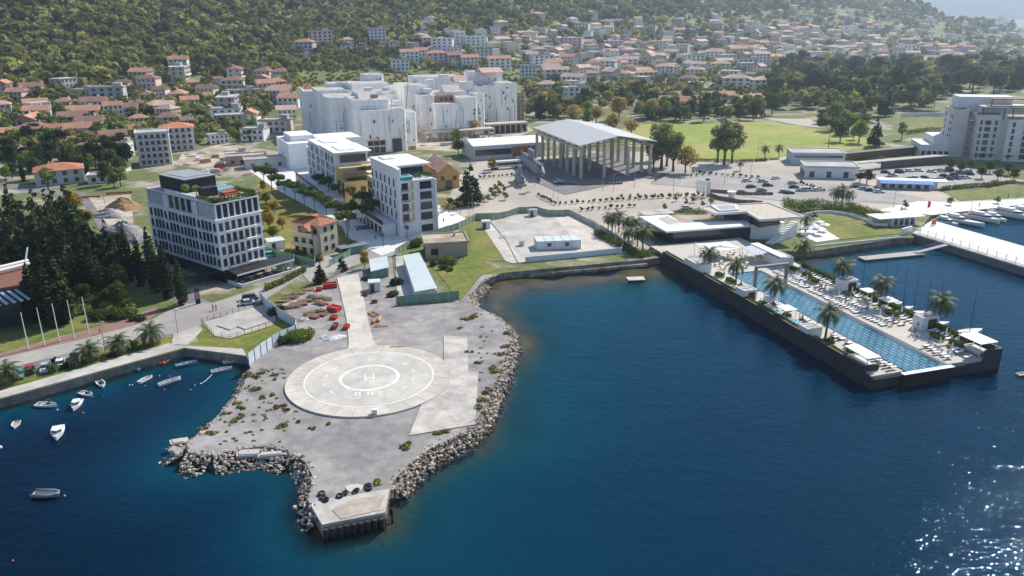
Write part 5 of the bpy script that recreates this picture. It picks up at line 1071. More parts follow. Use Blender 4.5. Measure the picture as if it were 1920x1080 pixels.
poly(CB, 'upper_roof', hi, 7.5, 8.0, M['white'], mat('roof_gravel', (.52, .46, .38), .95, .1, .6)); poly(CB, 'upper_wall', inn([toC(*zf(x, y), 8) for x, y in [(900, 160), (1385, 125), (1560, 220), (1310, 260), (1200, 200)]], .85), 4.5, 7.45, M['glass'])
hr = [toC(*zf(x, y), 8) for x, y in [(815, 148), (1070, 135), (1095, 185), (900, 200)]]; poly(CB, 'skylight', hr, 8.003, 8.5, M['white']); poly(CB, 'skylight_well', inn(hr, .78), 8.502, 8.54, M['grey'])
mb = MB(); e = hi
for i in range(len(e)):
    a, b2 = Vector(e[i]), Vector(e[(i+1) % len(e)]); d = (b2-a).normalized(); n_ = Vector((-d.y, d.x))*.3
    mb.prism([a+n_, b2+n_, b2, a], 8.003, 8.35)
CB.part('roof_edge', mb, M['white'])
cl = [toC(*zf(x, y), 4) for x, y in [(1215, 335), (1690, 330), (1680, 440), (1380, 490), (1210, 420)]]
poly(CB, 'side_wall', [toC(*zf(x, y), 0) for x, y in [(1205, 470), (1480, 480), (1540, 430), (1250, 400)]], 0, 4.6, M['plaster'])
st = [toC(*zf(x, y), 0) for x, y in [(1390, 520), (1640, 430)]]; a, b2 = Vector(st[0]), Vector(st[1]); d = b2-a; mb = MB(); n_ = Vector((-d.y, d.x)).normalized()*1.1
for i in range(14):
    p, q2 = a+d*(i/14), a+d*((i+1)/14); mb.prism([p+n_, q2+n_, q2-n_, p-n_], .0, .32*(i+1))
CB.part('stair', mb, M['plaster'])
poly(CB, 'annex_roof', [toC(*zf(x, y), 4) for x, y in [(85, 190), (375, 168), (460, 210), (160, 232)]], 3.5, 4.0, M['white'], M['oldc']); poly(CB, 'annex_wall', inn([toC(*zf(x, y), 4) for x, y in [(85, 190), (375, 168), (460, 210), (160, 232)]], .9), 0, 3.5, M['plaster'])
CB.part('roof_planting', MB().leaves([(*toC(*zf(x, 200), 5), 5.2, 1.6, 1.0, .5) for x in range(480, 800, 40)], 900, .2), M['leafol'])
CB.part('roof_planting', MB().leaves([(*toC(*zf(x, 240), 5), 5.2, 1.4, 1.0, .6) for x in range(850, 1180, 45)], 800, .2), M['leafol'])
# ---------------------------------------------------------------- jetty, pontoon, fences on the water side
J0, J1, J2, J3 = g(1709, 437, 2.4), g(2150, 572, 2.4), g(2150, 525, 2.4), g(1748, 411, 2.4)
jd = MB(); jd.prism([J0[:2], J1[:2], J2[:2], J3[:2]], -4, 2.1, 1, 0); struct('jetty', jd, [M['whitepave'], mat('jetty_wall', (.16, .15, .15), .9, .2, .5)])
def strip(a, b, w, z0, z1, off=0):
    d = (b-a); d.z = 0; d.normalize(); n_ = Vector((-d.y, d.x, 0)); return MB().prism([(a+n_*off)[:2], (b+n_*off)[:2], (b+n_*(off+w))[:2], (a+n_*(off+w))[:2]], z0, z1)
struct('jetty_kerb', strip(J0, J1, 2.4, 2.102, 2.5, .02), [M['conc']])
A1 = J0.lerp(J1, .02); fo = thing('railing', 'dark post railing along the jetty beside the marina basin', 'railing', (A1.x, A1.y, 2.5)); d = (J1-J0); d.z = 0; Lj = d.length; d.normalize(); n_ = Vector((-d.y, d.x, 0))
mb = MB(); mb2 = MB()
for i in range(40):
    p = A1+d*(i*3.1)+n_*2.0-A1; mb.tube([p, p+Vector((0, 0, 1.5)), p+Vector((0, 0, 1.5))-n_*.35], .07, 5)
for z in (.5, 1.0, 1.48): mb2.tube([n_*2.0+Vector((0, 0, z)), n_*2.0+d*121+Vector((0, 0, z))], .025, 4)
part('post', mb, M['gframe'], fo); part('rail', mb2, M['gframe'], fo)
p = [g(*k, .5) for k in [(1608, 482), (1622, 488), (1736, 477), (1722, 470)]]; o = thing('pontoon', 'grey floating pontoon below the gangway in the basin', 'pontoon', p[0]); r4 = [(k-p[0])[:2] for k in p]
part('deck', MB().prism(r4, -.2, .1), mat('grey_deck', (.40, .36, .33), .9, .1, .8), o); part('float', MB().prism(inn(r4, .97), -.7, -.2), M['black'], o)
a, b2 = g(1716, 474, .7), g(1775, 459, 2.6); o = thing('gangway', 'sloping metal gangway from the jetty down to the pontoon', 'gangway', a); e = b2-a; dn = Vector((-e.y, e.x, 0)).normalized()*.8
part('ramp', MB().add([-dn, dn, e+dn, e-dn, -dn+Vector((0, 0, .1)), dn+Vector((0, 0, .1)), e+dn+Vector((0, 0, .1)), e-dn+Vector((0, 0, .1))], [(0, 3, 2, 1), (4, 5, 6, 7), (0, 1, 5, 4), (1, 2, 6, 5), (2, 3, 7, 6), (3, 0, 4, 7)]), M['grey'], o)
for s_ in (1, -1): part('handrail', MB().tube([dn*s_+Vector((0, 0, 1.0)), e+dn*s_+Vector((0, 0, 1.0))], .04, 4).tube([dn*s_, dn*s_+Vector((0, 0, 1))], .03, 4).tube([e*.5+dn*s_, e*.5+dn*s_+Vector((0, 0, 1))], .03, 4).tube([e+dn*s_, e+dn*s_+Vector((0, 0, 1))], .03, 4), M['grey'], o)
wall('low quay ledge at the foot of the club lawn wall', [(1507, 474), (1600, 464), (1684, 455)], .6, 1.4, M['oldc'], z=0)
wall('grey wall closing the club lawn towards the basin', [(1527, 463), (1690, 446)], .5, .3, M['plaster'])
wall('curved white wall sweeping round the club lawn', [(1512, 404), (1535, 400), (1560, 400), (1590, 404), (1615, 412), (1640, 424), (1664, 424)], 1.0, .3, M['white'])
wall('short white wall block at the root of the jetty', [(1690, 441), (1708, 436)], 2.2, .5, M['white'])
o = thing('raft', 'square pale swimming raft floating off the yard wall', 'raft', g(1192, 524, .2), .1); part('deck', MB().box(-2.4, 2.4, -1.5, 1.5, .1, .35), M['padc'], o); part('float', MB().box(-2.2, 2.2, -1.3, 1.3, -.5, .1), M['black'], o); part('ladder', MB().tube([(-.3, 1.5, -.2), (-.3, 1.5, 1.0), (-.3, 1.1, 1.0)], .03, 4).tube([(.1, 1.5, -.2), (.1, 1.5, 1.0), (.1, 1.1, 1.0)], .03, 4), M['grey'], o)
# gate house by the jetty
GH = Bld('gate_house', 'white flat-roofed gate pavilion at the root of the jetty', 'pavilion', g(1672, 425)[:2], 78); GH.block('wall', 0, 9, 0, 5, 0, 2.8, M['plaster']); GH.block('roof', -5.5, 12, -.6, 6.5, 2.802, 3.1, M['plaster'], M['white'])
for i in range(4): GH.win('F', 0, 1.3+i*2.1, .4, 1.2, 2.0)
GH.block('wall', -5, -.02, 4, 6, 0, 2.8, M['plaster'])
o = thing('sign_board', 'orange notice board at the jetty entrance', 'sign', g(1750, 424), .3); part('board', MB().box(-.9, .9, -.04, .04, .5, 2.3), mat('orange_board', (.55, .18, .06), .6), o); part('post', MB().box(-.95, -.9, -.05, .05, 0, 2.4).box(.9, .95, -.05, .05, 0, 2.4), M['grey'], o)
def flagpole(lab, px, py, h, flag=None, r=.09, white=True):
    o = thing('flagpole', lab, 'flagpole', g(px, py)); part('pole', MB().tube([(0, 0, 0), (0, 0, h)], [r, r*.6], 8), M['white'] if white else M['grey'], o); part('foot', MB().tube([(0, 0, 0), (0, 0, .2)], r*2.2, 8), M['conc'], o)
    if flag: part('flag', MB().add([(.05, 0, h-2.4), (.6, .15, h-2.6), (.9, -.05, h-2.2), (1.0, .1, h-.6), (.5, -.1, h-.4), (.05, 0, h-.1), (.05, .03, h-2.4), (.6, .18, h-2.6), (.9, -.02, h-2.2), (1.0, .13, h-.6), (.5, -.07, h-.4), (.05, .03, h-.1)], [(0, 1, 2, 3, 4, 5), (11, 10, 9, 8, 7, 6)]), M[flag] if flag in M else flag, o)
    return o
flagpole('tall pole with a red flag by the gate pavilion', 1733, 425, 9, 'red')
for px, py, h in [(54, 655, 8.6), (84, 648, 9.0), (112, 640, 9.0), (140, 634, 9.2), (167, 626, 9.0)]: flagpole('bare white flagpole on the lawn edge by the seafront road', px, py, h, r=.12)
# ---------------------------------------------------------------- trees
nr = np.random.RandomState(99)
def lobes(n, R1, z0, z1, r0, r1, fl=.8, q=None):
    q = q or rnd; o = []
    for i in range(n):
        a = q.uniform(0, 6.28); z = q.uniform(z0, z1); k = 1-abs((z-(z0+z1)/2)/((z1-z0)/2+.01))**2*.5; d = R1*k*math.sqrt(q.random()); r = q.uniform(r0, r1); o.append((d*math.cos(a), d*math.sin(a), z, r, r, r*fl))
    return o
def limbs(mb, h0, h1, R1, n, r, m=1, q=None):
    q = q or rnd
    for i in range(n):
        a = 2*math.pi*i/n+q.uniform(-.3, .3); z = h0*q.uniform(.75, 1); mb.tube([(0, 0, z*.9), (R1*.45*math.cos(a), R1*.45*math.sin(a), (z+h1)/2), (R1*.8*math.cos(a), R1*.8*math.sin(a), h1)], [r, r*.6, r*.2], 4, 0)
def tree_broad(h=8, R1=3.2, n=1500, m='leaf', sz=.26, seed=1, nl=16):
    q = random.Random(seed); t = thing('broadleaf_tree', 'x', 'tree', (0, 0, 0)); mb = MB(); mb.tube([(0, 0, 0), (.1, .05, h*.25), (.05, -.05, h*.55)], [.03*h+.05, .02*h+.04, .05], 6); limbs(mb, h*.35, h*.6, R1, 5, .02*h, q=q)
    part('trunk', mb, M['trunk'], t); part('crown', MB().leaves(lobes(nl, R1*.72, h*.38, h*.86, R1*.30, R1*.5, .8, q), n, sz), M[m], t); return t
def tree_pine(h=7, R1=3.0, n=1100, sz=.24, seed=1, m='leafpine', th=.35):
    q = random.Random(seed); t = thing('umbrella_pine', 'x', 'tree', (0, 0, 0)); mb = MB(); mb.tube([(0, 0, 0), (.15, 0, h*.4), (.0, .1, h*.75)], [.14, .11, .08], 6); limbs(mb, h*.7, h*.88, R1, 6, .07, q=q)
    part('trunk', mb, M['trunk'], t); part('crown', MB().leaves([(d*math.cos(a), d*math.sin(a), h*.88+q.uniform(-.2, .4)-d*.08, R1*.33, R1*.33, R1*th*.55) for a, d in [(q.uniform(0, 6.3), R1*.72*math.sqrt(q.random())) for _ in range(14)]], n, sz, flat=.6), M[m], t); return t
def tree_cyp(h=12, R1=1.1, n=1500, sz=.20, seed=1, m='leafdk'):
    q = random.Random(seed); t = thing('cypress', 'x', 'cypress', (0, 0, 0)); part('trunk', MB().tube([(0, 0, 0), (0, 0, h*.5)], [.16, .06], 5), M['trunk'], t)
    L_ = []
    for i in range(16):
        k = i/15; r = R1*(.55+.6*math.sin(min(1, k*1.6+.1)*math.pi*.62))*(1-k**2.2)+.12; L_.append((q.uniform(-.12, .12)*R1, q.uniform(-.12, .12)*R1, h*(.06+.93*k), r, r, h*.06))
    part('crown', MB().leaves(L_, n, sz, shell=.75), M[m], t); return t
def tree_con(h=12, R1=3.2, n=2200, sz=.28, seed=1, m='leafdk'):
    q = random.Random(seed); t = thing('conifer', 'x', 'tree', (0, 0, 0)); part('trunk', MB().tube([(0, 0, 0), (0, 0, h*.9)], [.25, .05], 6), M['trunk'], t); L_ = []
    for i in range(11):
        k = i/10; rr_ = R1*(1-k)**.85+.25
        for j in range(max(1, int(6*(1-k)+1))): a = q.uniform(0, 6.28); L_.append((rr_*.55*math.cos(a), rr_*.55*math.sin(a), h*(.1+.87*k)+q.uniform(-.2, .2), rr_*.5, rr_*.5, h*.05))
    part('crown', MB().leaves(L_, n, sz, flat=.3), M[m], t); return t
def palm(h=5.6, R1=3.9, nf=24, seed=1, thick=.22):
    q = random.Random(seed); t = thing('palm_tree', 'x', 'palm', (0, 0, 0)); mb = MB(); bend = q.uniform(-.25, .25)
    mb.tube([(0, 0, 0), (bend*.4, 0, h*.35), (bend, 0, h*.75), (bend, 0, h)], [thick*1.25, thick, thick*.95, thick*1.5], 8); part('trunk', mb, M['trunk'], t); V = []; F = 0; mb = MB()
    for i in range(nf):
        a = 2.4*i+q.uniform(-.2, .2); el = 1.25-1.75*(i/nf)+q.uniform(-.12, .12); ca_, sa_ = math.cos(a), math.sin(a); P_ = []; x, z = .1, h+.1; ds = R1/9
        for k in range(10): P_.append((bend+x*ca_, x*sa_, z)); x += ds*math.cos(el); z += ds*math.sin(el); el -= .17+.015*k
        side = np.array([-sa_, ca_, 0])
        for k in range(1, 10):
            p0 = np.array(P_[k-1]); p1 = np.array(P_[k]); d = p1-p0; w = R1*.20*math.sin(math.pi*min(1, (k+.8)/10.5))+.05
            for s_ in (1, -1):
                for u in (0, .5):
                    b0 = p0+d*u; b1 = p0+d*(u+.5); tip = b0+d*.9+side*s_*w+np.array([0, 0, -w*.35]); V += [b0, b1, tip+d*.08, tip]
    V = np.array(V); mb.addnp(V, np.arange(len(V)).reshape(-1, 4)); part('fronds', mb, M['palm'], t)
    part('boot', MB().ball((bend, 0, h-.05), .36, .36, .4, jit=.1), mat('palm_boot', (.22, .13, .06), .9, .2, 3), t); return t
PROT = {}
def pro(k, f, *a, **kw):
    if k not in PROT: PROT[k] = [f(*a, seed=s, **kw) for s in range(3)]; [ALL.remove(o) for o in PROT[k]]
    return PROT[k]
TN = dict(yellow='autumn_tree', gold='autumn_tree', dark='evergreen_tree', olive='olive_tree', rag='poplar_tree', shrub='shrub')
KIND = dict(
 palm=lambda: pro('palm', palm), palms=lambda: pro('palms', palm, h=2.4, R1=3.2, nf=28, thick=.3), palmt=lambda: pro('palmt', palm, h=5.0, R1=1.6, nf=18, thick=.14),
 broad=lambda: pro('broad', tree_broad, h=8, R1=3.4, n=1300), broadl=lambda: pro('broadl', tree_broad, h=8, R1=3.2, n=1300, m='leaflt'), yellow=lambda: pro('yellow', tree_broad, h=8, R1=3.0, n=1300, m='leafyel'), gold=lambda: pro('gold', tree_broad, h=8, R1=3.6, n=1200, m='leafgold'),
 dark=lambda: pro('dark', tree_broad, h=10, R1=3.6, n=1800, m='leafdk'), pine=lambda: pro('pine', tree_pine, th=.5, n=1300), cyp=lambda: pro('cyp', tree_cyp), con=lambda: pro('con', tree_con), olive=lambda: pro('olive', tree_broad, h=3.2, R1=1.5, n=420, m='leafol', sz=.18, nl=8),
 rag=lambda: pro('rag', tree_broad, h=13, R1=3.8, n=1900, m='leafol', sz=.3, nl=18), shrub=lambda: pro('shrub', tree_broad, h=1.6, R1=.9, n=200, m='leaf', sz=.14, nl=6), bpine=lambda: pro('bpine', tree_pine, h=12, R1=5.2, n=2400, sz=.34, th=.55), bconi=lambda: pro('bconi', tree_con, h=14, R1=3.6, n=1800, sz=.32, m='leafdk'))
BASEH = dict(palm=5.5, palms=2.4, palmt=5, broad=8, broadl=8, yellow=8, gold=8, dark=10, pine=7, cyp=12, con=12, olive=3.2, rag=13, shrub=1.6, bpine=12.3, bconi=14)
USED = {}
ORIG = set()
def tree(kind, px, py, sc, label, group, p=None, hill=False, cat=None, wide=1.0):
    L_ = KIND[kind](); i = USED.get(kind, 0); USED[kind] = i+1; o = L_[i % 3]
    if i < 3 and kind in TN: o.name = TN[kind]
    p = p or (gh(px, py) if hill else g(px, py)); s = (sc*wide, sc*wide, sc) if wide != 1 else sc
    if i < 3:
        if o.name not in KIDS: KIDS[o.name] = list(o.children)
        o.location = p; o.rotation_euler[2] = rnd.uniform(0, 6.28); o.scale = s if isinstance(s, tuple) else (s,)*3; o['label'] = label
        if group: o['group'] = group
        ALL.append(o); return o
    c = dup(o, p, rnd.uniform(0, 6.28), label, group, s); return c
q = random.Random(31)
# palms of the pier
for i, (s, t_) in enumerate([(21.5, 3.6), (34.2, 4.6), (51, 4.4), (71.6, 3.6)]): tree('palm', 0, 0, q.uniform(.95, 1.1), 'tall date palm on the bay side of the pool pier', 'date palms of the pool pier', p=ploc(s, t_))
for i, (s, t_) in enumerate([(26, 30.6), (44.6, 29), (59, 28.6), (74.3, 31)]): tree('palm', 0, 0, q.uniform(1.0, 1.15), 'tall date palm on the marina side of the pool pier', 'date palms of the pool pier', p=ploc(s, t_))
for px, py, s in [(1147, 440, 1.0), (1172, 446, .95), (1160, 436, 1.0), (1190, 450, 1.0), (1205, 470, 1.05), (1178, 465, .9), (1195, 462, .85), (1140, 432, .8)]: tree('palm', px, py, s, 'date palm in the dense clump between the yard and the pool club', 'palm clump')
for px, py, s in [(1510, 436, .8), (1524, 420, .6), (1566, 388, 1.0), (1578, 385, 1.05), (1590, 390, .9), (1434, 298, .9), (1460, 296, .9), (1388, 320, .6)]: tree('palm', px, py, s, 'date palm on the club grounds' if py > 380 else 'small date palm before the white hall', 'palms inland')
# palms of the seafront
for px, py, s in [(285, 647, 1.25), (225, 663, 1.1), (167, 678, 1.1), (20, 718, 1.15), (100, 698, .55), (140, 690, .5), (60, 702, .45), (250, 655, .6)]: tree('palms', px, py, s, 'bushy date palm on the verge between the road and the promenade' if s > .9 else 'small young palm on the verge among the parked cars', 'seafront palms')
for px, py in [(719, 462), (763, 448), (792, 435), (820, 422), (863, 400)]: tree('palmt', px, py, .8, 'slender small palm in a planter ring on the white plaza', 'slender plaza palms')
for px, py, s in [(105, 680, .9), (120, 690, .8), (215, 668, .7)]: bush(px, py, 1.3, 'low dark shrub on the seafront verge', 'leafdk', 300)
# umbrella pines of the walk
for px, py in [(497, 352), (510, 360), (522, 367), (536, 376), (555, 384), (572, 393), (592, 400), (612, 410), (632, 422), (655, 432), (600, 365), (618, 376), (640, 385), (660, 392), (680, 410), (700, 420), (690, 430), (652, 448)]:
    tree('pine', px, py, q.uniform(1.15, 1.4), 'flat-crowned umbrella pine along the white walk beside the modern blocks', 'umbrella pines of the walk')
# left park
for px, py, s in [(97, 612, 1.2), (122, 606, 1.1), (72, 606, 1.0)]: tree('cyp', px, py, s*1.25, 'big dark cypress on the lawn behind the flagpoles', 'park cypresses', wide=1.7)
for px, py, s in [(30, 430, .9), (75, 440, .9), (110, 445, 1.0), (160, 470, .8), (60, 480, 1.0), (110, 500, 1.25), (150, 510, 1.3), (180, 520, 1.15), (130, 540, 1.2), (85, 520, 1.2), (45, 520, 1.0), (170, 545, .9), (20, 500, 1.0), (140, 470, 1.2)]: tree('bconi', px, py, s*1.35, 'tall dark conifer in the park left of the hotel', 'dark park conifers')
for px, py, s in [(120, 430, 1.0), (30, 450, 1.1), (70, 455, 1.1), (10, 470, 1.0), (190, 560, .6), (160, 570, .7), (205, 575, .6)]: tree('broad', px, py, s, 'green broadleaf tree in the park left of the hotel', 'park trees')
for i in range(16): tree(['dark', 'broad', 'bconi'][i % 3], q.uniform(150, 245), q.uniform(470, 585), q.uniform(.6, 1.0), 'dark tree filling the park between lawn and side road', 'park fill trees')
tree('yellow', 142, 405, 1.25, 'yellow autumn tree above the park beside the spoil heaps', None); tree('yellow', 165, 425, .9, 'smaller yellow autumn tree at the park edge', None)
for px, py, r, m in [(205, 560, 4, 'leaflt'), (170, 575, 3.6, 'leaf'), (235, 580, 3.2, 'leaflt'), (225, 595, 3.4, 'leaf'), (150, 560, 3, 'leaflt'), (250, 590, 2.6, 'leafol'), (140, 590, 3.2, 'leafol'), (190, 600, 3, 'leaf'), (260, 600, 1.8, 'leaf')]: bush(px, py, r, 'rounded %s bush in the park by the side road' % dict(leaflt='light green', leaf='green', leafol='grey green')[m], m, int(500*r), .2, h=.9, group='park bushes')
for px, py, s in [(246, 528, 1.0), (266, 536, .9), (292, 548, 1.15), (316, 560, .95), (342, 572, .8)]: tree('cyp', px, py, s*1.3, 'tall dark cypress against the left face of the hotel', 'hotel cypresses', wide=1.1)
for px, py, s in [(228, 490, .5), (240, 500, .5), (217, 478, .45), (350, 565, .42), (236, 520, .5)]: tree('cyp', px, py, s, 'slim young cypress beside the side road', 'young cypresses', wide=.9)
# around the hotel and villa
tree('con', 601, 530, .52, 'dark bushy conifer beside the road fence below the villa', None, wide=1.2); tree('con', 642, 508, .42, 'smaller grey green conifer right of the dark one by the road', None, wide=1.2); tree('yellow', 684, 503, .68, 'upright golden yellow tree beside the small cabin and site gate', None, wide=.75)
for px, py, s, k in [(505, 430, .8, 'yellow'), (515, 400, .7, 'yellow'), (500, 385, .7, 'broadl'), (512, 450, .7, 'broadl'), (495, 360, .6, 'yellow'), (530, 430, .6, 'yellow'), (498, 410, .7, 'yellow')]: tree(k, px, py, s, '%s scrub tree on the slope between hotel and villa' % ('yellow' if k == 'yellow' else 'light green'), 'scrub trees')
for px, py, r, m in [(560, 485, 2.6, 'leaf'), (590, 488, 2.6, 'leaf'), (545, 478, 2.2, 'leafol'), (640, 470, 2, 'leaflt'), (660, 462, 2, 'leaflt'), (575, 475, 2.2, 'leaf')]: bush(px, py, r, 'hedge-like %s shrub below the villa' % dict(leaf='green', leafol='grey green', leaflt='light green')[m], m, 900, .2)
for px, py, r, m in [(780, 462, 3.0, 'leaf'), (835, 492, 2.2, 'leaflt'), (848, 495, 2.0, 'leaflt'), (812, 498, 1.6, 'leafdk'), (830, 505, 1.5, 'leaf'), (845, 508, 1.2, 'leaf'), (850, 455, 1.4, 'leaf')]: bush(px, py, r, '%s bush growing by the beige flat-roofed house' % dict(leaf='green', leafdk='dark', leaflt='light green')[m], m, int(r*420), .18, h=1.1)
bush(740, 535, 2.0, 'overgrown hedge against the fence of the long shed', 'leafdk', 900, h=1.1); bush(735, 555, 1.6, 'small overgrown shrub at the end of the shed fence', 'leaf', 600); bush(684, 525, 1.0, 'small round bush beside the drive and cabins', 'leaf', 300)
def strip_hedge(lab, pts, w, h, m='hedge', n=14):
    P3 = [gh(*p) for p in pts]; o = thing('hedge', lab, 'hedge', P3[0]); mb = MB(); L_ = []
    for a, b in zip(P3[:-1], P3[1:]):
        k = max(1, int((b-a).length/1.2))
        for i in range(k): p = a.lerp(b, i/k)-P3[0]; L_.append((p.x, p.y, h*.5, w*.6, w*.6, h*.55))
    mb.leaves(L_, max(300, len(L_)*int(n*3)), .2); part('foliage', mb, M[m], o); part('stem', MB().tube([(0, 0, 0), (0, 0, h*.6)], .06, 4), M['trunk'], o); return o
strip_hedge('clipped yellow green hedge sloping along the road by the building site', [(500, 545), (530, 532), (576, 508)], 1.2, 1.8, n=40)
strip_hedge('tall feathery hedge behind the curved white wall', [(1470, 390), (1500, 396), (1530, 392), (1560, 396), (1590, 398), (1620, 408), (1655, 418)], 2.6, 4.2, 'leaflt', n=70)
strip_hedge('dark hedge line at the near rim of the sports field', [(1300, 302), (1380, 305), (1440, 302)], 1.4, 1.6, 'leaf', n=20)
strip_hedge('trimmed hedge beside the marina car park', [(1765, 358), (1800, 354), (1875, 348)], 1.6, 2.0, 'hedge', n=30)
strip_hedge('trimmed hedge between lawn and promenade at right edge', [(1850, 352), (1895, 344), (1940, 350)], 1.4, 1.6, 'hedge', n=26)
strip_hedge('green hedge on the land side of the training field', [(1700, 252), (1740, 246), (1775, 246)], 2, 2.6, 'leaf', n=20)
strip_hedge('planted strip along the far wall of the paved walk', [(1040, 345), (1090, 348), (1170, 345)], 1.0, .8, 'leaf', n=18)
strip_hedge('green undergrowth below the palms at the pier root', [(1120, 440), (1160, 462), (1200, 482), (1228, 476)], 3.0, 1.8, 'leaf', n=50)
strip_hedge('dark hedge between the training field and the car park', [(1790, 258), (1760, 262), (1720, 266)], 2, 2.0, 'leafgold', n=20)
# centre
tree('con', 882, 385, 1.45, 'large dark conifer left of the submarine square', None, wide=1.1)
for px, py, r in [(840, 392, 3), (858, 388, 2.4), (850, 380, 2.2)]: bush(px, py, r, 'brown green shrub between the white block and the dark conifer', 'leafgold' if r > 2.5 else 'leaf', 700)
for px, py in [(928, 372), (936, 366), (944, 361), (921, 365), (930, 358), (938, 353), (947, 375), (915, 378)]: tree('olive', px, py, 1.0, 'small potted olive tree in rows on the submarine square', 'potted olives')
for px, py, s, k in [(1075, 236, 1.0, 'gold'), (1118, 232, .95, 'gold'), (1160, 225, 1.15, 'gold'), (1150, 250, .9, 'gold'), (1183, 255, .8, 'gold'), (923, 322, .5, 'yellow'), (1100, 238, .8, 'broadl'), (888, 256, .7, 'gold'), (857, 268, .6, 'broadl'), (860, 290, .6, 'leaf' and 'broad')]: tree(k, px, py, s*1.75, '%s tree behind the canopy hall' % ('golden autumn' if k in ('gold', 'yellow') else 'green'), 'autumn trees')
for px, py, s, k in [(1240, 318, 1.15, 'rag'), (1250, 312, .9, 'rag'), (1262, 322, .9, 'rag'), (1225, 322, .8, 'rag'), (1285, 325, 1.0, 'gold'), (1358, 308, 1.1, 'rag'), (1345, 305, .9, 'rag'), (1372, 306, 1.0, 'rag'), (1232, 300, .9, 'rag')]: tree(k, px, py, s*1.6, '%s tree at the near rim of the sports field' % ('ragged grey green' if k == 'rag' else 'gold tinged'), 'field rim trees')
for px, py, s, k in [(1553, 280, 1.0, 'bpine'), (1640, 275, .9, 'bconi'), (1690, 262, .6, 'rag'), (1590, 252, 1.5, 'broadl'), (1560, 244, 1.6, 'broadl'), (1610, 268, 1.2, 'broadl'), (1575, 266, 1.1, 'broad'), (1540, 232, .9, 'broad'), (1600, 262, .7, 'broad'), (1620, 240, .9, 'broad')]: tree(k, px, py, s*1.35, {'bpine': 'big umbrella pine with forked trunk', 'bconi': 'dark conical tree', 'rag': 'thin half bare tree', 'broadl': 'wide light green tree', 'broad': 'dark green round tree'}[k]+' at the far rim of the sports field', 'far field trees')
for px, py, s in [(1625, 345, 1.05), (1612, 342, .85)]: tree('dark', px, py, s*.6, 'dense dark brown green tree beside the white flat hall', 'hall trees', wide=1.3)
for px, py in [(1697, 392), (1782, 385), (1870, 382), (1715, 300), (1650, 305)]: tree('olive', px, py, 1.0, 'small round tree in a bed on the marina promenade', 'promenade trees')
for i in range(26): px = 1165+i*15.2; tree('olive', px, 372-((px-1165)*.012)+q.uniform(-1, 1) if px < 1330 else 0, .62, 'x', 'walk shrubs') if px < 1330 else None
for px, py, s in [(1245, 395, .9), (1300, 380, .9), (1285, 385, .8), (1332, 385, .9), (1318, 388, .8), (1268, 378, .8)]: tree('olive', px, py, s, 'x', 'walk shrubs')
rows = [((1010, 368), (1040, 384), 8), ((1050, 384), (1320, 366), 26), ((900, 335), (960, 330), 8), ((1295, 332), (1330, 328), 4), ((1300, 325), (1420, 335), 12), ((1230, 340), (1245, 330), 4), ((1500, 345), (1545, 360), 8), ((1090, 396), (1190, 388), 10)]
for a, b, n in rows:
    for i in range(n): k = i/(n-1); tree('shrub', a[0]+(b[0]-a[0])*k+q.uniform(-1, 1), a[1]+(b[1]-a[1])*k, q.uniform(.7, 1.15), 'x', 'walk shrubs')
for o in ALL:
    if o.get('label') == 'x' and o.get('group') == 'walk shrubs':
        px, py = proj(o.location); o['label'] = 'small round shrub on the paved walks '+('left of the canopy hall' if px < 1005 else 'before the canopy hall' if px < 1110 else 'between hall and pool club' if px < 1210 else 'beside the round kiosk' if px < 1340 else 'near the parked cars')
tree('bpine', 1327, 347, .22, 'x', None)['label'] = 'round clipped palm bed around a lamp in the car park'
# park wood at right: counted trees
for i in range(150):
    px = q.uniform(1445, 1930); py = q.uniform(128, 226); py = 128+(py-128)*(1 if px < 1790 else .5)
    if px < 1560 and py > 200: continue
    if px > 1660 and px < 1790 and py > 205: continue
    k = q.choice(['bpine', 'bpine', 'bpine', 'bconi', 'dark', 'broadl', 'broad']); s = q.uniform(1.5, 2.1)*(.85 if k == 'bpine' else 1.3 if k in ('broad', 'broadl', 'dark') else 1)
    tree(k, px, py, s, {'bpine': 'umbrella pine', 'bconi': 'dark conifer', 'dark': 'dark round tree', 'broadl': 'light green tree', 'broad': 'green tree'}[k]+' in the park wood '+('left of' if px < 1600 else 'behind' if px < 1760 else 'right of')+' the sports fields', 'park wood', hill=True)
for i in range(80):
    px = q.uniform(985, 1450); py = q.uniform(178, 230)
    if 1100 < px < 1190 and py > 200: continue
    k = q.choice(['broad', 'broad', 'gold', 'dark', 'broadl', 'bconi']); tree(k, px, py, q.uniform(1.2, 1.8)*(.7 if k == 'bconi' else 1), {'gold': 'golden tree', 'dark': 'dark round tree', 'broadl': 'light green tree', 'broad': 'green tree', 'bconi': 'dark conifer'}[k]+' in the tree belt '+('behind the canopy hall' if px < 1180 else 'beyond the sports field'), 'tree belt', hill=True)
for i in range(135):
    px, py = (q.uniform(0, 480), q.uniform(215, 345)) if i < 80 else (q.uniform(0, 250), q.uniform(258, 350))
    if (px > 330 and py > 265) or (240 < px < 330 and py > 250) or (45 < px < 215 and 325 < py < 352 and i < 80): continue
    k = q.choice(['broad', 'broad', 'dark', 'broadl', 'cyp']); tree(k, px, py, q.uniform(.9, 1.45)*(.8 if k == 'cyp' else 1), {'dark': 'dark round tree', 'broadl': 'light green tree', 'broad': 'green tree', 'cyp': 'dark cypress'}[k]+' between houses '+('at far left' if px < 150 else 'left of the works yard'), 'town trees', hill=True)
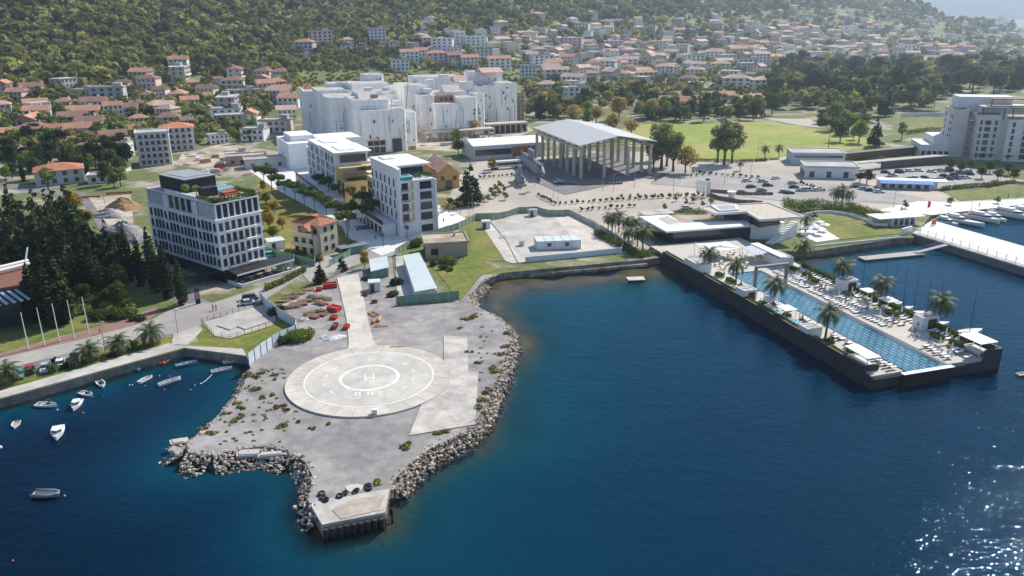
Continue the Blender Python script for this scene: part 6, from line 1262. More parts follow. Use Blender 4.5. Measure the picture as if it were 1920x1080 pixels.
for px, py, k, s in [(227, 350, 'broadl', 1.1), (215, 352, 'broadl', .8), (20, 300, 'dark', 1.2), (50, 310, 'dark', 1.0), (437, 262, 'broadl', 1.1), (447, 270, 'broad', .9), (378, 235, 'dark', 1.2), (100, 330, 'broad', .8), (140, 312, 'broad', .9), (40, 285, 'broad', 1.2), (12, 340, 'broadl', .9)]: tree(k, px, py, s, 'full round tree standing apart '+('by the works yard' if px > 370 else 'below the left town'), 'town trees')
# ---------------------------------------------------------------- canopy hall on tall columns
HA = Bld('canopy_hall', 'open canopy hall with broad grey pitched roof on tall concrete columns', 'hall', (30, 344), 73.3)
HW, HD = 35.5, 63
rm = mat('hall_roof', (.48, .48, .47), .5, .04, .2, metal=.1, wave=('X', .35, .05)); cc = mat('old_beam_concrete', (.52, .46, .39), .9, .15, .5)
mb = MB(); t_ = [(-.6, -1, 15), (HW/2, -1, 18.3), (HW+.6, -1, 15), (-.6, HD, 15), (HW/2, HD, 18.3), (HW+.6, HD, 15)]; lo = [(a, b, c-.35) for a, b, c in t_]
mb.add(t_+lo, [(0, 1, 4, 3), (1, 2, 5, 4), (6, 9, 10, 7), (7, 10, 11, 8), (0, 6, 7, 1), (1, 7, 8, 2), (3, 4, 10, 9), (4, 5, 11, 10), (0, 3, 9, 6), (2, 8, 11, 5)]); HA.part('roof', mb, rm)
for x in (1.2, 12.2, 23.5, 34.3):
    for k in range(8):
        y = .6+k*8.6
        if x in (12.2, 23.5) and k % 2: continue
        HA.block('column', x-.75, x+.35, y, y+1.2, 0, 12.3 if x in (1.2, 34.3) else 13.2, cc)
for x in (.8, 34.1): HA.block('beam', x-.3, x+.7, 0, 62, 12.32, 13.4, cc)
for y in [0.8+k*8.6 for k in range(8)]:
    mb = MB(); mb.tube([(1, y, 13.2), (HW/2, y, 16.6), (HW-1, y, 13.2)], .28, 4, cap=False); mb.tube([(1, y, 13.9), (HW-1, y, 13.9)], .16, 4)
    for x in (6, 12, 17.75, 23.5, 29.5): z = 13.2+3.4*(1-abs(x-HW/2)/(HW/2)); mb.tube([(x, y, 13.9), (x, y, z)], .12, 4); mb.tube([(x, y, z), (x+(3 if x < HW/2 else -3), y, 13.9)], .09, 4)
    HA.part('truss', mb, M['grey'])
# white hall behind
SB = Bld('exhibition_hall', 'long white-roofed hall with painted panels behind the submarine', 'hall', (-18.4, 396), 71); mb = MB(); 
SB.block('wall', 0, 38, 0, 22, 0, 7, mat('hall_wall', (.50, .50, .51), .85, .05, .3)); SB.part('roof', MB().gable(0, 38, 0, 22, 7.02, 2.2, 0, .4), M['plaster'])
SB.block('glazing', .8, 20, -.08, -.01, 2.0, 5.0, M['glass']); SB.block('mural_panel', 20.3, 27, -.1, -.01, .6, 5.6, mat('mural_brown', (.24, .13, .07), .8, .4, .5)); SB.block('mural_panel', 27.1, 30, -.1, -.01, .6, 5.6, mat('mural_red', (.42, .06, .04), .8, .3, .5)); SB.block('mural_panel', 30.1, 34, -.1, -.01, .6, 5.6, mat('mural_blue', (.04, .10, .36), .8, .3, .5))
# submarines
def submarine(lab, p, rz, L_, r, tower=True):
    o = thing('submarine', lab, 'submarine', p, rz); mb = MB(); n = 14; rings = []; 
    for i in range(17):
        k = i/16; x = -L_/2+L_*k; rr_ = r*min(1, (math.sin(math.pi*min(k*1.9+.03, .5)) if k < .26 else 1))*(1 if k < .72 else max(.08, 1-((k-.72)/.28)**1.7)); rings.append((x, max(.05, rr_)))
    vs = [(x, rr_*.92*math.sin(2*math.pi*j/n), r+1.0+rr_*math.cos(2*math.pi*j/n)) for x, rr_ in rings for j in range(n)]; mb.add(vs, [(i*n+j, i*n+(j+1) % n, (i+1)*n+(j+1) % n, (i+1)*n+j) for i in range(16) for j in range(n)]+[tuple(range(n)), tuple(16*n+j for j in reversed(range(n)))])
    part('hull', mb, mat('submarine_grey', (.20, .22, .26), .5, .12, .3), o, smooth=True); part('deck_casing', MB().box(-L_*.38, L_*.4, -r*.35, r*.35, 2*r+.9, 2*r+1.3), mat('casing_dark', (.10, .11, .13), .6, .1, .5), o)
    if tower:
        t2 = part('conning_tower', MB().prism([(-L_*.1, -.7), (L_*.02, -.8), (L_*.06, 0), (L_*.02, .8), (-L_*.1, .7), (-L_*.13, 0)], 2*r+1.302, 2*r+5.0), mat('submarine_grey', (.2, .22, .26)), o); part('periscope', MB().tube([(-L_*.03, 0, 2*r+5), (-L_*.03, 0, 2*r+7.2)], .18, 6).tube([(-L_*.06, .2, 2*r+5), (-L_*.06, .2, 2*r+6.4)], .12, 6), M['grey'], t2)
    part('fin', MB().box(-L_*.49, -L_*.42, -r*1.1, r*1.1, r+.9, r+1.1).box(-L_*.49, -L_*.42, -.1, .1, 1.0, 2*r+1.8), mat('submarine_grey', (.2, .22, .26)), o); part('propeller', MB().box(-L_*.505, -L_*.495, -.9, .9, r+.85, r+1.15).box(-L_*.505, -L_*.495, -.15, .15, r+.1, r+1.9), mat('red_oxide', (.4, .1, .06), .6), o)
    for x in (-L_*.3, 0, L_*.28): part('cradle', MB().box(x-.5, x+.5, -r, r, 0, 1.2), M['conc'], o)
    return o
a, b_ = g(978, 300, 4), g(1020, 336, 3); d = b_-a; submarine('large grey museum submarine on cradles beside the canopy hall', ((a+b_)/2).xy.to_3d()+Vector((0, 0, LZ)), math.atan2(d.y, d.x), 46, 2.7)
a, b_ = g(966, 333, 3), g(985, 350, 2.5); d = b_-a; submarine('small grey midget submarine in front of the large one', ((a+b_)/2).xy.to_3d()+Vector((0, 0, LZ)), math.atan2(d.y, d.x), 17, 1.5, True)
o = thing('anchor', 'big dark anchor lying on the paved square', 'anchor', g(985, 363), .9); part('shank', MB().tube([(-2.6, 0, .3), (2.4, 0, .3)], .16, 6), M['black'], o); part('arm', MB().tube([(-2.2, 1.5, .3), (-2.8, .8, .3), (-3, 0, .3), (-2.8, -.8, .3), (-2.2, -1.5, .3)], .16, 6), M['black'], o); part('stock', MB().tube([(2.1, -1.3, .35), (2.1, 1.3, .35)], .1, 6), M['black'], o)
o = thing('tram_carriage', 'white railway carriage parked behind the submarine', 'carriage', g(950, 316), R_(18)); part('body', MB().box(-9, 9, -1.3, 1.3, .9, 3.5).box(-8.6, 8.6, -1.0, 1.0, 3.502, 3.8), M['plaster'], o); part('window', MB().box(-8, 8, -1.36, -1.302, 2.0, 2.9), M['glass'], o); part('bogie', MB().box(-7.5, -4.5, -1, 1, .1, .88).box(4.5, 7.5, -1, 1, .1, .88), M['black'], o)
# right side buildings
def hallb(lab, px, py, az, w, d, h, m, par=.4):
    b = Bld('hall', lab, 'hall', g(px, py)[:2], az); b.block('wall', 0, w, 0, d, 0, h, m); b.roofslab(-.4, w+.4, -.4, d+.4, h+.36, M['plaster'], .35, par, M['conc']); return b
b = hallb('white flat-roofed pavilion with window row near the car park', 1508, 333, 101, 22, 13, 4.6, M['plaster'])
for i in range(4): b.win('L', 0, 2+i*3, .4, 1.6, 2.4)
for i in range(3): b.win('F', 0, 3+i*7, .4, 1.8, 2.4)
b = hallb('long low pale hall behind the white pavilion at the field edge', 1484, 308, 98, 24, 14, 5, mat('pale_blue_wall', (.50, .54, .58), .8, .05, .4))
b.block('window', 1, 23, -.08, -.01, 3.2, 4.3, M['glass'])
b = Bld('canopy_roof', 'long dark covered walkway behind the marina car park', 'canopy', g(1585, 303)[:2], 67); b.block('roof', 0, 62, 0, 4, 3.4, 3.8, mat('dark_roof', (.10, .10, .11), .7, .1, .4)); b.block('wall', 0, 62, 3.4, 4, 0, 3.39, mat('dark_ochre', (.30, .22, .06), .9))
b = Bld('screen_wall', 'dark boarded screen fence with pale roof edge behind the car park', 'fence', g(1652, 318)[:2], 70); b.block('wall', 0, 40, 0, .5, 0, 3.6, mat('dark_boards', (.10, .085, .08), .8, .15, .8, wave=('X', .8, .3))); b.block('roof', -14, 41, .52, 5, 3.3, 3.7, M['conc'])
b = Bld('market_building', 'long low building with bright blue sloping awning by the car park', 'shop', g(1647, 352)[:2], 103); b.block('wall', 0, 22, 0, 5, 0, 3, M['plaster']); b.block('roof', -.3, 26, -.2, 5.4, 3.01, 3.3, M['plaster'])
b.part('awning', MB().add([(0, -.2, 3.3), (20, -.2, 3.3), (20, -3, 2.4), (0, -3, 2.4), (0, -.2, 3.38), (20, -.2, 3.38), (20, -3, 2.48), (0, -3, 2.48)], [(0, 3, 2, 1), (4, 5, 6, 7), (0, 1, 5, 4), (1, 2, 6, 5), (2, 3, 7, 6), (3, 0, 4, 7)]), mat('blue_awning', (.03, .22, .55), .7, .05, 1))
for i in range(6): b.win('F', 0, 2+i*3.2, .3, 1.6, 2.0)
wall('long pale wall between training field and park wood', [(1690, 219), (1740, 217), (1790, 219)], 2.4, .4, M['plaster'])
# apartment building on the right
RB = Bld('apartment_building', 'big cream seven storey apartment building at the right edge', 'apartments', g(1863, 303)[:2], 0)
# local x is away from the camera here, so faces: L looks left, F looks at us
cw = mat('cream_wall', (.62, .59, .55), .85, .06, .25); cw2 = mat('pale_cream_wall', (.72, .70, .67), .85, .05, .25)
def RBx(az): pass
for o_ in list(RB.root.children): bpy.data.objects.remove(o_)
ALL.remove(RB.root); bpy.data.objects.remove(RB.root)
RB = Bld('apartment_building', 'big cream seven storey apartment building with roof pergolas at the right edge', 'apartments', g(1822, 300)[:2], 103)
RB.block('wall', 0, 9.5, 0, 16, 0, 21.5, cw); RB.block('wall', 9.5, 12.5, 1.5, 16, 0, 21.5, cw); RB.block('wall', 12.5, 40, -1.5, 16, 0, 19.5, cw2)
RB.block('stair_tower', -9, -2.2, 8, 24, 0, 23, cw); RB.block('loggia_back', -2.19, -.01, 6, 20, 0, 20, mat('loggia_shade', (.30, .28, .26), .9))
for f in range(7): RB.block('balcony', -2.4, -.02, 3, 6, .2+f*3, .5+f*3, M['conc'])
RB.block('podium', -22, -9.01, 6, 26, 0, 6, cw2); RB.block('podium', -16, -9.01, 8, 26, 6.01, 9.5, cw2); RB.block('upper_floor', 2, 40, 5, 16, 21.5, 25, cw); RB.block('upper_floor', -6, 18, 14, 26, 21.5, 28.5, cw2)
for y0, x0, x1 in ((0, 1, 11), (0, 14, 34), (6, 6, 34)):
    z = 24.6 if y0 == 0 else 28; RB.block('pergola', x0, x1, y0, y0+6, z, z+.3, mat('brown_pergola', (.12, .09, .08), .8))
    for x in (x0+.2, x1-.6): RB.block('pergola_post', x, x+.4, y0+.3, y0+.7, 19.5, z-.01, mat('brown_pergola', (.12, .09, .08), .8))
for f in range(6):
    for u, w in ((1.4, .8), (4.3, 2.2), (7.8, 1.0)): RB.win('F', 0, u, 1.4+f*3.1, w, 1.9)
    for i in range(4): RB.win('F', -1.5, 15+i*6, 1.2+f*3.0, 1.0 if i % 2 == 0 else 2.8, 2.0); 
    for i in (1, 3): RB.balcony('F', -1.5, 12.9+i*6, 17.1+i*6, 1.0+f*3.0, .9, m=cw2) if f else None
    for u in (9, 12, 20): RB.win('L', -9, u, 3+f*3.1, .6, 1.9)
for i in range(5): RB.win('F', 6, -20.5+i*2.6, .3, 1.5, 2.6)
for i in range(4): RB.block('awning', 13+i*6.4, 17+i*6.4, -3.0, -1.52, 2.6, 2.9, mat('navy_awning', (.03, .05, .09), .8))
for i in range(2): RB.block('awning', .6+i*4.6, 4.6+i*4.6, -1.5, -.02, 2.6, 2.9, mat('navy_awning', (.03, .05, .09), .8))
RB.part('roof_planting', MB().leaves([(x, 1, 21.9, 1.2, .8, .5) for x in range(0, 9, 2)]+[(x, 9, 23.4, 1.2, .8, .5) for x in range(-8, -2, 2)], 500, .25), M['leaflt'])
for px, py, s in [(1780, 320, .8), (1800, 325, .7), (1840, 335, .7), (1870, 338, .7), (1900, 340, .7), (1820, 318, .6), (1855, 325, .8), (1890, 328, .7)]: tree('broad', px, py, s, 'round green tree before the cream apartment building', 'apartment front trees')
# left modern hall with metal fins
FH = Bld('hall', 'dark modern hall with brown roof, white pipes and metal fins at left edge', 'hall', g(84, 600)[:2], 55)
FH.block('wall', -22, -1, 0, 20, 0, 9.2, mat('hall_dark_glass', (.03, .045, .06), .2, .1, .3)); FH.block('roof', -23, -.6, -.6, 21, 9.202, 9.8, mat('brown_roof', (.20, .095, .06), .8, .12, .5))
for i in range(9): FH.part('fin', MB().add([(-2-i*1.5, -.5, 9.0), (-1.2-i*1.5, -.5, 9.0), (1.0-i*1.5, -4.2, 7.2-i*.05), (.4-i*1.5, -4.2, 7.0-i*.05), (-2-i*1.5, -.4, 8.8), (-1.2-i*1.5, -.4, 8.8), (1.0-i*1.5, -4.1, 7.0-i*.05), (.4-i*1.5, -4.1, 6.8-i*.05)], [(0, 3, 2, 1), (4, 5, 6, 7), (0, 1, 5, 4), (1, 2, 6, 5), (2, 3, 7, 6), (3, 0, 4, 7)]), mat('blue_metal', (.42, .52, .60), .35, .05, 1, metal=.2))
FH.part('pipe', MB().tube([(-20, 6, 10.8), (0, 14, 10.8)], .45, 8), M['white']); FH.part('pipe', MB().tube([(-20, 9, 10.8), (0, 17, 10.8)], .45, 8), M['white']); FH.part('mast', MB().tube([(-1, 16, 9.8), (.5, 18, 14)], .2, 6), M['white']); FH.part('column', MB().box(-.9, 0, -1.5, 0, 0, 9.1), M['plaster'])
# white banner frames, round kiosk, lamp posts
for i in range(4): 
    o = thing('banner', 'tall white vertical banner on a pole by the pool club approach', 'banner', g(1309+i*6.3, 366+i*1.2), .2, 'white banners'); part('cloth', MB().box(-.75, .75, -.03, .03, 1.2, 6.0), M['white'], o); part('pole', MB().tube([(-.82, 0, 0), (-.82, 0, 6.1)], .05, 5), M['grey'], o)
o = thing('kiosk', 'white flared round kiosk on the pale forecourt', 'kiosk', g(1371, 374)); part('shell', MB().tube([(0, 0, 0), (0, 0, 1.5), (0, 0, 3.2)], [1.1, 1.2, 1.8], 14), M['plaster'], o); part('base', MB().tube([(0, 0, 0), (0, 0, .15)], 1.5, 14), M['conc'], o)
fence('curved brown slatted screen behind the pool club', [(1325, 366), (1345, 374), (1390, 382), (1430, 384)], 1.6, mat('brown_slats', (.22, .15, .11), .8, .1, 1, wave=('X', 1, .3)))
fence('brown slatted screen beside the round kiosk', [(1330, 360), (1400, 366), (1450, 366)], 1.3, mat('brown_slats', (.22, .15, .11)))
for i, (px, py) in enumerate([(1512, 428), (1524, 421), (1534, 428), (1545, 434), (1525, 437), (1512, 440), (1537, 441)]):
    o = thing('cafe_parasol', 'open square white parasol on the terrace beside the club lawn', 'parasol', g(px, py), .3*i, 'open parasols'); part('canopy', MB().add([(-1.4, -1.4, 2.3), (1.4, -1.4, 2.3), (1.4, 1.4, 2.3), (-1.4, 1.4, 2.3), (0, 0, 2.9)], [(0, 1, 4), (1, 2, 4), (2, 3, 4), (3, 0, 4), (3, 2, 1, 0)]), M['white'], o); part('pole', MB().tube([(0, 0, 0), (0, 0, 2.3)], .04, 5), M['grey'], o)
sheet('club_terrace', [(1500, 440), (1502, 425), (1520, 414), (1535, 424), (1575, 449), (1530, 455)], M['whitepave'], lvl=7)
def lamp(px, py, h, lab, arm=True):
    o = thing('street_lamp', lab, 'lamp', g(px, py)); part('pole', MB().tube([(0, 0, 0), (0, 0, h)], [.1, .06], 6), M['grey'], o); part('head', MB().box(-.15, .9 if arm else .15, -.12, .12, h, h+.14), M['grey'], o)
for px, py, h, lab in [(1002, 350, 9, 'grey street lamp right beside the big submarine'), (1038, 370, 6, 'grey street lamp left of the canopy hall forecourt'), (1046, 380, 6, 'grey street lamp near the yard wall top'), (1130, 358, 10, 'tall white lamp mast in front of the canopy hall'), (1150, 360, 7, 'grey street lamp at the right front of the canopy hall'), (1189, 352, 7, 'grey lamp beside the right columns of the hall'), (1153, 462, 12, 'tall grey pole among the palms by the yard'), (881, 470, 13, 'tall dark utility pole right of the beige house'), (880, 430, 9, 'dark utility pole behind the beige house'), (334, 625, 5.5, 'dark lamp post beside the play yard path'), (198, 660, 7, 'dark lamp post on the seafront verge'), (1262, 372, 8, 'grey lamp on the paved walk behind the pool club'), (1358, 346, 9, 'lamp rising from the round palm bed'), (1420, 300, 10, 'floodlight mast at the rim of the sports field'), (1406, 340, 7, 'grey lamp in the open car park'), (1475, 390, 6, 'grey lamp behind the round kiosk'), (1675, 390, 6, 'lamp on the forecourt by the gate pavilion'), (1908, 370, 6, 'lamp at the right end of the marina promenade'), (825, 350, 8, 'white pole in front of the ochre hall'), (886, 398, 7, 'pale pole beside the dark conifer'), (200, 400, 8, 'lamp mast by the spoil heaps'), (232, 355, 7, 'white lamp post behind the hotel roof')]: lamp(px, py, h, lab)
# ---------------------------------------------------------------- cars
def carproto(van=False):
    t = thing('parked_car', 'x', 'car', (0, 0, 0)); ALL.remove(t); mb = MB(); w = .86
    def extr(pr, y, m=0, inset=0):
        n = len(pr); vs = [(x, -y+(inset if z > .95 else 0), z) for x, z in pr]+[(x, y-(inset if z > .95 else 0), z) for x, z in pr]; mb.add(vs, [tuple(range(n)), tuple(range(2*n-1, n-1, -1))]+[(i, i+n, (i+1) % n+n, (i+1) % n) for i in range(n)], m)
    extr([(-2.1, .3), (2.1, .3), (2.15, .6), (2.0, .78), (.95, .92), (-1.75, .94), (-2.1, .85), (-2.15, .6)], w)
    part('body', mb, mat('car_paint', (.6, .6, .6), .25, 0, 1, spec=.6, objcol=True), t)
    mb = MB(); h = 1.75 if van else 1.42
    pr = [(1.0, .921), (.35, h-.06), (-1.2, h-.04), (-1.8, .941)] if not van else [(1.5, .921), (1.0, h-.05), (-1.9, h-.05), (-2.0, .941)]
    extr(pr, w-.05, 0, .12); part('windows', mb, M['glass'], t)
    mb = MB(); extr([(pr[1][0]-.02, h-.055), (pr[1][0]-.1, h), (pr[2][0]+.05, h), (pr[2][0], h-.035)], w-.16); part('roof_panel', mb, MATS['car_paint'], t)
    wm = MB().tube([(0, -.1, 0), (0, .1, 0)], .31, 10).mesh('wheel', [M['black']])
    for x in (-1.35, 1.35):
        for y in (-.8, .8): o = part('wheel', None, None, t, me=wm); o.location = (x, y, .31)
    hm = MB().box(-.02, .02, -.16, .16, -.07, .07).mesh('headlight', [M['white']])
    for y in (-.6, .6): o = part('headlight', None, None, t, me=hm); o.location = (2.13, y, .66)
    return t
CP = carproto(); CV = carproto(True); cu = [False, False]; PAINT = dict(white=(.72, .72, .72), black=(.02, .02, .022), grey=(.2, .21, .22), silver=(.45, .47, .49), red=(.5, .01, .015), blue=(.03, .07, .2), teal=(.1, .35, .42), brown=(.12, .06, .04))
def car(px, py, rz, col, where, van=False):
    o = (CV if van else CP); lab = ('%s %s parked %s' % (col, 'van' if van else 'car', where)); k = 1 if van else 0
    if not cu[k]:
        cu[k] = True; o.location = g(px, py); o.rotation_euler[2] = rz; o['label'] = lab; o['group'] = 'parked cars'; ALL.append(o); KIDS[o.name] = list(o.children)
        for c in o.children: c.color = (*PAINT[col], 1)
        return o
    return dup(o, g(px, py), rz, lab, 'parked cars', color=PAINT[col], cat='car')
car(57, 697, -1.0, 'red', 'among the seafront palms'); car(86, 694, -1.15, 'silver', 'right of the red car'); car(114, 684, 2.0, 'white', 'third from the left on the seafront'); car(140, 676, -1.1, 'black', 'in palm shade on the seafront'); car(38, 706, -1.1, 'teal', 'under the leftmost seafront palm'); car(178, 666, -1.0, 'silver', 'behind the middle seafront palms')
car(466, 571, .35, 'silver', 'at the road bend by the hoarding'); car(470, 562, .35, 'grey', 'behind the silver car at the bend', True); car(505, 482, .35, 'teal', 'in the hotel side yard', True)
z4 = lambda x, y: (1200+x/5.333, 220+y/5.333); z5_ = lambda x, y: (1540+x/4.908, 220+y/4.908)
q = random.Random(8)
for x, y, c in [(1065, 645, 'white'), (1225, 650, 'silver'), (1275, 690, 'black'), (1355, 620, 'white'), (1110, 705, 'black'), (1215, 740, 'grey'), (1525, 668, 'silver'), (1540, 708, 'black'), (1440, 755, 'silver'), (1610, 740, 'silver'), (1670, 738, 'white'), (1765, 738, 'white'), (1490, 765, 'black'), (1020, 760, 'grey')]: car(*z4(x, y), R_(12)+q.uniform(-.3, .3), c, 'in the open car park', q.random() < .2)
for x, y, c in [(590, 515, 'black'), (655, 542, 'silver'), (630, 568, 'brown'), (720, 512, 'black'), (805, 502, 'white'), (895, 498, 'white'), (730, 595, 'silver'), (820, 577, 'black'), (865, 570, 'silver'), (950, 565, 'black'), (1015, 508, 'white'), (1065, 503, 'silver'), (1100, 498, 'silver'), (1180, 495, 'black'), (1045, 585, 'white'), (1100, 582, 'silver'), (1130, 548, 'black'), (1170, 575, 'black'), (1235, 570, 'blue'), (1285, 565, 'silver'), (1225, 540, 'black'), (1280, 525, 'grey'), (1360, 530, 'black'), (1330, 563, 'white')]: car(*z5_(x, y), R_(-25)+q.uniform(-.25, .25), c, 'in the marina car park', q.random() < .2)
for x, y, c in [(310, 648, 'black'), (390, 668, 'silver'), (450, 682, 'black'), (530, 696, 'white')]: car(*z5_(x, y), R_(-12), c, 'in front of the blue awning building')
car(1287, 392, .2, 'white', 'behind the pool club'); car(1048, 342, .6, 'white', 'in front of the canopy hall'); car(395, 270, .4, 'blue', 'on the road above the works yard'); car(24, 236, 1, 'grey', 'among the left edge houses'); car(28, 232, 1, 'white', 'among the left edge houses')
# ---------------------------------------------------------------- boats
def hull(L_, B, H, fine=.5, deck=None, st=.85, n=9):
    """rings along x from stern to bow; returns outer shell, and inner well or deck"""
    mb = MB(); sec = []
    for i in range(n+1):
        k = i/n; b = B/2*(st+(1-st)*min(1, k/.35)) if k < .35 else B/2*max(.02, 1-((k-.35)/.65)**(2+fine)); z = H*(1+.22*k*k); sec.append((-L_/2+L_*k, b, z))
    V = []
    for x, b, z in sec: V += [(x, -b, z), (x, -b*.82, z*.35), (x, 0, -.18*H-.05), (x, b*.82, z*.35), (x, b, z)]
    F = [(i*5+j, (i+1)*5+j, (i+1)*5+j+1, i*5+j+1) for i in range(n) for j in range(4)]+[(0, 1, 2, 3, 4)]
    o = len(V); inn_ = .82; fl = .3*H if deck is None else None
    for x, b, z in sec: V += [(x*.97, -b*inn_, z), (x*.97, b*inn_, z)]
    F += [(i*5, o+i*2, o+i*2+2, i*5+5) for i in range(n)]+[(i*5+4, i*5+9, o+i*2+3, o+i*2+1) for i in range(n)]+[(0, 4, o+1, o)]
    mb.add(V, F, 0); V2 = []
    for x, b, z in sec: V2 += [(x*.97, -b*inn_, z-.002), (x*.97, -b*inn_*.8, z if deck else fl), (x*.97, b*inn_*.8, z if deck else fl), (x*.97, b*inn_, z-.002)]
    mb.add(V2, [(i*4+j, i*4+j+1, i*4+j+5, i*4+j+4) for i in range(n) for j in range(3)]+[(0, 3, 2, 1)], 1); return mb
bw = mat('boat_white', (.74, .74, .73), .35, .04, 1, spec=.5); bi = mat('boat_inner', (.52, .52, .50), .6, .1, 1)
def boat(kind, px, py, hd, L_, B, lab, hm=None, im=None, grp='moored boats', z=0, extra=None):
    p = g(px, py, 0); o = thing('boat', lab, 'boat', (p.x, p.y, -.12+z), hd, grp); H = .16*L_ if L_ < 7 else .11*L_; hm = hm or bw
    part('hull', hull(L_, B, H, deck=(kind in ('cabin', 'yacht', 'sail') or None)), [hm, im or bi], o, smooth=False)
    if kind in ('row', 'motor'):
        for x in (-.25*L_, .02*L_, .25*L_): part('thwart', MB().box(x-.12, x+.12, -B*.4, B*.4, H*.72, H*.8), mat('thwart_wood', (.45, .36, .26), .7) if kind == 'row' else bw, o)
    if kind == 'motor':
        part('windshield', MB().add([(.12*L_, -B*.33, H), (.2*L_, 0, H), (.12*L_, B*.33, H), (.05*L_, -B*.3, H+.45), (.12*L_, 0, H+.5), (.05*L_, B*.3, H+.45)], [(0, 1, 4, 3), (1, 2, 5, 4), (3, 4, 1, 0), (4, 5, 2, 1)]), M['glass'], o); part('console', MB().box(-.05*L_, .05*L_, -B*.2, B*.2, H*.4, H*1.25), bw, o)
    if kind in ('motor', 'rib'): m_ = part('outboard', MB().box(-L_/2-.25, -L_/2+.05, -.15, .15, H*.6, H*1.5).box(-L_/2-.15, -L_/2-.05, -.05, .05, -.3, H*.6), M['black'], o)
    if kind == 'rib':
        for s_ in (1, -1): part('tube', MB().tube([(-L_/2, s_*B*.42, H), (L_*.2, s_*B*.42, H), (L_*.42, s_*B*.22, H*1.1), (L_*.5, 0, H*1.2)], [.22, .24, .22, .18], 8), mat('rib_grey', (.22, .24, .27), .5), o, smooth=True)
    if kind == 'cabin':
        part('cabin', MB().prism([(-.18*L_, -B*.34), (.16*L_, -B*.32), (.26*L_, 0), (.16*L_, B*.32), (-.18*L_, B*.34)], H, H+.75), bw, o); part('windows', MB().prism([(.0*L_, -B*.345), (.165*L_, -B*.325), (.268*L_, 0), (.165*L_, B*.325), (.0*L_, B*.345)], H+.32, H+.6), M['glass'], o); part('cockpit', MB().box(-.44*L_, -.2*L_, -B*.3, B*.3, H, H+.06).box(-.3*L_, -.24*L_, -B*.28, B*.28, H+.06, H+.4), M['grey'], o); part('railing', MB().tube([(.1*L_, -B*.42, H+.4), (.36*L_, -B*.3, H+.5), (.5*L_, 0, H+.55), (.36*L_, B*.3, H+.5), (.1*L_, B*.42, H+.4)], .025, 4), M['grey'], o)
    if kind == 'yacht':
        part('superstructure', MB().prism([(-.3*L_, -B*.38), (.1*L_, -B*.36), (.27*L_, 0), (.1*L_, B*.36), (-.3*L_, B*.38)], H, H+1.1), bw, o); part('windows', MB().prism([(-.26*L_, -B*.385), (.105*L_, -B*.365), (.28*L_, 0), (.105*L_, B*.365), (-.26*L_, B*.385)], H+.45, H+.85), M['glass'], o); part('flybridge', MB().prism([(-.25*L_, -B*.32), (.03*L_, -B*.3), (.1*L_, 0), (.03*L_, B*.3), (-.25*L_, B*.32)], H+1.12, H+1.75), bw, o); part('radar_arch', MB().tube([(-.2*L_, -B*.32, H+1.7), (-.24*L_, -B*.25, H+2.7), (-.24*L_, B*.25, H+2.7), (-.2*L_, B*.32, H+1.7)], .1, 5), bw, o); part('aft_deck', MB().box(-.48*L_, -.31*L_, -B*.36, B*.36, H+.002, H+.1), mat('teak', (.32, .2, .11), .8), o)
    if kind == 'sail':
        mh = L_*1.35; part('mast', MB().tube([(.05*L_, 0, H), (.05*L_-.1, 0, H+mh)], [.07, .04], 5), M['black'] if extra != 'w' else M['white'], o); part('boom', MB().tube([(.05*L_, 0, H+.9), (-.38*L_, 0, H+.85)], .05, 5), M['grey'], o); part('cockpit', MB().box(-.4*L_, -.02*L_, -B*.22, B*.22, H, H+.1), M['grey'], o); part('rigging', MB().tube([(.49*L_, 0, H*1.2), (.05*L_-.05, 0, H+mh*.9)], .012, 3).tube([(-.48*L_, 0, H), (.05*L_-.08, 0, H+mh)], .012, 3), M['grey'], o)
        if extra == 'blue': part('furled_sail', MB().tube([(.1*L_, 0, H+.2), (.1*L_, .1, H+1.8), (.1*L_, 0, H+3)], [.3, .5, .05], 6), mat('blue_sail', (.02, .25, .6), .7), o)
    return o
blu = mat('boat_blue', (.08, .24, .42), .4, .1, 1); org = mat('boat_orange', (.55, .16, .07), .45, .1, 1)
for a in [('motor', 88, 762, -.1, 4.2, 1.7, 'cream open motorboat near the promenade at left'), ('cabin', 144, 762, -1.35, 4.2, 1.9, 'white motorboat with dark canopy frame near the small white dinghy'), ('motor', 163, 741, -.45, 3.6, 1.5, 'small white dinghy nearest the promenade'), ('motor', 190, 722, -.9, 3.6, 1.6, 'white boat with thin upright poles by the promenade'), ('row', 257, 692, -.9, 3.0, 1.4, 'small blue rowing boat nearest the quay corner', blu), ('row', 274, 713, 1.2, 3.4, 1.6, 'white rowing boat below the small blue boat'), ('row', 311, 678, 1.4, 3.0, 1.6, 'orange inflatable boat near the quay corner', org, org), ('row', 350, 685, .55, 4.4, 1.4, 'long blue rowing boat right of the orange boat', blu), ('row', 319, 718, .85, 4.6, 1.3, 'white canoe-like boat with dark trim in the middle of the inlet'), ('row', 416, 696, .5, 4.2, 1.3, 'white rowing boat tied by a rope near the gravel shore'), ('row', 437, 679, .4, 4.0, 1.3, 'white boat moored against the quay end'), ('row', 30, 798, -1.2, 2.8, 1.5, 'tiny round-ended white boat with yellow gear at far left'), ('cabin', 109, 815, -1.15, 5.0, 2.3, 'biggest white cabin boat at lower left of the inlet'), ('rib', 88, 930, -.05, 4.2, 1.8, 'grey inflatable boat alone in the open water at lower left', mat('rib_hull', (.25, .28, .3), .5))]:
    boat(*a[:7], hm=a[7] if len(a) > 7 else None, im=a[8] if len(a) > 8 else None)
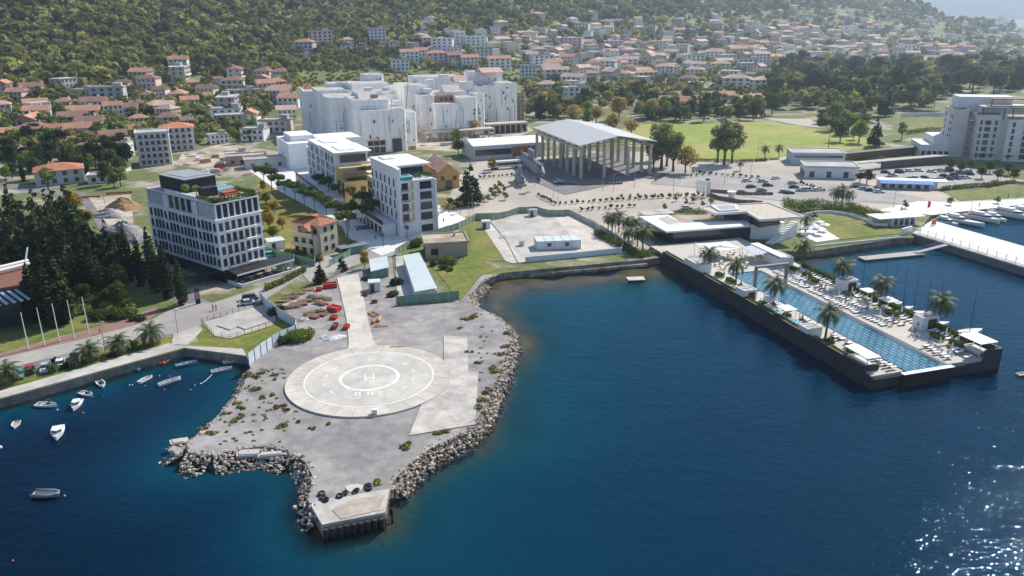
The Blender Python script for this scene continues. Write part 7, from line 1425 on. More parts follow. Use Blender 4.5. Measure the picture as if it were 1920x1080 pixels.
for px, py, r, c, lab in [(243, 723, .14, 'white', 'small white mooring buoy left of the white rowing boat'), (248, 722, .14, 'white', 'small white mooring buoy beside the white rowing boat'), (272, 724, .17, 'orange', 'orange buoy at the bow of the white rowing boat'), (318, 706, .15, 'orange', 'orange buoy above the canoe-like boat'), (308, 731, .17, 'orange', 'orange buoy below the canoe-like boat'), (357, 732, .2, 'orange', 'orange buoy alone in the middle of the inlet'), (299, 705, .12, 'white', 'tiny white buoy above the white rowing boat'), (376, 720, .15, 'white', 'white buoy at the end of the mooring rope'), (365, 723, .13, 'white', 'small white buoy near the mooring rope'), (108, 769, .18, 'white', 'white buoy right of the cream motorboat'), (156, 775, .2, 'orange', 'orange buoy below the dark-framed motorboat'), (121, 931, .22, 'orange', 'orange buoy right of the grey inflatable'), (1, 840, .3, 'white', 'white float at the left edge of the water'), (24, 1052, .15, 'orange', 'tiny orange buoy near the bottom left corner')]:
    o = part('buoy', MB().ball((0, 0, r*.4), r, r, r, nu=10, nv=8).tube([(0, 0, r*1.2), (0, 0, r*1.7)], r*.2, 5), {'white': bw, 'orange': mat('buoy_orange', (.6, .15, .06), .5, 0, 1)}[c], smooth=True); o.location = g(px, py, 0); tag(o, lab, 'buoy')
o = part('mooring_rope', MB().tube([g(376, 720, .05), g(384, 715, .05), g(392, 708, .05), g(399, 700, .08), g(403, 698, .3)], .05, 5), M['plaster']); tag(o, 'white mooring rope trailing from the rowing boat', 'rope')
hd = PRZ+math.pi/2
for i, (s, L_, ex, lab) in enumerate([(38, 7, None, 'first sailing boat behind the land half of the pier hedge'), (42.5, 7, None, 'second sailing boat behind the pier hedge'), (50, 7.5, None, 'sailing boat behind the white marina side cabin'), (53.5, 7.5, None, 'sailing boat moored behind the third palm'), (57, 7.5, 'blue', 'sailing boat with a bright blue furled sail'), (60.5, 7.5, None, 'sailing boat right of the blue sail'), (64.5, 7.5, None, 'sailing boat moored behind the long hedge end'), (68, 7.5, None, 'second to last sailing boat behind the pier')]):
    p = pl(s, 37, 0); px, py = proj(p); boat('sail', px, py, hd-.08, L_, 2.3, lab, grp='sailing boats', extra=ex)
p = pl(74.5, 40, 0); px, py = proj(p); boat('sail', px, py, hd+.05, 8.5, 2.6, 'largest white sailing boat moored alone behind the last palm', grp='sailing boats')
p = pl(33, 38, 0); px, py = proj(p); boat('row', px, py, hd+.2, 6, 1.8, 'low white motor launch behind the hedge at the basin end', grp='sailing boats')
for px, py, L_, B, lab, k in [(1772, 420, 9, 3, 'white motor cruiser nearest the jetty in the marina', 'yacht'), (1792, 416, 11, 3.4, 'second white motor cruiser from the jetty', 'yacht'), (1812, 420, 12, 3.2, 'white sailing yacht with a very tall white mast', 'sail'), (1838, 413, 13, 3.8, 'sleek white motor yacht right of the tall mast', 'yacht'), (1862, 412, 9, 3, 'dark and white cruiser between two white yachts', 'yacht'), (1892, 407, 16, 4.4, 'biggest white motor yacht in the marina', 'yacht'), (1925, 405, 15, 4.2, 'white motor yacht cut by the right edge', 'yacht')]: boat(k, px, py, R_(-55), L_, B, lab, grp='marina yachts', extra='w')
boat('row', 1918, 703, .3, 3.0, 1.3, 'grey tender cut by the right picture edge', hm=M['grey'], grp=None)
# ---------------------------------------------------------------- people
def person_mesh(pose):
    bm = bmesh.new(); J = {}
    st = .22 if pose == 'walk' else .02
    pts = dict(pel=(0, 0, .95), chest=(0, .01, 1.35), neck=(0, .01, 1.5), head=(0, .03, 1.62), top=(0, .03, 1.74), shL=(-.19, 0, 1.42), elL=(-.26, -.03-st*.4, 1.14), haL=(-.25, .06-st*.2, .9), fiL=(-.25, .09-st*.2, .8), shR=(.19, 0, 1.42), elR=(.26, .0, 1.14), haR=(.25, .08+st*.5, .92), fiR=(.25, .12+st*.5, .82),
        hiL=(-.1, 0, .9), knL=(-.11, .03+st, .5), anL=(-.11, st*1.1, .08), toL=(-.11, st*1.1+.16, .03), hiR=(.1, 0, .9), knR=(.11, .03-st*.3, .5), anR=(.11, -st*1.2, .08), toR=(.11, -st*1.2+.16, .03))
    rad = dict(pel=.15, chest=.15, neck=.06, head=.10, top=.07, sh=.07, el=.045, ha=.032, fi=.025, hi=.09, kn=.062, an=.045, to=.035)
    ed = [('pel', 'chest'), ('chest', 'neck'), ('neck', 'head'), ('head', 'top'), ('chest', 'shL'), ('shL', 'elL'), ('elL', 'haL'), ('haL', 'fiL'), ('chest', 'shR'), ('shR', 'elR'), ('elR', 'haR'), ('haR', 'fiR'), ('pel', 'hiL'), ('hiL', 'knL'), ('knL', 'anL'), ('anL', 'toL'), ('pel', 'hiR'), ('hiR', 'knR'), ('knR', 'anR'), ('anR', 'toR')]
    me = bpy.data.meshes.new('person_skeleton'); ks = list(pts); me.from_pydata([pts[k] for k in ks], [(ks.index(a), ks.index(b)) for a, b in ed], []); o = bpy.data.objects.new('person_skeleton', me); COL.objects.link(o)
    md = o.modifiers.new('skin', 'SKIN'); sv = me.skin_vertices[0].data
    for i, k in enumerate(ks): r = rad.get(k, rad.get(k[:2], .05)); sv[i].radius = (r, r*.8 if k in ('chest', 'pel') else r); sv[i].use_root = (k == 'pel')
    o.modifiers.new('smooth', 'SUBSURF').levels = 1
    dg = bpy.context.evaluated_depsgraph_get(); m2 = bpy.data.meshes.new_from_object(o.evaluated_get(dg)); bpy.data.objects.remove(o); return m2
sk_ = mat('skin', (.45, .27, .18), .6, 0, 1); PM = {k: person_mesh(k) for k in ('walk', 'stand')}
def person(p, rz, pose, shirt, legs, lab, hair=(.05, .03, .02), child=None):
    o = part('person', None, None, me=PM[pose].copy()); me = o.data; me.materials.clear(); [me.materials.append(m) for m in (mat('shirt_%s' % (shirt,), shirt, .8, 0), mat('legs_%s' % (legs,), legs, .8, 0), sk_, M['black'])]
    for f in me.polygons:
        z = f.center.z; x = abs(f.center.x); f.material_index = 2 if z > 1.49 or (x > .22 and z < 1.12) else (0 if z > .93 else (1 if z > .1 else 3)); f.use_smooth = True
    o.location = p; o.rotation_euler[2] = rz; tag(o, lab, 'person'); part('hair', MB().ball((0, .0, 1.70), .095, .105, .085, nu=10, nv=6), mat('hair_%s' % (hair,), hair, .9, 0), o, smooth=True); return o
for px, py, rz, po, sh, lg, lab in [(188, 626, 1.9, 'stand', (.5, .05, .05), (.03, .03, .05), 'person in red shirt beside the seafront road'), (186, 644, 1.8, 'walk', (.6, .6, .6), (.05, .06, .12), 'person in white shirt walking along the seafront road'), (400, 583, 2.2, 'walk', (.03, .03, .04), (.03, .03, .04), 'person in dark clothes walking near the play yard'), (406, 583, 2.2, 'walk', (.08, .08, .12), (.04, .04, .05), 'second dark-clothed person right beside the first walker'), (704, 450, 1, 'walk', (.03, .03, .04), (.03, .03, .04), 'dark-clothed person on the plaza by the small palm'), (832, 418, 0, 'stand', (.02, .02, .02), (.02, .02, .02), 'dark-clothed person on the plaza near the mesh fence'), (766, 434, 0, 'walk', (.1, .12, .2), (.03, .03, .04), 'person in blue standing at the corner of the pool block'), (626, 408, .4, 'walk', (.03, .03, .04), (.03, .03, .04), 'person walking under the pines of the white walk'), (1385, 392, .4, 'walk', (.03, .03, .04), (.03, .03, .04), 'person behind the pool club roof'), (1405, 340, .4, 'walk', (.03, .03, .04), (.03, .03, .04), 'person crossing the car park'), (1890, 372, .4, 'walk', (.03, .03, .04), (.03, .03, .04), 'person on the marina promenade by the lawn'), (1836, 388, .4, 'walk', (.05, .05, .1), (.03, .03, .04), 'person standing on the marina promenade near the yachts'), (1690, 395, .4, 'walk', (.03, .03, .04), (.03, .03, .04), 'person walking behind the gate pavilion')]:
    person(g(px, py), rz, po, sh, lg, lab)
for s, t_, lab, sh in [(45, 21.9, 'person in a blue top standing by the poolside loungers', (.05, .12, .3)), (78.5, 21.5, 'person in white standing where the poolside loungers end', (.6, .6, .6)), (24.3, 10, 'person in a swimsuit at the land end of the pool', (.45, .27, .18)), (62, 4.6, 'person in a red top on the bay side deck', (.5, .05, .04)), (12, 5, 'person in dark clothes on the terrace near the bay wall', (.03, .03, .04))]: person(ploc(s, t_), s, 'stand', sh, (.04, .05, .1), lab)
for i in range(14):
    s, t_ = q.uniform(28, 88), q.choice([22.4, 22.6, 26, 4.7]); c_ = q.choice([('red', (.5, .05, .04)), ('blue', (.04, .12, .35)), ('white', (.6, .6, .6)), ('black', (.03, .03, .03)), ('green', (.05, .25, .12))])
    person(ploc(s, t_), q.uniform(0, 6), q.choice(['walk', 'stand']), c_[1], (.35, .2, .13), 'person in a %s top among the loungers on the %s' % (c_[0], 'bay side deck' if t_ < 10 else 'marina side deck'))
o = thing('info_pillar', 'dark info pillar standing on the kerb at the hotel corner', 'sign', g(372, 570), .6); part('panel', MB().box(-.55, .55, -.2, .2, .1, 4.2), M['black'], o); part('poster', MB().box(-.45, .45, -.23, -.205, 1.4, 3.4), mat('poster_pink', (.35, .2, .2), .7, .3, 2), o)
o = thing('fountain_pool', 'square dark reflecting pool on the white plaza', 'pool', g(690, 428), R_(20)); part('basin', MB().prism([(-4.5, -3), (5.5, -3), (5.5, 4), (-4.5, 4)], 0, .25), M['plaster'], o); part('pool_water', MB().prism([(-4.1, -2.6), (5.1, -2.6), (5.1, 3.6), (-4.1, 3.6)], .252, .28), mat('dark_pool', (.03, .07, .13), .1, .1, 1), o)
for px, py, L_ in [(500, 558, 0)]: pass
fo = thing('footbridge', 'white railed footbridge at the site gate beside the drive', 'bridge', g(640, 515)); a = g(600, 530)-fo.location; b_ = g(660, 502)-fo.location; mb = MB()
for z in (.4, .8, 1.2): mb.tube([a+Vector((0, 0, z)), b_+Vector((0, 0, z))], .05, 4)
for i in range(8): p = a.lerp(b_, i/7); mb.tube([p, p+Vector((0, 0, 1.25))], .06, 4)
part('railing', mb, M['plaster'], fo); part('deck', MB().prism([a[:2], b_[:2], (b_.x+.6, b_.y+1.4), (a.x+.6, a.y+1.4)], .05, .3), mat('bridge_deck', (.3, .18, .12), .8), fo)
o = Bld('carport', 'grey flat carport roof behind the villa by the road', 'carport', g(640, 482)[:2], 55); o.block('roof', 0, 9.5, 0, 4, 2.3, 2.5, mat('dark_grey_roof', (.18, .19, .2), .8)); 
for x in (.1, 4.6, 9.2): o.block('post', x, x+.15, .1, .25, 0, 2.3, M['grey'])
# ---------------------------------------------------------------- town houses
HOUSE_AT = []
WALLC = dict(white=(.78, .78, .77), cream=(.66, .60, .50), grey=(.46, .45, .44), pinkish=(.62, .51, .47), pale=(.68, .65, .60), ochre=(.50, .36, .18)); ROOFC = dict(orange=(.46, .24, .155), terracotta=(.38, .19, .13), brown=(.25, .15, .115), pink=(.48, .34, .28))
PW, PD = 12, 9
def house_parts(mb, nf, hip, kind):
    h = nf*2.9
    return h
def hp_full(nf, hip, kind):
    t = thing('town_house', 'x', 'house', (0, 0, 0)); ALL.remove(t); h = nf*2.9; mb = MB(); mb.box(-6, 6, -4.5, 4.5, -2.5, h)
    if not hip and kind != 'flat': mb.add([(-6, -4.5, h), (-6, 4.5, h), (-6, 0, h+2.3), (6, -4.5, h), (6, 4.5, h), (6, 0, h+2.3)], [(0, 2, 1), (3, 4, 5)])
    part('wall', mb, M['wall'], t)
    if kind == 'flat': r_ = part('roof', MB().box(-6.3, 6.3, -4.8, 4.8, h+.002, h+.3).box(-6.3, 6.3, -4.8, -4.6, h+.302, h+.8).box(-6.3, 6.3, 4.6, 4.8, h+.302, h+.8).box(2, 5, 0, 3.5, h+.302, h+2.4), M['conc'], t)
    else:
        mb = MB(); mb.gable(-6, 6, -4.5, 4.5, h+.05, 2.5, 0, .5, .2, hip=1 if hip else 0); r_ = part('roof', mb, M['roof'], t)
        part('chimney', MB().box(2, 2.7, .8, 1.5, h+1.0, h+3.2), M['plaster'], r_)
    for f in range(nf):
        for x in ((-4, -1.2, 1.6, 4.4) if f or kind == 'flat' else (-4, 1.6, 4.4)): o = part('window', None, None, t, me=winmesh(1.1, 1.4)); o.location = (x, -4.5, .9+f*2.9)
        for y in (-2, 2): o = part('window', None, None, t, me=winmesh(1.1, 1.3)); o.location = (-6, y, .9+f*2.9); o.rotation_euler[2] = -math.pi/2
    o = part('door', None, None, t, me=winmesh(1.0, 2.1, 'd')); o.location = (-1.2, -4.5, .05)
    if nf > 1: part('balcony', MB().box(-5.4, 3, -5.7, -4.51, 2.75, 2.9).box(-5.4, 3, -5.7, -5.6, 2.902, 3.8), M['plaster'], t)
    return t
def hp_far(nf, hip, roofm):
    h = nf*2.9; mb = MB(); mb.box(-6, 6, -4.5, 4.5, -3, h, 0)
    if roofm is None: mb.box(-6.3, 6.3, -4.8, 4.8, h+.002, h+.4, 1)
    else:
        if not hip: mb.add([(-6, -4.5, h), (-6, 4.5, h), (-6, 0, h+2.3), (6, -4.5, h), (6, 4.5, h), (6, 0, h+2.3)], [(0, 2, 1), (3, 4, 5)], 0)
        mb.gable(-6, 6, -4.5, 4.5, h+.05, 2.5, 1, .5, .2, hip=1 if hip else 0)
    for f in range(nf):
        for x in (-4, -1.2, 1.6, 4.4): mb.box(x-.55, x+.55, -4.53, -4.501, .9+f*2.9, 2.3+f*2.9, 2)
        for y in (-2, 2): mb.box(-6.03, -6.001, y-.55, y+.55, .9+f*2.9, 2.3+f*2.9, 2)
    return mb.mesh('town_house', [M['wall'], roofm or M['conc'], M['glass']])
HF = {(nf, k): hp_full(nf, k == 'hip', k) for nf in (1, 2, 3, 4) for k in ('hip', 'gable', 'flat')}
RMAT = {k: mat('roof_'+k, c, .85, .2, .4, island=.12) for k, c in ROOFC.items()}; HN = {}; firstu = set()
COLZ = [(120, 'at far left'), (240, 'left of the balcony flats'), (400, 'above the balcony flats'), (565, 'left of the shrouded blocks'), (770, 'above the left shrouded blocks'), (985, 'above the right shrouded blocks'), (1100, 'beyond the canopy hall'), (1230, 'left above the sports field'), (1340, 'straight above the sports field'), (1450, 'right above the sports field'), (1600, 'above the park wood'), (1760, 'right above the park wood'), (9999, 'at far right')]
def where(px, py):
    c = next(t for x, t in COLZ if px < x)
    r = 'top rows' if py < 60 else 'upper rows' if py < 100 else 'middle rows' if py < 150 else 'lower rows' if py < 200 else 'lowest rows'; return r+' '+c
nh = [0]
def house(px, py, wpx, nf, kind, wc, rc, ang, full, tol=.62):
    p = gh(px, py)
    if p is None: return False
    S_ = pxm(p); w = min(26, max(7, wpx/S_)); r = w*.62
    if any((p.x-a)**2+(p.y-b)**2 < (r+c)**2*tol for a, b, c in HOUSE_AT): return False
    HOUSE_AT.append((p.x, p.y, r)); sc = w/12.0; zc = min(1.25, max(.85, sc)) ; rz = R_(ang); s3 = (sc, max(.8, min(sc, 1.4)), zc)
    lab = ('%s %s-roofed house, %s' % (wc, rc, where(px, py))) if kind != 'flat' else '%s flat-roofed house, %s' % (wc, where(px, py)); wcol = tuple(c*rnd.uniform(.9, 1.1) for c in WALLC[wc])
    if full:
        pr = HF[nf, kind]
        if (nf, kind) not in firstu:
            firstu.add((nf, kind)); o = pr; ALL.append(o); o.location = p; o.rotation_euler[2] = rz; o.scale = s3; o['label'] = lab; o['group'] = 'town houses'; KIDS[o.name] = list(o.children)
        else: o = dup(pr, p, rz, lab, 'town houses', s3)
        for c in o.children: c.color = (*(ROOFC.get(rc, (.5, .5, .5)) if c.name.startswith('roof') else wcol), 1)
    else:
        k = (nf, kind, rc if kind != 'flat' else '')
        if k not in HN: HN[k] = hp_far(nf, kind == 'hip', None if kind == 'flat' else RMAT[rc])
        o = part('town_house', None, None, me=HN[k]); o.location = p; o.rotation_euler[2] = rz; o.scale = s3; o.color = (*wcol, 1); tag(o, lab, 'house', 'town houses')
    nh[0] += 1; return True
q = random.Random(12); C_ = 'white cream grey pinkish pale ochre'.split()
for px, py, w, nf, kind, wc, rc in [(266, 150, 36, 2, 'gable', 'grey', 'orange'), (336, 126, 34, 2, 'gable', 'pale', 'terracotta'), (340, 148, 62, 3, 'flat', 'grey', ''), (362, 160, 26, 1, 'hip', 'pinkish', 'orange'), (443, 152, 36, 3, 'hip', 'pinkish', 'brown'), (437, 166, 42, 2, 'hip', 'pale', 'brown'), (410, 158, 18, 2, 'gable', 'white', 'brown'), (155, 186, 38, 2, 'flat', 'pale', ''), (183, 172, 28, 1, 'gable', 'cream', 'brown'), (205, 190, 60, 3, 'flat', 'grey', ''), (235, 172, 24, 3, 'gable', 'grey', 'brown'), (178, 208, 44, 2, 'gable', 'white', 'brown'), (278, 192, 32, 2, 'hip', 'pinkish', 'brown'), (304, 186, 26, 3, 'gable', 'pale', 'brown'), (337, 192, 38, 2, 'hip', 'white', 'orange'), (300, 214, 48, 2, 'hip', 'pale', 'orange'), (357, 202, 32, 2, 'gable', 'white', 'orange'), (70, 212, 40, 2, 'gable', 'grey', 'orange'), (72, 226, 42, 2, 'gable', 'white', 'orange'), (62, 243, 62, 2, 'gable', 'grey', 'orange'), (68, 262, 60, 2, 'hip', 'cream', 'terracotta'), (104, 262, 28, 3, 'gable', 'white', 'terracotta'), (125, 205, 32, 2, 'hip', 'pale', 'orange'), (160, 226, 54, 2, 'gable', 'cream', 'orange'), (140, 238, 48, 2, 'gable', 'ochre', 'brown'), (172, 248, 46, 2, 'gable', 'pale', 'brown'), (215, 222, 34, 3, 'gable', 'white', 'terracotta'), (238, 220, 40, 2, 'gable', 'pinkish', 'brown'), (255, 208, 28, 2, 'gable', 'grey', 'brown'), (262, 236, 32, 2, 'hip', 'cream', 'orange'), (318, 238, 40, 2, 'hip', 'grey', 'brown'), (352, 240, 32, 2, 'hip', 'pale', 'brown'), (430, 208, 58, 3, 'flat', 'grey', ''), (428, 234, 54, 3, 'flat', 'white', ''), (470, 232, 40, 2, 'gable', 'white', 'orange'), (390, 182, 34, 2, 'gable', 'cream', 'brown'), (385, 190, 24, 2, 'gable', 'pinkish', 'orange'), (455, 186, 52, 2, 'flat', 'pinkish', ''), (480, 182, 30, 2, 'gable', 'pale', 'orange'), (495, 162, 32, 2, 'gable', 'pale', 'orange'), (520, 168, 32, 2, 'hip', 'pinkish', 'orange'), (500, 180, 34, 3, 'gable', 'pale', 'orange'), (530, 182, 34, 2, 'gable', 'cream', 'orange'), (545, 200, 40, 2, 'gable', 'white', 'orange'), (495, 148, 32, 2, 'hip', 'pinkish', 'brown'), (525, 148, 28, 2, 'hip', 'pinkish', 'brown'), (10, 178, 30, 3, 'gable', 'pinkish', 'orange'), (35, 188, 34, 2, 'gable', 'cream', 'orange'), (5, 168, 28, 2, 'gable', 'pale', 'orange'), (150, 262, 48, 2, 'gable', 'white', 'terracotta'), (185, 268, 34, 2, 'gable', 'pale', 'brown'), (215, 275, 46, 2, 'gable', 'pinkish', 'brown'), (245, 262, 40, 2, 'gable', 'cream', 'terracotta'), (120, 238, 30, 1, 'gable', 'cream', 'terracotta'), (395, 215, 26, 2, 'gable', 'pale', 'orange'), (375, 225, 24, 1, 'gable', 'white', 'orange'), (18, 265, 38, 2, 'gable', 'cream', 'orange'), (122, 284, 40, 2, 'gable', 'white', 'terracotta'), (160, 292, 36, 2, 'hip', 'pale', 'brown'), (198, 298, 44, 2, 'gable', 'white', 'brown'), (232, 292, 30, 3, 'flat', 'white', ''), (85, 288, 34, 2, 'hip', 'pale', 'orange'), (222, 322, 36, 1, 'gable', 'pale', 'brown'), (45, 300, 34, 2, 'gable', 'white', 'terracotta'), (410, 268, 34, 2, 'flat', 'white', ''), (480, 262, 44, 2, 'flat', 'white', ''), (520, 246, 50, 2, 'flat', 'pale', ''), (445, 296, 40, 1, 'flat', 'cream', ''),
  (573, 98, 36, 3, 'hip', 'grey', 'orange'), (602, 84, 40, 4, 'flat', 'pinkish', ''), (568, 108, 26, 1, 'flat', 'white', ''), (650, 96, 26, 2, 'gable', 'white', 'brown'), (678, 98, 28, 2, 'gable', 'pale', 'brown'), (707, 78, 32, 4, 'flat', 'pale', ''), (652, 84, 20, 2, 'hip', 'pale', 'pink'), (738, 92, 24, 2, 'gable', 'pale', 'pink'), (750, 132, 34, 3, 'flat', 'white', ''), (768, 116, 34, 3, 'gable', 'white', 'orange'), (790, 112, 24, 3, 'gable', 'white', 'orange'), (800, 82, 30, 2, 'hip', 'pinkish', 'pink'), (830, 96, 44, 4, 'flat', 'white', ''), (860, 84, 44, 4, 'flat', 'white', ''), (890, 92, 38, 4, 'flat', 'white', ''), (905, 112, 34, 4, 'flat', 'grey', ''), (820, 118, 44, 3, 'hip', 'pale', 'orange'), (850, 122, 28, 3, 'gable', 'grey', 'brown'), (880, 126, 32, 3, 'gable', 'white', 'orange'), (935, 128, 44, 3, 'gable', 'white', 'orange'), (850, 108, 30, 3, 'flat', 'white', ''), (925, 60, 20, 2, 'flat', 'white', ''), (940, 84, 30, 2, 'gable', 'pinkish', 'pink'), (1016, 128, 44, 4, 'flat', 'white', ''), (1042, 150, 54, 3, 'gable', 'pale', 'pink'), (1075, 165, 42, 3, 'gable', 'white', 'pink'), (1080, 188, 46, 3, 'flat', 'pale', ''), (1025, 172, 34, 2, 'hip', 'pale', 'pink'), (990, 150, 30, 4, 'flat', 'pale', ''), (1135, 132, 40, 3, 'hip', 'white', 'pink'), (1175, 128, 54, 3, 'gable', 'white', 'pink'), (1222, 124, 56, 3, 'flat', 'cream', ''), (1210, 148, 44, 2, 'hip', 'pinkish', 'orange'), (1165, 150, 50, 2, 'hip', 'cream', 'pink'), (1253, 138, 30, 2, 'gable', 'white', 'brown'), (1302, 142, 34, 2, 'hip', 'white', 'pink'), (1300, 120, 40, 3, 'flat', 'white', ''), (1340, 112, 34, 3, 'gable', 'white', 'pink'), (1350, 130, 36, 2, 'hip', 'cream', 'pink'), (1400, 128, 40, 3, 'flat', 'pale', ''), (1425, 122, 30, 4, 'gable', 'white', 'pink'), (1264, 206, 54, 2, 'gable', 'white', 'orange'), (1270, 186, 34, 1, 'hip', 'pinkish', 'pink'), (1290, 160, 34, 2, 'hip', 'pale', 'brown'), (1380, 168, 60, 3, 'hip', 'pale', 'pink'), (1432, 172, 50, 3, 'hip', 'pale', 'pink'), (1400, 192, 74, 1, 'gable', 'white', 'orange'), (1345, 186, 60, 1, 'gable', 'white', 'orange'), (1465, 188, 74, 1, 'gable', 'white', 'orange'), (1075, 92, 40, 4, 'flat', 'pinkish', ''), (1230, 92, 44, 3, 'flat', 'cream', ''), (1150, 92, 40, 3, 'flat', 'pinkish', ''), (1092, 58, 26, 3, 'flat', 'pale', ''), (1880, 132, 60, 4, 'flat', 'white', ''), (1805, 122, 36, 3, 'flat', 'pale', ''), (1742, 118, 30, 2, 'hip', 'pinkish', 'pink'), (1680, 106, 38, 3, 'flat', 'white', ''), (1720, 124, 34, 2, 'gable', 'white', 'pink'), (1770, 124, 40, 3, 'flat', 'cream', ''), (1624, 88, 18, 3, 'flat', 'grey', ''), (1600, 104, 26, 2, 'gable', 'white', 'pink'), (1570, 96, 30, 2, 'hip', 'white', 'pink'), (1492, 88, 20, 3, 'flat', 'cream', ''), (1515, 84, 16, 2, 'flat', 'white', '')]:
    house(px, py, w, nf, kind, wc, rc, q.choice([18, 25, 12, -5, 30, 100]) if px < 985 else q.uniform(-30, 30), px < 760 or py > 105, .22)
cap = 292; tries = 0
while nh[0] < cap and tries < 6000:
    tries += 1; z_ = q.random()
    if z_ < .62: px, py = q.uniform(985, 1450), q.triangular(40, 188, 100)
    elif z_ < .85: px, py = q.uniform(1400, 1800), q.triangular(26, 125, 85)
    elif z_ < .93: px, py = q.uniform(780, 1000), q.triangular(55, 125, 95)
    else: px, py = q.uniform(0, 560), q.uniform(170, 240)
    if 985 < px < 1040 and py > 150: continue
    house(px, py, {0: 36}.get(0 if px < 560 else 1, q.uniform(18, 34) if py > 90 else q.uniform(12, 22)), q.choice([2, 2, 3, 3]), q.choice(['hip', 'gable', 'gable', 'flat']), q.choice(C_[:5]), q.choice(['orange', 'pink', 'pink', 'pink', 'brown']), q.uniform(-70, 70), False)
# the rest of the far town, beyond what one could count
mb = MB(); n_ = 0; tries = 0
while n_ < 270 and tries < 6000:
    tries += 1; z_ = q.random()
    if z_ < .5: px, py = q.uniform(1000, 1500), q.triangular(18, 150, 60)
    elif z_ < .85: px, py = q.uniform(1450, 1990), q.triangular(16, 125, 75)
    else: px, py = q.uniform(760, 1000), q.uniform(45, 120)
    if z_ < .3: px, py = q.uniform(1450, 1900), q.uniform(30, 120)
    p = gh(px, py)
    if p is None: continue
    D = math.hypot(p.x, p.y)
    if py < 26 and px < 1650 and q.random() < .6: continue
    w = q.uniform(9, 20); r = w*.55
    if any((p.x-a)**2+(p.y-b)**2 < (r+c)**2*.55 for a, b, c in HOUSE_AT): continue
    HOUSE_AT.append((p.x, p.y, r)); d = w*q.uniform(.6, .9); h = q.choice([5, 6, 8.5, 9, 11]); mb.T = Matrix.Translation(p) @ Matrix.Rotation(q.uniform(-1.6, 1.6), 4, 'Z'); wc = q.choice([0, 0, 1, 2])
    mb.box(-w/2, w/2, -d/2, d/2, -3, h, wc); rc = q.choice([3, 4, 4, 5, 5])
    if rc == 5: mb.box(-w/2-.3, w/2+.3, -d/2-.3, d/2+.3, h+.01, h+.5, 6)
    else: mb.gable(-w/2, w/2, -d/2, d/2, h+.05, 2.4, rc, .5, .2, hip=q.choice([0, 1]))
    for f in range(int(h/2.9)):
        for k in range(int(w/3)): x = -w/2+1.5+k*3; mb.box(x-.6, x+.6, -d/2-.06, -d/2-.01, .9+f*2.9, 2.2+f*2.9, 7)
    n_ += 1
mb.T = None; wm_ = [mat('far_wall_'+k, WALLC[k], .85, .08, .1) for k in ('white', 'pale', 'pinkish')]
struct('distant_houses', mb, wm_+[RMAT['orange'], RMAT['pink'], RMAT['terracotta'], M['conc'], M['glass']], 'stuff')
for (nf, k), o in HF.items():
    if (nf, k) not in firstu:
        for c in list(o.children_recursive): bpy.data.objects.remove(c)
        bpy.data.objects.remove(o)
for k, L_ in PROT.items():
    for i, o in enumerate(L_):
        if i >= USED.get(k, 0):
            for c in list(o.children_recursive): bpy.data.objects.remove(c)
            bpy.data.objects.remove(o)
# ---------------------------------------------------------------- forest on the hillside and town greenery, seen as one mass
def massleaf(name, pts, m, per, size, kind='stuff'):
    q = np.random.RandomState(5); n = len(pts); P_ = np.array(pts, float)  # x, y, z, R, H
    lob = 5; C_ = np.repeat(P_, lob, 0); R1 = C_[:, 3]; off = q.normal(size=(n*lob, 3))*np.stack([R1*.38, R1*.38, C_[:, 4]*.16], 1); cen = C_[:, :3]+off; cen[:, 2] += C_[:, 4]*.55; rad = np.stack([R1*.6, R1*.6, C_[:, 4]*.33], 1)*(.7+.5*q.rand(n*lob, 1))
    cen = np.repeat(cen, per, 0); rad = np.repeat(rad, per, 0); N_ = len(cen); d = q.normal(size=(N_, 3)); d[:, 2] = np.abs(d[:, 2])*1.1-.25; d /= np.linalg.norm(d, axis=1)[:, None]; c = cen+d*rad*(.75+.3*q.rand(N_, 1))
    nn = d+.6*q.normal(size=(N_, 3)); nn /= np.linalg.norm(nn, axis=1)[:, None]; a = np.cross(nn, q.normal(size=(N_, 3))); a /= np.linalg.norm(a, axis=1)[:, None]; b = np.cross(nn, a); sz = (size*(.5+q.rand(N_))*np.repeat(np.repeat(P_[:, 3], lob), per)/4)[:, None]
    V = np.stack([c-a*sz-b*sz*.7, c+a*sz*.8-b*sz, c+a*sz+b*sz*.7, c-a*sz*.6+b*sz], 1).reshape(-1, 3).astype(np.float32)
    me = bpy.data.meshes.new(name); me.vertices.add(len(V)); me.vertices.foreach_set('co', V.ravel()); me.loops.add(len(V)); me.loops.foreach_set('vertex_index', np.arange(len(V), dtype=np.int32)); me.polygons.add(N_); me.polygons.foreach_set('loop_start', np.arange(0, 4*N_, 4, dtype=np.int32)); me.polygons.foreach_set('loop_total', np.full(N_, 4, np.int32)); me.polygons.foreach_set('use_smooth', np.zeros(N_, bool)); me.materials.append(m); me.update(calc_edges=True)
    at = me.attributes.new('tint', 'FLOAT', 'FACE'); at.data.foreach_set('value', np.repeat(np.repeat(q.rand(n), lob), per).astype(np.float32))
    o = bpy.data.objects.new(name, me); COL.objects.link(o); o['kind'] = kind; return o
mf = bpy.data.materials.new('forest_leaf'); mf.use_nodes = True; t = mf.node_tree; L = t.links.new; b = t.nodes['Principled BSDF']; b.inputs['Roughness'].default_value = .85; b.inputs['Specular IOR Level'].default_value = .1
at = N(t, 'ShaderNodeAttribute', attribute_name='tint'); cr = N(t, 'ShaderNodeValToRGB'); L(at.outputs['Fac'], cr.inputs[0]); e = cr.color_ramp.elements
e[0].color = (.13, .14, .045, 1); e[1].color = (.46, .40, .13, 1)
for p_, c_ in [(.3, (.19, .20, .06)), (.7, (.26, .26, .075)), (.93, (.34, .33, .09))]: k = e.new(p_); k.color = (*c_, 1)
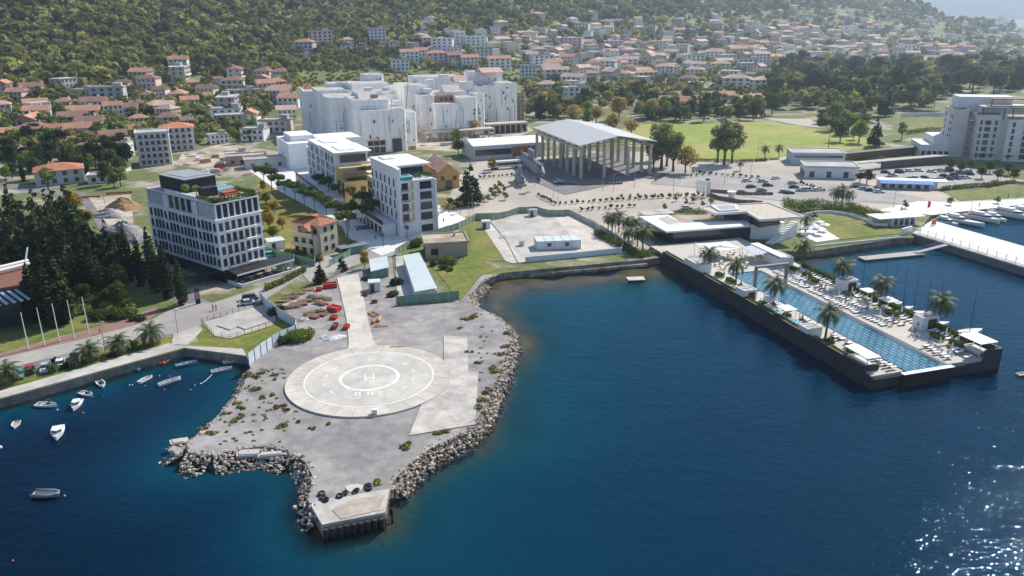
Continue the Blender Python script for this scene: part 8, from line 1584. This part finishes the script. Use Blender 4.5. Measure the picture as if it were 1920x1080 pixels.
ge = N(t, 'ShaderNodeNewGeometry'); mr = N(t, 'ShaderNodeMapRange'); mr.inputs[3].default_value = .6; mr.inputs[4].default_value = 1.4; L(ge.outputs['Random Per Island'], mr.inputs[0]); nz = N(t, 'ShaderNodeTexNoise', i_Scale=.012, i_Detail=4.); L(ge.outputs['Position'], nz.inputs['Vector']); m2 = N(t, 'ShaderNodeMapRange'); m2.inputs[1].default_value = .35; m2.inputs[2].default_value = .65; m2.inputs[3].default_value = .7; m2.inputs[4].default_value = 1.3; L(nz.outputs[0], m2.inputs[0])
mm = N(t, 'ShaderNodeMath', operation='MULTIPLY'); L(mr.outputs[0], mm.inputs[0]); L(m2.outputs[0], mm.inputs[1]); vm = N(t, 'ShaderNodeVectorMath', operation='SCALE'); L(cr.outputs[0], vm.inputs[0]); L(mm.outputs[0], vm.inputs['Scale']); L(vm.outputs[0], b.inputs['Base Color'])
tr = N(t, 'ShaderNodeBsdfTranslucent'); L(vm.outputs[0], tr.inputs[0]); ms = N(t, 'ShaderNodeMixShader'); ms.inputs[0].default_value = .4; L(b.outputs[0], ms.inputs[1]); L(tr.outputs[0], ms.inputs[2]); L(ms.outputs[0], t.nodes['Material Output'].inputs[0])
q = random.Random(77)
def lowedge(px): # lower limit of the closed forest in the view
    K = [(-200, 190), (0, 165), (130, 178), (240, 140), (330, 110), (480, 118), (560, 70), (720, 60), (860, 50), (1000, 40), (1250, 22), (1500, 14), (1680, 12), (1760, 34), (1900, 60)]
    return np.interp(px, [k[0] for k in K], [k[1] for k in K])
pts = []
for i in range(12000):
    px = q.uniform(-250, 1900) if i < 9500 else q.uniform(-1300, -250); le = lowedge(px); py = q.uniform(-70, le+4)
    p = gh(px, py)
    if p is None: continue
    D = math.hypot(p.x, p.y); R1 = q.choice([1.8, 2.4, 3.0, 3.6, 4.6, 6.4])*(1 if D < 1300 else D/1300); pts.append((p.x, p.y, p.z-.6, R1, R1*1.7))
massleaf('hillside_forest', pts, mf, 17, 1.15)
pts = []
GREEN = [(470, 560, 95, 130), (560, 760, 100, 160), (0, 200, 120, 180), (300, 560, 118, 150), (700, 790, 95, 135)]
for i in range(6000):
    px = q.uniform(-60, 1910) if i < 5200 else q.uniform(-900, -60); lo = lowedge(px); hi_ = np.interp(px, [0, 330, 480, 560, 760, 980, 1450, 1930], [300, 285, 235, 165, 150, 195, 170, 125])
    py = q.uniform(lo, hi_); p = gh(px, py)
    if p is None: continue
    if any((p.x-a)**2+(p.y-b_)**2 < r*r for a, b_, r in HOUSE_AT): continue
    if 560 < px < 985 and 132 < py: continue
    if px > 1400 and q.random() < .45: continue
    D = math.hypot(p.x, p.y); R1 = q.choice([1.8, 2.4, 3.0, 3.8, 4.4])*(1 if D < 900 else (D/900)**.8); pts.append((p.x, p.y, p.z-.4, R1, R1*1.8))
for i in range(900):   # low scrub of the open green slope behind the sheeted blocks
    px = q.uniform(480, 1000); py = q.uniform(85, 160); p = gh(px, py)
    if p is None or any((p.x-a)**2+(p.y-b_)**2 < r*r for a, b_, r in HOUSE_AT): continue
    pts.append((p.x, p.y, p.z-.5, 1.8, 2.0))
massleaf('town_greenery', pts, mf, 14, 1.1)
pts = []
for i in range(900):
    if i < 560: px, py = q.uniform(1440, 1990), q.uniform(122, 222)
    else: px, py = q.uniform(985, 1450), q.uniform(160, 226)
    if (1655 < px < 1800 and py > 208) or (px > 1755 and py > 165) or (px < 1560 and py > 205 and px > 1425) or (1100 < px < 1190 and py > 205): continue
    p = gh(px, py)
    if p is None or any((p.x-a)**2+(p.y-b_)**2 < r*r*.8 for a, b_, r in HOUSE_AT): continue
    k = 1 if i < 560 else .6; R1 = q.uniform(3, 5.2)*k*1.15; pts.append((p.x, p.y, p.z+1.0*k, R1, R1*2.3))
massleaf('park_greenery', pts, mf, 34, 1.0)
# ---------------------------------------------------------------- air
mh = bpy.data.materials.new('haze_air'); mh.use_nodes = True; t = mh.node_tree; t.nodes.remove(t.nodes['Principled BSDF'])
v = N(t, 'ShaderNodeVolumePrincipled'); v.inputs['Color'].default_value = (.66, .81, 1, 1); v.inputs['Density'].default_value = .00014; v.inputs['Anisotropy'].default_value = .5
t.links.new(v.outputs[0], t.nodes['Material Output'].inputs['Volume'])
struct('haze', MB().box(-9600, 9600, -4500, 9600, -12, 680), [mh], 'stuff')
# ---------------------------------------------------------------- labels that would clash get their order in the view
ORD = 'leftmost second third fourth fifth sixth seventh eighth ninth tenth eleventh twelfth thirteenth fourteenth fifteenth sixteenth seventeenth eighteenth nineteenth twentieth'.split()
def fin():
    bpy.context.view_layer.update()
    d = {}
    for o in ALL: d.setdefault(o['label'], []).append(o)
    for lab, L_ in d.items():
        if len(L_) < 2 or lab in SAME: continue
        L_.sort(key=lambda o: proj(o.matrix_world.translation)[0])
        for i, o in enumerate(L_):
            k = ORD[i]+(' from left' if i else '') if i < 20 else None
            if i == len(L_)-1: k = 'rightmost'
            if k is None: k = ORD[len(L_)-i-1]+' from right' if len(L_)-i <= 20 else 'number %d from left' % (i+1)
            o['label'] = lab+', '+k
SAME = set() if 'SAME' not in globals() else SAME
fin()
